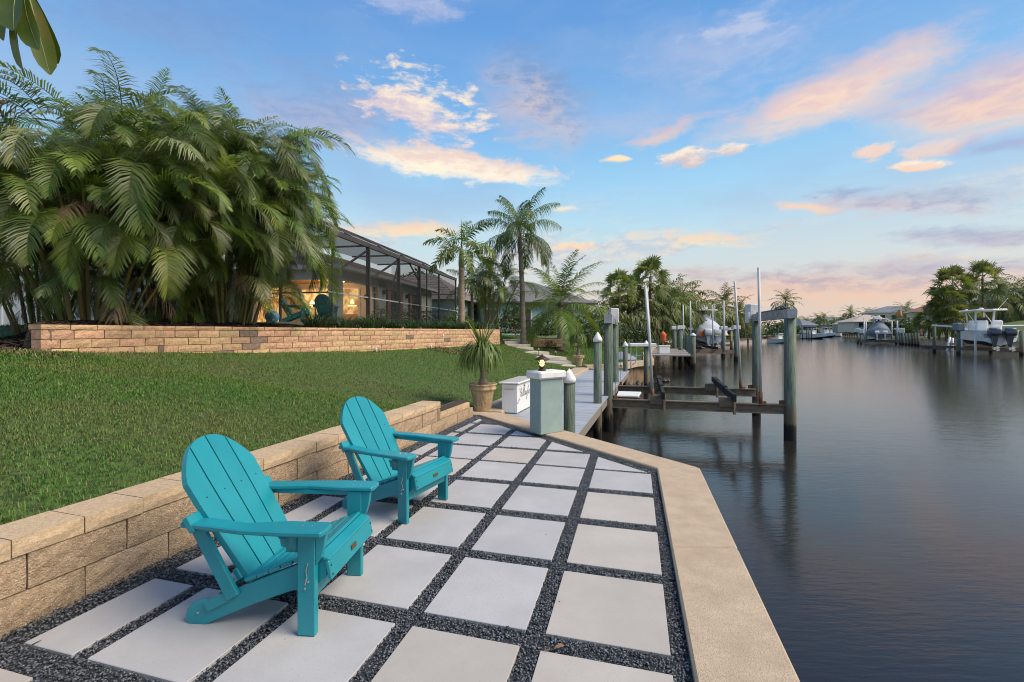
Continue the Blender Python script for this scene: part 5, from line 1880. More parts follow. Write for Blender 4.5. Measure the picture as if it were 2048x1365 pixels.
# windows and curtained doors of the long front
for (s0, s1, z0, z1) in ((5.0, 7.3, DKZ + .05, DKZ + 2.1), (8.2, 10.4, DKZ + .05, DKZ + 2.1)):
    w_ = hbox('window', s0, s1, -.05, -.004, z0, z1, MT['bronze'])
    m_ = (s0 + s1) / 2
    hbox('pane', s0 + .07, m_ - .03, -.065, -.054, z0 + .07, z1 - .07, MT['glassdark'], w_)
    hbox('pane', m_ + .03, s1 - .07, -.065, -.054, z0 + .07, z1 - .07, MT['glassdark'], w_)
    hbox('curtain', s0 + .08, s0 + .45, -.085, -.070, z0 + .07, z1 - .07, MT['curtain'], w_)
    if z0 < DKZ + .5:
        hbox('curtain', s1 - .4, s1 - .08, -.085, -.070, z0 + .07, z1 - .07, MT['curtain'], w_)
for s_ in (4.55, 7.75):
    lt = hbox('wall_light', s_, s_ + .12, -.16, -.004, DKZ + 1.75, DKZ + 2.0, MT['lamp_iron'])
# gutter / fascia and hip roof, tiled in courses
OV = .55
hbox('fascia', -OV, LH + OV, -OV, -OV + .04, ZE - .04, ZE + .16, MT['alum'])
hbox('fascia', -OV, -OV + .04, -OV + .04, DHs + OV, ZE - .04, ZE + .16, MT['alum'])
hbox('soffit', -OV + .04, LH + OV, -OV + .04, -.002, ZE - .02, ZE + .01, MT['wall'])
hbox('soffit', -OV + .04, -.002, 0, DHs + OV, ZE - .02, ZE + .01, MT['wall'])
rise, half_ = 1.55, (DHs + 2 * OV) / 2
RP = [(-OV, -OV), (LH + OV, -OV), (LH + OV, DHs + OV), (-OV, DHs + OV)]
rg0, rg1 = (half_ - OV, half_ - OV), (LH + OV - half_, half_ - OV)
roof = MB().add([hp(*p, ZE + .12) for p in RP] + [hp(*rg0, ZE + .12 + rise), hp(*rg1, ZE + .12 + rise)], [(0, 1, 5, 4), (1, 2, 5), (2, 3, 4, 5), (3, 0, 4)]).build('roof', MT['rooftile'], hs)
nco = 16
for f_, (a, b, c, d) in enumerate(((RP[0], RP[1], rg1, rg0), (RP[3], RP[0], rg0, rg0))):
    for k in range(nco):
        t0_, t1_ = k / nco, (k + 1.12) / nco
        lr = lambda p, q, t_: (p[0] + (q[0] - p[0]) * t_, p[1] + (q[1] - p[1]) * t_)
        z0, z1 = ZE + .12 + rise * t0_, ZE + .12 + rise * min(t1_, 1)
        q = [hp(*lr(a, d, t0_), z0 + .055), hp(*lr(b, c, t0_), z0 + .055), hp(*lr(b, c, min(t1_, 1)), z1 + .012), hp(*lr(a, d, min(t1_, 1)), z1 + .012),
             hp(*lr(a, d, t0_), z0 + .005), hp(*lr(b, c, t0_), z0 + .005)]
        MB().add(q, [(0, 1, 2, 3), (4, 5, 1, 0)]).build('tile_course', MT['rooftile'], roof)
# a second wing of the house further along
w2 = thing('house_wing', 'tiled hip-roofed wing at the far end of the grey house', 'house', (-8.4, 42.5, 1.6), R(-12))
MB().box((0, 0, 1.3), (9, 7, 2.6)).build('wall', MT['teal_wall'], w2)
rf = MB().add([(-5.1, -4.1, 2.6), (5.1, -4.1, 2.6), (5.1, 4.1, 2.6), (-5.1, 4.1, 2.6), (-1.2, 0, 5.2), (1.2, 0, 5.2)], [(0, 1, 5, 4), (1, 2, 5), (2, 3, 4, 5), (3, 0, 4), (3, 2, 1, 0)]).build('roof', MT['rooftile'], w2)
for k in range(14):
    t0_ = k / 14
    x_, y_, z_ = 5.1 - 3.9 * t0_, 4.1 - 4.1 * t0_, 2.6 + 2.6 * t0_
    x2, y2, z2 = 5.1 - 3.9 * (t0_ + .08), 4.1 - 4.1 * (t0_ + .08), 2.6 + 2.6 * (t0_ + .08)
    MB().add([(-x_, -y_ - .02, z_ + .05), (x_, -y_ - .02, z_ + .05), (x2, -max(y2, 0), z2 + .01), (-x2, -max(y2, 0), z2 + .01), (-x_, -y_ - .02, z_), (x_, -y_ - .02, z_)], [(0, 1, 2, 3), (4, 5, 1, 0)]).build('tile_course', MT['rooftile'], rf)
    MB().add([(x_ + .02, -y_, z_ + .05), (x_ + .02, y_, z_ + .05), (x2, max(y2, 0), z2 + .01), (x2, -max(y2, 0), z2 + .01), (x_ + .02, -y_, z_), (x_ + .02, y_, z_)], [(0, 1, 2, 3), (4, 5, 1, 0)]).build('tile_course', MT['rooftile'], rf)
wv_ = MB().box((1.5, -3.52, 1.5), (1.4, .05, 1.1)).build('window', MT['white'], w2)
MB().box((1.5, -3.555, 1.5), (1.2, .02, .9)).build('pane', MT['glassdark'], wv_)

# dark teal chairs, table and a float on the pool deck
def deck_chair(lab, p, heading, sc=1.05):
    t = make_chair('adirondack_chair', lab, 'dark teal pool deck chairs', MT['teal_dark'], p, heading)
    t.scale = (sc, sc, sc)
    return t


c1 = at(638, 645, 16.6)
deck_chair('dark teal adirondack chair with its fanned back towards the garden, on the pool deck', (c1.x + .05, 17.3, DKZ), R(98), 1.12)
c2 = at(592, 645, 16.6)
deck_chair('dark teal adirondack chair seen side on at the edge of the pool deck', (c2.x + .28, 16.7, DKZ), R(10), 1.12)
tb_ = thing('side_table', 'small wooden side table between the dark teal chairs', 'table', (c1.x - .25, 18.2, DKZ))
MB().box((0, 0, .44), (.5, .5, .04)).build('top', MT['tan'], tb_, bevel=.006)
for x in (-.2, .2):
    for y in (-.2, .2):
        MB().box((x, y, .21), (.05, .05, .42)).build('leg', MT['tan'], tb_)
fl_ = thing('pool_float', 'blue pool float standing by the palm trunks with a white ring', 'pool float', at(541, 645, 15.4))
fl_.scale = (.62, .62, .62)
MB().lathe([(.34, -.03), (.36, 0), (.34, .03)], n=18).build('disc', mat('blue_vinyl', (.06, .20, .30), rough=.5), fl_, True, rot=(R(80), 0, R(15)), loc=(.1, 0, .3))
pts = [(.26 * math.cos(a), -.08, .34 + .3 * math.sin(a)) for a in np.linspace(.2, 5.6, 18)]
MB().tube(pts, .018, 6).build('ring', MT['pvc'], fl_, True)


# ================================================================== other houses
def hip_house(name, label, p, w, d, h, rise, rz, wall, roofm, wins=(), group=None, over=.6, storeys=1):
    t = thing(name, label, 'house', p, rz, group)
    MB().box((0, 0, h / 2), (w, d, h)).build('wall', wall, t)
    W, D = w / 2 + over, d / 2 + over
    rl = max(.3, W - D)
    rf_ = MB().add([(-W, -D, h), (W, -D, h), (W, D, h), (-W, D, h), (-rl, 0, h + rise), (rl, 0, h + rise)], [(0, 1, 5, 4), (1, 2, 5), (2, 3, 4, 5), (3, 0, 4), (3, 2, 1, 0)]).build('roof', roofm, t)
    MB().box((0, 0, h - .08), (2 * W - .02, 2 * D - .02, .15)).build('fascia', MT['white'] if p[1] > 60 else MT['bronze'], rf_)
    for (x, z, ww, hh) in wins:
        f_ = MB().box((x, -d / 2 - .02, z), (ww, .08, hh)).build('window', MT['white'], t)
        MB().box((x, -d / 2 - .07, z), (ww - .2, .03, hh - .2)).build('pane', MT['glassdark'], f_)
    return t


p = at(1040, 660, 42)
nh = hip_house('neighbour_house', 'pale aqua house with grey hip roof behind the coconut palm', (p.x + .6, 44, 1.2), 9.5, 8, 2.9, 2.2, R(14), MT['teal_wall'], MT['greyroof'], ((-4.2, 1.6, 1.2, 1.4), (-1.5, 1.4, 1.8, 2.0), (2.5, 1.4, 1.8, 2.0)))
mb_ = thing('mailbox_post', 'dark post with a cross rail in front of the aqua house', 'post', at(1078, 664, 30))
MB().box((0, 0, .35), (.12, .12, 1.0)).build('post', MT['lamp_iron'], mb_)
MB().box((-.8, 0, .72), (1.7, .06, .08)).build('rail', MT['lamp_iron'], mb_)
# ================================================================== boat lift beside the dock
LF, RF, LR, RR = Vector((2.31, 10.9, 0)), Vector((6.11, 10.0, 0)), Vector((3.12, 13.8, 0)), Vector((6.93, 12.9, 0))
lift = thing('boat_lift', 'empty four-post boat lift with rusty cradle beams beside the plank dock', 'boat lift')
for p_, top_, r_ in ((LF, 1.71, .112), (RF, 1.80, .122), (LR, 1.71, .112), (RR, 1.80, .112)):
    piling(lift, 'piling', p_, top_, r_, cap=False)


def ibeam(b, p_, q_, w, h, t=.02):
    u = Vector((0, 0, 1))
    for dz in (-h / 2 + t / 2, h / 2 - t / 2):
        b.bar(p_ + u * dz, q_ + u * dz, w, t)
    b.bar(p_, q_, t * .8, h - 2 * t - .002)
    return b


def trussbeam(p_, q_, z, h=.20, w=.16):
    """top beam over the piles: two channels with the winding shaft and V struts"""
    b = MB()
    ex = (q_ - p_).normalized()
    sx_ = Vector((ex.y, -ex.x, 0))
    a, c = p_ - ex * .16 + Vector((0, 0, z + h / 2)), q_ + ex * .16 + Vector((0, 0, z + h / 2))
    for s in (-1, 1):
        b.bar(a + sx_ * s * w / 2, c + sx_ * s * w / 2, .015, h)
    b.bar(a + Vector((0, 0, h / 2 - .01)), c + Vector((0, 0, h / 2 - .01)), w, .014)
    b.bar(a - ex * .004, a + ex * .03, w + .02, h + .01)
    b.bar(c - ex * .03, c + ex * .004, w + .02, h + .01)
    o = b.build('top_beam', MT['alum'], lift)
    v = MB()
    L_ = (c - a).length
    for k in range(5):
        s0 = .5 + k * (L_ - .9) / 5
        for dr in (0, 1):
            p0 = a + ex * (s0 + (0 if dr else .34)) + Vector((0, 0, -h / 2 + .02))
            p1 = a + ex * (s0 + .17) + Vector((0, 0, h / 2 - .02))
            for s in (-1, 1):
                v.bar(p0 + sx_ * s * (w / 2 + .012), p1 + sx_ * s * (w / 2 + .012), .008, .018)
    v.build('strut', MT['alum'], o)
    sh = MB().tube([a + Vector((0, 0, h / 2 + .03)) + ex * .2, c + Vector((0, 0, h / 2 + .03)) - ex * .2], .022, 8)
    sh.build('winding_shaft', MT['cable'], o)
    return o


trussbeam(LF, LR, 1.71)
tbR = trussbeam(RF, RR, 1.80)
cl = MB().tube([RF + Vector((.05, .25, 2.04)), RF + Vector((.08, .45, 2.10)), RF + Vector((.02, .6, 2.04)), RF + Vector((.14, .5, 2.03)), RF + Vector((.0, .35, 2.06))], .022, 6)
cl.build('cable_coil', MT['cable'], tbR, True)
for p_, z, s in ((LR, 1.78, .26), (RR, 1.86, .30)):
    bxm = MB().box((p_.x + .02, p_.y + .25, z + .22), (s, .30, .44)).build('motor_box', MT['dirty_white'], lift, bevel=.02)
    MB().box((p_.x - s * .52, p_.y + .2, z + .05), (.04, .2, .3)).build('junction_box', MT['white'], lift, bevel=.006)
# cradle
CZ = -.20
cf0, cf1 = LF.lerp(RF, .025), LF.lerp(RF, .97)
cr0, cr1 = LR.lerp(RR, .015) - Vector((.06, .2, 0)), LR.lerp(RR, .985) - Vector((.06, .2, 0))
zc = Vector((0, 0, CZ))
for a, c in ((cf0, cf1), (cr0, cr1)):
    ibeam(MB(), a + zc, c + zc, .15, .21).build('cradle_beam', MT['beam'], lift)
for a, t_ in ((LF, 1), (RF, 1), (LR, 1), (RR, 1)):
    c_ = a.lerp(RF if a is LF else LF if a is RF else RR if a is LR else LR, .04)
    MB().tube([c_ + Vector((0, -.03, 1.8)), c_ + Vector((0, -.03, CZ + .1))], .006, 5).build('lift_cable', MT['cable'], lift)
    MB().box(c_ + Vector((0, 0, CZ + .13)), (.10, .08, .12)).build('cable_sheave', MT['rust'], lift, bevel=.01)
for f_ in (.31, .715):
    a, c = cf0.lerp(cf1, f_), cr0.lerp(cr1, f_ + .01)
    ex = (c - a).normalized()
    zb = Vector((0, 0, CZ + .25))
    bk = MB()
    bk.bar(a - ex * .32 + zb, a + ex * 1.1 + zb, .075, .17)
    bk.bar(a + ex * 1.0 + zb + Vector((0, 0, .03)), c - ex * .3 + zb + Vector((0, 0, .03)), .10, .17)
    bk.bar(c - ex * .4 + zb + Vector((0, 0, .06)), c + ex * .45 + zb + Vector((0, 0, .06)), .12, .15)
    bk.build('bunk', MT['black'], lift, bevel=.01)
    for q_ in (a, c):
        MB().box(q_ + Vector((-.12, 0, CZ + .12)), (.34, .10, .22), math.atan2(ex.y, ex.x) - R(90)).build('bunk_bracket', MT['beam'], lift, bevel=.006)
        MB().box(q_ + Vector((.0, -.10, CZ + .02)), (.05, .04, .34)).build('bunk_bolt_plate', MT['beam'], lift)


def guide(f_, a, c, dx, top_, dbl=False, off=0.0):
    p_ = a.lerp(c, f_) + Vector((off, -.03, 0))
    g_ = MB().tube([p_ + Vector((0, 0, CZ + .30)), p_ + Vector((dx * .35, 0, 1.2)), p_ + Vector((dx, 0, top_))], [.031, .031, .030], 9).build('guide_pole', MT['pvc'], lift, True)
    MB().tube([p_ + Vector((0, 0, CZ + .06)), p_ + Vector((0, 0, CZ + .36))], .042, 9).build('pole_socket', MT['rust'], g_, True)
    MB().box(p_ + Vector((.05, 0, CZ + .12)), (.12, .07, .08)).build('pole_foot', MT['rust'], g_)


guide(.245, cf0, cf1, -.17, 2.58)
guide(.868, cf0, cf1, -.04, 2.93)
guide(.245, cr0, cr1, -.15, 2.75, off=.08)
guide(.88, cr0, cr1, -.17, 2.92, off=.06)
# white walkboard on the dock side of the cradle
w0 = LF + Vector((.22, .12, CZ + .17))
wk = MB()
wk.add([w0, w0 + Vector((.50, -.12, .0)), w0 + Vector((.78, .62, .0)), w0 + Vector((.22, .75, .0)), w0 - Vector((0, 0, .05)), w0 + Vector((.50, -.12, -.05)), w0 + Vector((.78, .62, -.05)), w0 + Vector((.22, .75, -.05))],
       [(0, 1, 2, 3), (7, 6, 5, 4), (0, 4, 5, 1), (1, 5, 6, 2), (2, 6, 7, 3), (3, 7, 4, 0)])
wk.build('walkboard', MT['white'], lift, bevel=.012)
MB().box(w0 + Vector((.36, .3, -.11)), (.55, .5, .09), R(-13)).build('walkboard_support', MT['beam'], lift)
ol = MB().box(LR + Vector((-.02, -.13, -.1)), (.09, .05, .13)).build('outlet_box', MT['tan'], lift, bevel=.006)
MB().tube([LR + Vector((0, -.14, -.16)), LR + Vector((.1, -.16, -.38)), LR + Vector((.2, -.14, -.55))], .012, 6).build('conduit', MT['cable'], ol)

# white fillet table on the neighbouring piling, and that garden's seawall
ft = thing('fillet_table', 'white fish-cleaning table on bent tube legs at the end of the dock', 'table', at(1283, 690, 18.0))
MB().box((0, 0, 0), (1.02, .5, .13)).build('top', MT['white'], ft, bevel=.015)
for x in (-.42, -.20, .38):
    MB().tube([(x, 0, -.06), (x, 0, -.55), (x - .05, 0, -.72), (x - .16, 0, -.78)] if x != -.42 else [(x, 0, -.06), (x, 0, -1.0)], .022, 7).build('leg', MT['white'], ft, True)
MB().tube([(-.42, 0, -.42), (.38, 0, -.42)], .022, 7).build('rail', MT['white'], ft, True)
pile_thing('green piling beside the white fillet table', (5.28, 17.9, 0), .98, .095)
nsw = thing('seawall', 'stained tan seawall below the neighbouring lawn', 'seawall')
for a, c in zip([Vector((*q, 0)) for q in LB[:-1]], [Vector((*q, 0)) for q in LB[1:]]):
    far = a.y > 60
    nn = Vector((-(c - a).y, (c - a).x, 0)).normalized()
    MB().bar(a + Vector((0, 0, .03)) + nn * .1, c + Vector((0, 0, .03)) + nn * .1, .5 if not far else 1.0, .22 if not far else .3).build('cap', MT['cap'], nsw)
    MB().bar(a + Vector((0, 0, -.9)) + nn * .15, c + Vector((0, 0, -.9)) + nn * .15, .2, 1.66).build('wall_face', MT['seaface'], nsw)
rk = thing('riprap', 'dark rocks piled along the foot of the neighbouring seawall', 'rocks')
rk['kind'] = 'stuff'
r = np.random.default_rng(5)
rb_ = MB()
for i in range(46):
    t_ = r.random()
    q_ = Vector((5.0 + 2.2 * t_ + r.uniform(0, .3), 19.9 + 2.0 * t_ + r.uniform(-.3, 0), ZW + r.uniform(-.05, .10)))
    s_ = r.uniform(.06, .15)
    rb_.add([q_ + Vector(v) * s_ * r.uniform(.7, 1.3) for v in octa], [tuple(f) for f in oct_f])
rb_.build('rocks', MT['rock'], rk)


# ================================================================== boats
def hull_part(t, L, B, H, m_top, m_bot, name='hull'):
    """stern at x=0, bow at x=L, keel at z=0"""
    N_ = 13
    S = []
    for i in range(N_):
        q = i / (N_ - 1)
        hb = B / 2 * (1 - max(0, (q - .45) / .55) ** 2.3) * (.94 + .06 * min(1, q * 3))
        hc = hb * .86 * (1 - .35 * q ** 3)
        kz = H * .72 * max(0, (q - .62) / .38) ** 2.4
        cz = H * (.30 + .42 * q ** 2.2)
        sz = H * (1 + .20 * q ** 1.6)
        S.append((q * L + (0 if q < 1 else .0), hb, hc, kz, min(cz, sz - .02), sz))
    vs, fs_t, fs_b = [], [], []
    for (x, hb, hc, kz, cz, sz) in S:
        vs += [(x, -hb, sz), (x, -hc, cz), (x, 0, min(kz, cz)), (x, hc, cz), (x, hb, sz)]
    for i in range(N_ - 1):
        a = i * 5
        for k in range(4):
            f = (a + k, a + k + 1, a + 5 + k + 1, a + 5 + k)
            (fs_t if k in (0, 3) else fs_b).append(f)
    fs_t.append((0, 4, 3, 2, 1))
    top = MB().add(vs, fs_t)
    o = top.build(name, m_top, t, True)
    MB().add([(v[0], v[1] * 1.002, v[2] - .004) for v in vs], fs_b).build('bottom', m_bot, t, True)
    dk = MB()
    dv, df = [], []
    for i, (x, hb, hc, kz, cz, sz) in enumerate(S):
        dv += [(x, -hb * .93, sz - .10), (x, hb * .93, sz - .10)]
        if i:
            k = len(dv) - 4
            df.append((k, k + 2, k + 3, k + 1))
    dk.add(dv, df).build('deck', m_top, t)
    rl = MB()
    for s in (-1, 1):
        rl.tube([(x, s * hb * 1.0, sz) for (x, hb, hc, kz, cz, sz) in S], .05, 6)
    rl.build('gunwale', m_top, t, True)
    return S


def outboard(t, x, y, z, m, sc=1.0):
    o = MB()
    prof = [(-.30, .0), (-.34, .25), (-.28, .52), (-.10, .62), (.14, .60), (.24, .50), (.26, .2), (.20, .0)]
    vs, fs = [], []
    for k, (w_, pf) in enumerate(((.20, .90), (.30, 1.0), (.30, 1.0), (.20, .90))):
        yy = (-.30, -.20, .20, .30)[k]
        for (a, c) in prof:
            vs.append((x + (a * pf) * sc, y + yy * sc * 1.05, z + (.3 + (c - .3) * pf) * sc))
    n_ = len(prof)
    for k in range(3):
        for i in range(n_):
            j = (i + 1) % n_
            fs.append((k * n_ + i, k * n_ + j, (k + 1) * n_ + j, (k + 1) * n_ + i))
    fs.append(tuple(range(n_ - 1, -1, -1)))
    fs.append(tuple(3 * n_ + i for i in range(n_)))
    mo = o.add(vs, fs).build('outboard_motor', m, t, True, bevel=.02)
    MB().add([(x + a * sc, y + b_ * sc, z + c * sc) for a, b_, c in ((-.22, -.17, 0), (.18, -.17, 0), (.18, .17, 0), (-.22, .17, 0), (-.16, -.06, -.75), (.06, -.06, -.75), (.06, .06, -.75), (-.16, .06, -.75))],
             [(0, 1, 2, 3), (7, 6, 5, 4), (0, 4, 5, 1), (1, 5, 6, 2), (2, 6, 7, 3), (3, 7, 4, 0)]).build('midsection', m, mo)
    MB().add([(x + a * sc, y + b_ * sc, z + c * sc) for a, b_, c in ((-.30, -.015, -.75), (.10, -.02, -.75), (.10, .02, -.75), (-.30, .015, -.75), (-.10, -.01, -1.22), (.02, -.01, -1.18), (.02, .01, -1.18), (-.10, .01, -1.22))],
             [(0, 1, 2, 3), (7, 6, 5, 4), (0, 4, 5, 1), (1, 5, 6, 2), (2, 6, 7, 3), (3, 7, 4, 0)]).build('skeg', m, mo)
    MB().tube([(x - .34 * sc, y, z - .95 * sc), (x + .10 * sc, y, z - .95 * sc), (x + .2 * sc, y, z - .95 * sc)], [.07 * sc, .08 * sc, .02 * sc], 8).build('gearcase', MT['gel'], mo, True)
    pr = MB()
    for k in range(3):
        a = k * 2.094
        pr.box((x - .37 * sc, y + math.cos(a) * .12 * sc, z - .95 * sc + math.sin(a) * .12 * sc), (.03 * sc, .13 * sc, .20 * sc), rot=Matrix.Rotation(a, 3, 'X'))
    pr.build('propeller', MT['steel'], mo)
    MB().box((x - .05 * sc, y - .318 * sc, z + .33 * sc), (.32 * sc, .006, .05 * sc)).build('badge', MT['gel'], mo)
    return mo


def text_mesh(txt, size, m, name='lettering', shear=0.0):
    cu = bpy.data.curves.new(name, 'FONT')
    cu.body = txt
    cu.size = size
    cu.shear = shear
    cu.extrude = .004
    cu.align_x = 'CENTER'
    cu.resolution_u = 3
    o = bpy.data.objects.new(name, cu)
    COL.objects.link(o)
    dg = bpy.context.evaluated_depsgraph_get()
    me = bpy.data.meshes.new_from_object(o.evaluated_get(dg))
    bpy.data.objects.remove(o)
    me.materials.clear()
    me.materials.append(m)
    return me


# --- white centre console on the far bank's lift
st_, bw_ = Vector((47.4, 44.2, 0)), Vector((51.7, 53.0, 0))
ang = math.atan2((bw_ - st_).y, (bw_ - st_).x)
B1 = thing('centre_console_boat', 'white centre console boat with hardtop and two dark outboards on a lift', 'boat', (st_.x, st_.y, .12), ang)
B1.scale = (.95, .86, .86)
hull_part(B1, 10.0, 3.3, 1.75, MT['gel'], MT['hullblue'])
MB().box((.28, 0, 1.35), (.5, 3.0, .75)).build('transom', MT['gel'], B1, bevel=.05)
MB().box((.02, 0, 1.15), (.06, 2.7, .5)).build('transom_panel', mat('silver_gelcoat', (.42, .46, .50), rough=.3), B1, bevel=.01)
lt = obj('lettering', text_mesh('UTO', .42, mat('green_gold_letter', (.20, .22, .06), rough=.5)), B1, (-.035, 1.05, 1.1), (R(90), 0, R(-90)))
MB().box((4.6, 0, 2.25), (1.5, 1.3, 1.5)).build('console', MT['gel'], B1, bevel=.12)
MB().box((4.1, 0, 3.1), (.08, 1.2, .55), rot=Matrix.Rotation(R(-20), 3, 'Y')).build('windscreen', MT['glassdark'], B1)
for y in (-.75, .75):
    MB().box((2.6, y * .9, 2.05), (.8, 1.0, .9)).build('seat', MT['gel'], B1, bevel=.16)
    MB().box((2.2, y * .9, 2.6), (.3, 1.0, .7)).build('seat_back', MT['gel'], B1, bevel=.12)
    MB().bar((4.9, y * 1.0, 1.6), (5.4, y * 1.1, 4.1), .12, .09).build('hardtop_leg', MT['gel'], B1)
    MB().bar((3.4, y * 1.0, 1.6), (3.1, y * 1.1, 4.1), .16, .12).build('hardtop_leg', MT['gel'], B1)
    MB().bar((3.3, y, 2.6), (5.1, y, 3.9), .06, .06).build('brace', MT['gel'], B1)
MB().prism([(1.6, -1.35), (5.6, -1.45), (6.8, -1.0), (7.1, 0), (6.8, 1.0), (5.6, 1.45), (1.6, 1.35), (1.3, 0)], 4.08, 4.26).build('hardtop', MT['gel'], B1, bevel=.05)
MB().lathe([(.22, 0), (.22, .12), (.08, .22)], n=12).build('radar_dome', MT['gel'], B1, True, loc=(3.2, .3, 4.27))
MB().lathe([(.14, 0), (.14, .12), (.05, .2)], n=12).build('gps_dome', MT['gel'], B1, True, loc=(5.9, .6, 4.27))
MB().tube([(3.4, -1.2, 4.2), (2.2, -1.6, 5.5)], .03, 6).build('outrigger', MT['gel'], B1)
MB().tube([(6.4, -1.4, 1.95), (7.6, -1.35, 2.25), (9.0, -.8, 2.35), (9.9, 0, 2.4), (9.0, .8, 2.35), (7.6, 1.35, 2.25), (6.4, 1.4, 1.95)], .03, 6).build('bow_rail', MT['steel'], B1, True)
for y in (-.55, .55):
    outboard(B1, -.35, y * 1.15, 1.15, MT['motor'], 1.5)
# its lift: green piles, white guide posts, bunk beams
L2 = thing('boat_lift', 'boat lift with green piles and a grey motor box under the white centre console', 'boat lift')
ex, ey = Vector((math.cos(ang), math.sin(ang), 0)), Vector((-math.sin(ang), math.cos(ang), 0))
O2 = Vector((st_.x, st_.y, 0))
for (s, w_, top_) in ((2.2, 2.3, 1.75), (8.2, 2.4, 2.1), (2.2, -2.4, 1.6), (8.2, -2.4, 1.7)):
    piling(L2, 'piling', O2 + ex * s + ey * w_, top_, .16, cap=False)
MB().box(O2 + ex * 2.2 + ey * 2.3 + Vector((0, 0, 2.0)), (.8, .7, .85)).build('motor_box', MT['grey'], L2, bevel=.1)
for s in (2.2, 8.2):
    MB().bar(O2 + ex * s - ey * 2.3 + Vector((0, 0, -.25)), O2 + ex * s + ey * 2.3 + Vector((0, 0, -.25)), .2, .3).build('cradle_beam', MT['beam'], L2)
for s in (1, -1):
    MB().bar(O2 + ex * 1.2 + ey * .9 * s + Vector((0, 0, .12)), O2 + ex * 8.6 + ey * .9 * s + Vector((0, 0, .12)), .15, .22).build('bunk', MT['tan'], L2)
MB().bar(O2 + ex * 2.0 + ey * 2.35 + Vector((0, 0, 2.0)), O2 + ex * 8.6 + ey * 2.45 + Vector((0, 0, 2.25)), .14, .16).build('catwalk_rail', MT['white'], L2)
for (px_, Yp, top_, ln_) in ((1896, 57, .85, .25), (1905, 56, .75, 0), (1925, 49, 1.9, 0), (1951, 46, 1.6, 0)):
    q_ = at(px_, 690, Yp)
    q_.z = 0
    MB().tube([q_ + Vector((-ln_, 0, -1.3)), q_ + Vector((ln_, 0, top_))], .11, 8).build('guide_post', MT['white'], L2, True)
hr = thing('hand_rail', 'white tubular handrail along the far bank behind the outboards', 'handrail', (57.5, 51.5, .45))
for x in (-2.2, .6, 3.6):
    MB().tube([(x, 0, 0), (x, 0, 1.7)], .09, 7).build('post', MT['white'], hr)
MB().tube([(-2.2, 0, 1.7), (3.6, 0, 1.8)], .09, 7).build('rail', MT['white'], hr)


# --- boat under a slate cover, stern on
def covered_boat(name, label, p_, ang_, L, B, H, mc, mh, mb_, motors, mm, ridge, sc=1.0, motor_cover=False):
    t = thing(name, label, 'boat', p_, ang_)
    S = hull_part(t, L, B, H, mh, mb_)
    vs, fs = [], []
    nK = 9
    for i, (x, hb, hc, kz, cz, sz) in enumerate(S):
        q = x / L
        hgt = ridge * (math.exp(-((q - .38) / .30) ** 2)) + .12
        for k in range(nK):
            a = -1 + 2 * k / (nK - 1)
            sag = (1 - abs(a) ** 1.25)
            vs.append((x - (.12 if i == 0 else 0), a * (hb + .06), sz + .04 - .55 * (abs(a) > .99) + hgt * sag + .03 * math.sin(i * 3 + k * 2)))
    for i in range(len(S) - 1):
        for k in range(nK - 1):
            a = i * nK + k
            fs.append((a, a + 1, a + nK + 1, a + nK))
    fs.append(tuple(range(nK - 1, -1, -1)))
    MB().add(vs, fs).build('cover', mc, t, True)
    zt = S[0][5] + ridge + .25
    for y in (-.6, .6):
        for x in (L * .32, L * .48):
            MB().bar((x, y, zt - 1.2), (x, y * 1.1, zt + .1), .09, .09).build('hardtop_leg', MT['gel'], t)
    MB().prism([(L * .24, -B * .36), (L * .52, -B * .38), (L * .60, 0), (L * .52, B * .38), (L * .24, B * .36)], zt, zt + .15).build('hardtop', MT['gel'], t, bevel=.04)
    rd = MB().lathe([(.30, 0), (.32, .12), (.2, .24)], n=12).build('radar_dome', MT['gel'], t, True, loc=(L * .4, 0, zt + .5))
    MB().box((L * .4, 0, zt + .33), (.3, 1.0, .35)).build('radar_mast', MT['gel'], t, bevel=.05)
    for y in motors:
        outboard(t, -.35, y, H * .62, mm, sc)
    return t


c_ = at(1768, 680, 86)
covered_boat('covered_boat', 'boat wrapped in a slate grey cover on a lift across the canal', (c_.x - .6, 86, .15), R(57), 8.5, 3.6, 1.5, MT['tarp'], MT['tarp'], MT['hullblue'], (-.6, .6), MT['gel'], 2.0)
L3 = thing('boat_lift', 'boat lift with white guide poles under the slate covered boat', 'boat lift', (c_.x - .6, 86, 0), R(-33))
for (x, y, h_) in ((-3.0, -.5, 1.2), (3.0, -.5, 1.3), (-3.0, 6, 1.4), (3.0, 6, 1.4)):
    MB().tube([(x, y, -2), (x, y, h_)], .17, 9).build('piling', MT['green'], L3, True)
    MB().box((x, y, h_ + .4), (.75, .5, .85)).build('motor_box', MT['white'], L3, bevel=.05)
for (x, y) in ((-2.5, 0), (-2.1, 1.5), (2.4, 0), (1.9, 2.5)):
    MB().tube([(x, y, -.6), (x, y, 3.6)], .12, 8).build('guide_pole', MT['pvc'], L3, True)
for y in (0.6, 5):
    MB().bar((-3, y, -.25), (3, y, -.25), .25, .35).build('cradle_beam', MT['beam'], L3)
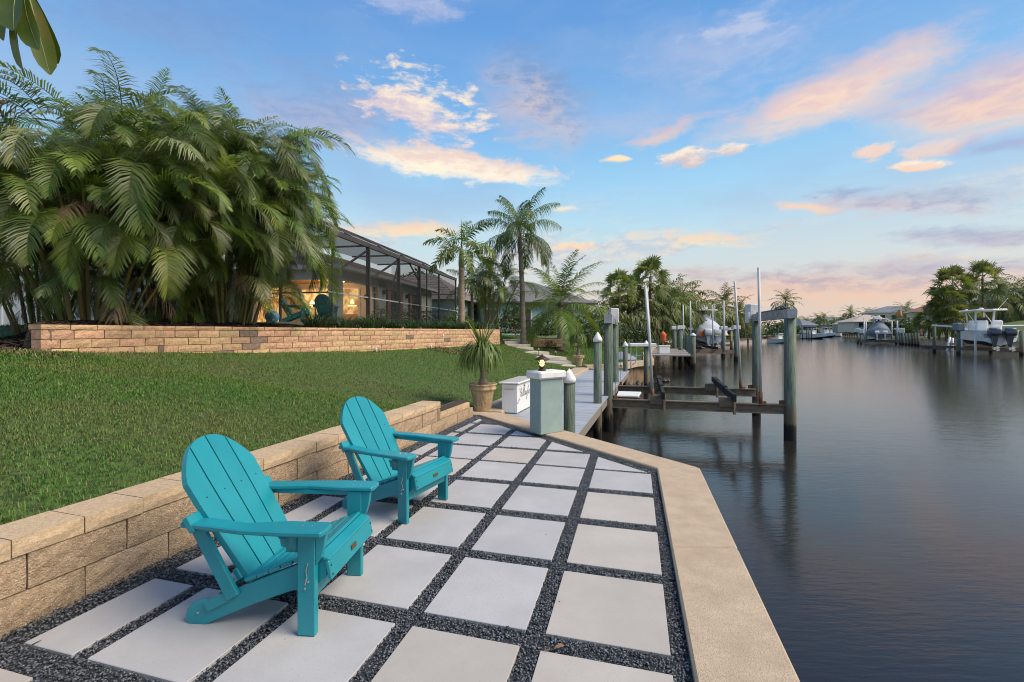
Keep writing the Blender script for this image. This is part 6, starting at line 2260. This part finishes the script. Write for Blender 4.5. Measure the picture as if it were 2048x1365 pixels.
# row of dock piles next to it
for i in range(7):
    q_ = at(1800 + i * 6.0, 684, 84 - i * 1.6)
    pile_thing('weathered dock piling in the row beside the slate covered boat', (q_.x, q_.y, 0), 1.25, .17, cap=False, group='far dock pilings')
fdk = thing('dock', 'low wooden dock behind the row of pilings across the canal', 'dock', (77.6, 83.5, 0), R(-38))
for i in range(9):
    MB().box((-3.6 + i * .9, 1.2, -.05), (.86, 1.6, .08)).build('plank', MT['deckwood'], fdk)
MB().box((0, .4, -.2), (8, .15, .25)).build('joist', MT['timber'], fdk)
fp_ = thing('floating_dock', 'low dark floating platform moored against the far seawall', 'floating dock', (61.5, 66.5, ZW), R(62))
MB().box((0, 0, .22), (4.6, 1.6, .30)).build('deck', MT['darkgrey'], fp_, bevel=.06)
for x in (-1.6, 0, 1.6):
    MB().box((x, 0, .0), (1.2, 1.3, .2)).build('float', MT['grey'], fp_)

# --- canal boat with pale cover and red bottom on the neighbour's lift
c_ = at(1412, 690, 55)
bt = covered_boat('covered_boat', 'boat under a pale cover with red bottom and two pale outboards on a lift', (c_.x, 53.5, .05), R(82), 9, 3.15, 1.35, MT['tarp_w'], MT['tarp_w'], MT['hullred'], (-.42, .42), MT['motor_w'], 1.75, 1.1)
bt.scale = (1.1, 1.22, 1.2)
fg = thing('warning_flag', 'bright orange cloth hanging at the stern of the pale covered boat', 'flag', (c_.x - 1.25, 53.2, 1.25))
MB().box((0, 0, 0), (.62, .06, .62), rot=Matrix.Rotation(.1, 3, 'Y')).build('cloth', MT['orange'], fg, bevel=.015)
ynear = 37.0


def simple_lift(label, Y0, Y1, pxl, pxr, pole_h, beams=True):
    """two cradle beams between piles, white guide poles; laid out at a stated distance"""
    t = thing('boat_lift', label, 'boat lift')
    xl, xr_ = (pxl - 1024) / F * Y0, (pxr - 1024) / F * Y0
    sl = .26
    for Yk in (Y0, Y1):
        dx = (Yk - Y0) * sl
        for x in (xl, xr_):
            MB().tube([(x + dx, Yk, -2), (x + dx, Yk, 1.75)], .17, 10).build('piling', MT['green'], t, True)
            MB().box((x + dx, Yk, 1.85), (.62, .4, .3)).build('pile_cap', MT['dirty_white'], t, bevel=.03)
        MB().bar(Vector((xl + dx, Yk, -.12)), Vector((xr_ + dx, Yk, -.12)), .18, .30).build('cradle_beam', MT['beam'], t)
        for x in (xl + .8, xr_ - 1.0):
            MB().tube([(x + dx, Yk - .1, -.1), (x + dx - .05, Yk - .1, pole_h)], .06, 8).build('guide_pole', MT['pvc'], t, True)
    for f_ in (.33, .62):
        x = xl + (xr_ - xl) * f_
        MB().bar((x, Y0 - .4, .18), (x + (Y1 - Y0) * sl, Y1 + .4, .18), .16, .22).build('bunk', MT['black'], t)
    return t


simple_lift('empty boat lift with yellowed cradle beams in front of the pale covered boat', 37.0, 42.0, 1361, 1472, 4.0)
simple_lift('boat lift with tall white poles holding the pale covered boat', 54.5, 60.0, 1380, 1463, 5.2)
# neighbour's dock with boxes and pilings
nd = thing('dock', 'weathered wooden dock in front of the neighbouring boat lifts', 'dock', (9.2, 29.0, 0), -GA - .06)
for i in range(42):
    MB().box((.9, i * .30 + .15, -.02), (2.6, .285, .05)).build('plank', MT['deckwood'], nd)
for x in (-.35, 2.15):
    MB().box((x, 6.3, -.18), (.1, 12.6, .24)).build('joist', MT['timber'], nd)
for i in range(5):
    for x in (2.2,):
        q_ = Vector((9.2, 29.0, 0)) + Matrix.Rotation(-GA - .06, 3, 'Z') @ Vector((x, .4 + i * 2.9, 0))
        pile_thing('green piling along the weathered neighbouring dock', (q_.x, q_.y, 0), 1.25 + .1 * (i % 2), .16, cap=(i == 0), group='neighbouring dock pilings')
q_ = at(1324, 694, 31.5)
nb_ = thing('dock_locker', 'white storage locker on the neighbouring dock', 'locker', (q_.x + .1, 31.5, .0))
MB().box((0, 0, .25), (.72, .5, .5)).build('body', MT['gel'], nb_, bevel=.02)
MB().box((0, 0, .53), (.80, .56, .07)).build('lid', MT['gel'], nb_, bevel=.015)
um = thing('folded_umbrella', 'orange topped furled umbrella beside the white locker', 'umbrella', at(1326, 692, 34))
um.scale = (.55, .55, .85)
MB().tube([(0, 0, -.3), (0, 0, 1.3)], .03, 6).build('pole', MT['white'], um)
MB().lathe([(.30, .35), (.42, .55), (.36, .8), (.48, .95), (.25, 1.15), (.05, 1.28)], n=12).build('canopy', MT['orange'], um, True)
gt = thing('covered_grill', 'grey tarpaulin-covered grill on the neighbouring lawn', 'grill', (5.6, 23.4, hl(5.6, 23.4)))
MB().lathe([(.85, 0), (.82, .10), (.5, .30), (.2, .40), (.03, .43)], n=10).build('cover', MT['grey'], gt, True)
q_ = at(1306, 720, 24.0)
# strings of small lights on the lift
sl_ = thing('string_lights', 'string of lit warm bulbs hung at the neighbouring lift', 'string lights', (0, 0, 0))
pts = [at(1366, 675, 44), at(1371, 678, 44), at(1375, 673.5, 44), at(1379, 678, 44), at(1383, 672, 44)]
MB().tube(pts, .012, 5).build('wire', MT['cable'], sl_)
for q_ in pts:
    MB().lathe([(.01, -.06), (.07, 0), (.01, .06)], q_, 8).build('bulb', MT['string'], sl_, True)
rp = thing('mooring_rope', 'slack yellow rope stretched from the lift pile to a cleat post', 'rope')
MB().tube([at(1430, 672, 50), at(1450, 670.5, 50), at(1470, 671, 50)], .035, 6).build('line', MT['yellow'], rp)
for px_ in (1446, 1462):
    MB().tube([at(px_, 663, 50), at(px_, 682, 50)], .05, 6).build('post', MT['yellow'], rp)


# ================================================================== far palms, hedges, houses
def mesh_arrays(me):
    v = np.empty(len(me.vertices) * 3)
    me.vertices.foreach_get('co', v)
    q = np.empty(len(me.loops), np.int32)
    me.loops.foreach_get('vertex_index', q)
    return v.reshape(-1, 3), q.reshape(-1, 4)


def far_crown(kind, seed):
    r = np.random.default_rng(seed)
    Vs, Fs, nb_ = [], [], 0
    nf = {'coco': 20, 'queen': 20, 'sabal': 32}[kind]
    for k in range(nf):
        f = k / (nf - 1)
        if kind == 'sabal':
            e = R(86 - 128 * f + r.uniform(-10, 10))
            v, q = fan_arrays(r, 1.0 * r.uniform(.75, 1.1), .80 * r.uniform(.9, 1.15), 20, e, .55 + .35 * f)
        else:
            e = 82 - 118 * f + r.uniform(-8, 8)
            me = frond_mesh('tmp', MT['frond_far'], 2.9, 20, .85 if kind == 'coco' else .8, R(e), R(80 if kind == 'coco' else 88), .75 if kind == 'coco' else 1.0, .085, seed * 31 + k, plumose=.0 if kind == 'coco' else .4, rr=.03)
            v, q = mesh_arrays(me)
            bpy.data.meshes.remove(me)
        a = k * 2.399 + r.uniform(-.25, .25)
        ca, sa = math.cos(a), math.sin(a)
        v = np.stack([v[:, 0] * ca - v[:, 1] * sa, v[:, 0] * sa + v[:, 1] * ca, v[:, 2] - .35 * f], 1)
        Vs.append(v)
        Fs.append(q + nb_)
        nb_ += len(v)
    return np_mesh('crown', np.concatenate(Vs), np.concatenate(Fs), MT['frond_fan' if kind == 'sabal' else 'frond_far'])


CROWN = {k: [far_crown(k, s) for s in sd_] for k, sd_ in (('coco', (1, 2)), ('queen', (3, 4)), ('sabal', (5, 6, 7)))}
TR = {}
for k, m_ in (('coco', 'bark'), ('queen', 'bark'), ('sabal', 'boot')):
    TR[k] = trunk_tube([(0, 0, -.1), (.02, 0, .5), (0, 0, 1.0)], .17, .13, 9, rings=16).mesh('trunk', MT[m_], True)
fpn = 0


def far_palm(kind, label, px, ytop, Yd, zb, group, sc=1.0, lean=0.0, name=None):
    """crown centre at photo row ytop"""
    global fpn
    fpn += 1
    random.seed(fpn * 7)
    x = (px - 1024) / F * Yd
    zt = CH + (HZ - ytop) / F * Yd
    t = thing(name or {'coco': 'coconut_palm', 'queen': 'queen_palm', 'sabal': 'cabbage_palm'}[kind], label, 'palm', (x - lean, Yd, zb), group=group)
    h = zt - zb
    o = obj('trunk', TR[kind], t, (0, 0, 0), (0, math.atan2(lean, h), 0), (1, 1, math.hypot(h, lean)))
    c = obj('crown', random.choice(CROWN[kind]), t, (lean, 0, h), (random.uniform(-.08, .08), random.uniform(-.08, .08), random.uniform(0, 6.28)))
    c.scale = (sc, sc, sc * random.uniform(.95, 1.1))
    return t


gL = 'palms along the near bank'
far_palm('sabal', 'tall cabbage palm with round head rising over the bank trees', 1301, 553, 46, 1.0, None, 1.35, .2)
far_palm('sabal', 'cabbage palm with full round head beside the taller one', 1238, 574, 44, 1.0, None, 1.25)
far_palm('sabal', 'smaller cabbage palm close beside the full-headed one', 1256, 590, 47, 1.0, None, 1.1)
for (k, px_, yt, Yd, sc, ln) in (('queen', 1285, 605, 47, 1.05, .3), ('queen', 1340, 598, 50, 1.2, .6), ('queen', 1322, 612, 49, 1.1, -.5), ('queen', 1362, 596, 54, 1.3, .4), ('queen', 1378, 612, 56, 1.2, 0),
                                 ('queen', 1350, 622, 52, 1.1, .8), ('queen', 1395, 618, 60, 1.2, .3), ('queen', 1205, 640, 42, 1.0, 0), ('queen', 1225, 632, 45, 1.2, .2), ('queen', 1270, 628, 46, 1.1, -.3),
                                 ('queen', 1305, 635, 48, 1.0, .6), ('queen', 1180, 645, 38, .8, 0), ('queen', 1372, 632, 58, 1.2, 0), ('queen', 1335, 640, 51, 1.1, .3)):
    far_palm(k, 'feathery palm in the dense grove on the near bank', px_, yt, Yd, .9, gL, sc, ln, name='grove_palm')
far_palm('coco', 'coconut palm with broad starry crown beyond the pale covered boat', 1448, 606, 74, .8, None, 1.45)
far_palm('coco', 'lower coconut palm beside the broad starry one', 1478, 622, 78, .8, None, 1.3, .5)
for (px_, yt, Yd, sc) in ((1425, 628, 70, 1.2), (1412, 632, 72, 1.2), (1465, 640, 80, 1.2), (1492, 636, 85, 1.2), (1500, 648, 90, 1.2)):
    far_palm('queen', 'palm in the distant row beyond the pale covered boat', px_, yt, Yd, .8, 'distant near-bank palms', sc, .2, name='distant_palm')
far_palm('coco', 'lone coconut palm seen over the lift beam', 1571, 603, 120, .8, None, 1.55)
far_palm('coco', 'slender tall coconut palm standing alone on the distant bank', 1701, 626, 160, .8, None, 1.3)
for (px_, yt, Yd, sc) in ((1648, 637, 200, 1.5), (1636, 640, 210, 1.5), (1690, 637, 180, 1.2), (1733, 634, 150, 1.5), (1779, 632, 170, 1.3), (1812, 622, 130, 1.4), (1610, 645, 220, 1.6), (1595, 644, 200, 1.4), (1620, 648, 240, 1.6), (1668, 642, 240, 1.4)):
    far_palm('coco', 'small distant palm at the head of the canal', px_, yt, Yd, .8, 'distant palms', sc)
gR = 'cabbage palms on the far bank'
for (px_, yt, Yd, sc, zb) in ((1905, 570, 66, 1.9, .7), (1893, 600, 65, 1.6, .7), (1878, 622, 66, 1.5, .7), (1925, 612, 67, 1.6, .8), (1906, 632, 64, 1.7, .7), (1858, 640, 70, 1.5, .6)):
    far_palm('sabal', {1905: 'highest of the shaggy cabbage palms clustered on the far bank', 1893: 'shaggy cabbage palm with its head tucked under the highest of the cluster', 1878: 'low cabbage palm at the canal edge of the shaggy cluster', 1925: 'shaggy cabbage palm between the cluster and the bare pale trunk',
                       1906: 'squat cabbage palm with thick booted trunk behind the white chair', 1858: 'short cabbage palm behind the pink umbrella'}[px_], px_, yt, Yd, zb, gR, sc)
far_palm('sabal', 'tallest cabbage palm on the far bank with a bare pale trunk', 1965, 556, 66, .8, None, 1.8)
far_palm('queen', 'feathery palm growing beside the tallest far bank palm', 1990, 590, 74, 1.0, None, 1.3)
for (px_, yt, sc) in ((2025, 596, 1.7), (2046, 592, 1.8)):
    far_palm('queen', 'spreading palm before the roof end of the screened house' if px_ < 2030 else 'spreading palm before the middle of the screened house porch', px_, yt, 78, 1.2, 'palms by the screened house', sc)

# hedges and low growth on the banks
for i, (px_, py_, Yd, w_, h_) in enumerate(((1290, 684, 52, 2.6, 2.2), (1330, 684, 56, 2.6, 2.6), (1365, 682, 62, 2.6, 2.8), (1395, 680, 68, 3, 2.8), (1430, 680, 78, 3, 2.6), (1465, 680, 86, 3.4, 3.0), (1500, 679, 96, 3.4, 3.0), (1240, 684, 48, 2.4, 2.4), (1205, 682, 46, 2.2, 2.2),
                                            (1535, 677, 110, 4, 3.0))):
    shrub('dense shrub under the palms on the near bank', at(px_, py_ - 4, Yd), w_, 1.2, h_, MT['leaf'], 620, .30, 300 + i, 'bank shrubs')
for i, (px_, Yd, w_, h_) in enumerate(((1628, 250, 6, 6), (1642, 240, 6, 7), (1680, 250, 9, 6.5), (1702, 245, 8, 6), (1722, 200, 7, 5), (1740, 165, 6, 5), (1603, 240, 6, 5), (1590, 200, 6, 4), (1560, 150, 4, 3.2), (1575, 160, 5, 3), (1655, 235, 7, 4.2), (1670, 238, 7, 4.6), (1712, 190, 6, 3.6), (1728, 178, 6, 3.6), (1614, 215, 6, 4.4), (1636, 225, 5, 4))):
    q_ = at(px_, 668, Yd)
    shrub('rounded dark tree clump in the distance along the canal', (q_.x, Yd, .8), w_, 4, h_, MT['leaf'], 420, .8, 330 + i, 'distant tree clumps', 'tree_clump')
for i, (px_, Yd, w_, h_, m_) in enumerate(((1800, 90, 2.4, 2.2, 'leaf'), (1820, 92, 2.2, 2.6, 'leaf'), (1838, 88, 2.0, 2.0, 'leaf_yel'), (1865, 76, 2.0, 1.8, 'leaf_yel'), (1935, 66, 1.6, 1.5, 'leaf_yel'), (1790, 105, 3, 3, 'leaf'), (1752, 120, 3, 3.4, 'leaf'), (1735, 125, 3, 3, 'leaf_yel'), (1770, 116, 3, 2.6, 'leaf'), (1745, 118, 3, 2.6, 'leaf'), (1722, 130, 3.4, 3.2, 'leaf_yel'), (1760, 121, 3, 2.8, 'leaf'), (1782, 119, 3, 2.6, 'leaf'), (1800, 112, 2.6, 3.0, 'leaf_yel'), (1828, 98, 2.6, 2.6, 'leaf'))):
    q_ = at(px_, 668, Yd)
    shrub('leafy shrub on the far bank of the canal', (q_.x, Yd, .7), w_, 1.5, h_, MT[m_], 420, .32, 360 + i, 'far bank shrubs')
dt = thing('oak_tree', 'rounded dark tree top showing over the house roof', 'tree', at(835, 645, 52))
MB().tube([(0, 0, -1.5), (0, 0, 3.5)], [.25, .15], 8).build('trunk', MT['boot'], dt)
obj('crown', bush_mesh('crown', MT['leaf'], 2.4, 2, 2.2, 900, .28, 99), dt, (0, 0, 3.2))

# far-bank seawall and houses
rsw = thing('seawall', 'tan concrete seawall along the far bank with a ledge at the waterline', 'seawall')
for (a, c) in zip(RB[:-1], RB[1:]):
    a, c = Vector((*a, 0)), Vector((*c, 0))
    nn = Vector(((c - a).y, -(c - a).x, 0)).normalized()
    MB().bar(a + Vector((0, 0, -.5)) + nn * .25, c + Vector((0, 0, -.5)) + nn * .25, .5, 1.5).build('wall_face', MT['tanwall'], rsw)
    MB().bar(a + Vector((0, 0, .33)) + nn * .3, c + Vector((0, 0, .33)) + nn * .3, .8, .22).build('cap', MT['brick'], rsw)
    MB().bar(a + Vector((0, 0, ZW + .02)) - nn * .25, c + Vector((0, 0, ZW + .02)) - nn * .25, .7, .24).build('ledge', MT['rock'], rsw)
fsw = thing('seawall', 'dark seawall at the head of the canal', 'seawall')
MB().box((212, 290.3, -.3), (70, .6, 1.5)).build('wall_face', MT['seaface'], fsw)
MB().box((212, 290.2, .5), (70, 1.0, .2)).build('cap', MT['cap'], fsw)
sh_ = thing('screened_house', 'blue-grey roofed house with a long screened porch on the far bank', 'house', (97, 84, 2.9), R(-32))
MB().box((0, 3, 1.9), (22, 8, 3.8)).build('wall', MT['greywall'], sh_)
MB().add([(-12, -4.5, 3.9), (12, -4.5, 3.9), (12, 8, 3.9), (-12, 8, 3.9), (-6, 1.8, 7.0), (6, 1.8, 7.0)], [(0, 1, 5, 4), (1, 2, 5), (2, 3, 4, 5), (3, 0, 4), (3, 2, 1, 0)]).build('roof', MT['blueroof'], sh_)
MB().box((0, -4.2, 3.75), (23.4, .2, .3)).build('fascia', MT['white'], sh_)
for i in range(9):
    x = -11.2 + i * 2.8
    MB().box((x, -4.1, 1.8), (.16, .16, 3.6)).build('post', MT['bronze'], sh_)
    if i < 8:
        MB().box((x + 1.4, -4.1, 1.85), (2.6, .02, 3.5)).build('screen_panel', MT['screen_far'], sh_)
        if i % 3 == 1:
            MB().box((x + 1.4, -1.05, 1.4), (1.6, .1, 2.4)).build('door', MT['curtain'], sh_)
hip_house('red_roof_house', 'house with a red tiled roof behind the screened house', (104, 108, 2.2), 14, 10, 4.2, 2.6, R(-30), MT['creamwall'], MT['redroof'], ((-3, 2.2, 2, 1.6),))
q_ = at(1780, 660, 118)
hip_house('pale_roof_house', 'low house with wide pale roof behind the slate covered boat', (q_.x + 1.5, 128, 1.4), 10, 9, 2.9, 2.0, R(-12), MT['creamwall'], MT['whiteroof'], ((-3, 2.0, 2.0, 1.6), (1, 2.0, 2.4, 1.8)))
q_ = at(1838, 650, 130)
hip_house('two_storey_house', 'two-storey cream house with balcony columns behind the far palms', (q_.x + 1, 140, 1.2), 13, 10, 6.2, 2.0, R(-20), MT['creamwall'], MT['blueroof'], ((-4.5, 4.7, 1.6, 1.4), (-1.5, 4.7, 1.6, 1.4), (1.5, 4.7, 1.6, 1.4), (4.5, 4.7, 1.6, 1.4), (-4, 1.8, 2, 2), (1, 1.8, 2, 2)))
pv = thing('boat_shelter', 'open boat shelter with a pale sloping roof on white posts', 'shelter', at(1815, 668, 104), R(-30))
MB().add([(-6, -2.5, 3.0), (5, -2.5, 4.2), (5, 3, 4.2), (-6, 3, 3.0), (-6, -2.5, 2.8), (5, -2.5, 4.0), (5, 3, 4.0), (-6, 3, 2.8)], [(0, 1, 2, 3), (7, 6, 5, 4), (0, 4, 5, 1), (1, 5, 6, 2), (2, 6, 7, 3), (3, 7, 4, 0)]).build('roof', MT['whiteroof'], pv)
for x in (-5, 0, 4.5):
    for y in (-2.2, 2.6):
        MB().box((x, y, 1.5), (.25, .25, 3.0 if x < 0 else 3.9)).build('post', MT['white'], pv)
ch_ = thing('rooftop_urn', 'orange clay chimney pot on the pale shelter roof', 'chimney', at(1799, 634, 103))
MB().lathe([(.45, -.2), (.5, .3), (.42, 1.2), (.25, 1.5), (.3, 1.6)], n=12).build('pot', mat('clay', (.55, .24, .08), rough=.8), ch_, True)
for i, (px_, Yd, w_, hh, wl_, rf_, two) in enumerate(((1657, 262, 20, 6.6, 'creamwall', 'blueroof', 1), (1690, 258, 22, 4.0, 'creamwall', 'greyroof', 0), (1718, 215, 18, 4.2, 'creamwall', 'whiteroof', 0), (1618, 225, 14, 4.2, 'greywall', 'greyroof', 0), (1601, 190, 6, 3.4, 'greywall', 'blueroof', 0), (1748, 168, 12, 4.2, 'creamwall', 'whiteroof', 0))):
    q_ = at(px_, 668, Yd)
    lab = ['two-storey cream house with dark roof at the head of the canal', 'long low cream house with grey roof at the head of the canal', 'house with steep pale gable roof behind the distant palms', 'grey low house partly hidden by distant palms',
           'small blue-roofed grey boathouse on the distant bank', 'pale-roofed house peeping over the covered boat'][i]
    wins = [(x, z, 2.0, 1.5) for x in (-w_ * .32, 0, w_ * .32) for z in ((1.9, 5.0) if two else (2.0,))]
    hip_house('distant_house', lab, (q_.x, Yd, .9), w_, 10, hh, 2.6, R(random.uniform(-8, 8)), MT[wl_], MT[rf_], wins)
# small things on the far lawn
u_ = thing('garden_umbrella', 'closed faded pink patio umbrella on the far lawn', 'umbrella', at(1840, 680, 76))
MB().tube([(0, 0, 0), (0, 0, 2.7)], .04, 6).build('pole', MT['tan'], u_)
MB().lathe([(.36, .75), (.40, .80), (.24, 1.7), (.12, 2.4), (.28, 2.45), (.03, 2.75)], n=12).build('canopy', MT['pink'], u_, True)
MB().lathe([(.4, 0), (.4, .1), (.1, .14)], n=12).build('base', MT['path'], u_)


def lawn_chair(lab, p_, rz):
    t = thing('plastic_chair', lab, 'chair', p_, rz)
    MB().box((0, 0, .42), (.55, .55, .05)).build('seat', MT['gel'], t, bevel=.02)
    MB().box((-.27, 0, .75), (.05, .55, .62), rot=Matrix.Rotation(-.2, 3, 'Y')).build('backrest', MT['gel'], t, bevel=.02)
    for x in (-.22, .22):
        for y in (-.24, .24):
            MB().box((x, y, .21), (.07, .07, .42)).build('leg', MT['gel'], t)
    for y in (-.28, .28):
        MB().box((.02, y, .64), (.5, .05, .04)).build('arm', MT['gel'], t)


q_ = at(1855, 676, 73)
lawn_chair('white plastic chair facing the umbrella on the far lawn', (q_.x, 73, .62), R(200))
q_ = at(1882, 675, 71)
lawn_chair('white plastic chair standing beside the thick palm trunk on the far lawn', (q_.x, 71, .62), R(-60))
# distant boats and pilings
def tiny_boat(lab, px_, py_, Yd, L, ang_, group=None):
    q = at(px_, py_, Yd)
    t = thing('moored_boat', lab, 'boat', (q.x, Yd, ZW - .25), ang_, group)
    hull_part(t, L, L * .33, L * .19, MT['gel'], MT['hullblue'])
    MB().box((L * .42, 0, L * .27), (L * .14, L * .13, L * .16)).build('console', MT['gel'], t, bevel=.05)
    MB().box((L * .42, 0, L * .42), (L * .30, L * .26, .1)).build('hardtop', MT['gel'], t)
    for y in (-1, 1):
        MB().bar((L * .36, y * L * .09, L * .2), (L * .36, y * L * .1, L * .42), .08, .08).build('hardtop_leg', MT['gel'], t)
        MB().bar((L * .48, y * L * .09, L * .2), (L * .48, y * L * .1, L * .42), .08, .08).build('hardtop_leg', MT['gel'], t)
    MB().box((-.2, 0, L * .16), (.5, .6, .8)).build('outboard_motor', MT['motor'], t, bevel=.05)


tiny_boat('white sport boat on the bank lift seen between the two lift piles', 1540, 674, 96, 5.5, R(-75))
tiny_boat('white boat moored beyond the lift pile in front of the grey boathouse', 1606, 672, 150, 9, R(-80))
tiny_boat('pale boat lying under the hedge at the head of the canal', 1680, 669, 230, 11, R(170))
tiny_boat('white boat moored just before the slate covered boat', 1731, 672, 128, 9, R(-100))
tiny_boat('grey-white boat in the narrow reach by the distant pilings', 1640, 671, 185, 10, R(-95))
for i, (px_, Yd, h_) in enumerate(((1605, 140, 2.2), (1614, 142, 2.2), (1618, 134, 2.0), (1623, 136, 2.3), (1632, 150, 1.6), (1496, 100, 2.5), (1508, 104, 2.5), (1522, 108, 3.2), (1557, 120, 2.4))):
    q_ = at(px_, 672, Yd)
    pile_thing('thin dark mooring piling standing out in the distant canal', (q_.x, Yd, 0), h_, .17, cap=False, group='distant mooring pilings', name='mooring_piling')
for i in range(12):
    q_ = at(1688 + i * 3.6, 670, 286)
    pile_thing('short pale piling in the row at the head of the canal', (q_.x, 286, 0), 2.6, .30, cap=False, group='pilings at the canal head', name='mooring_piling')
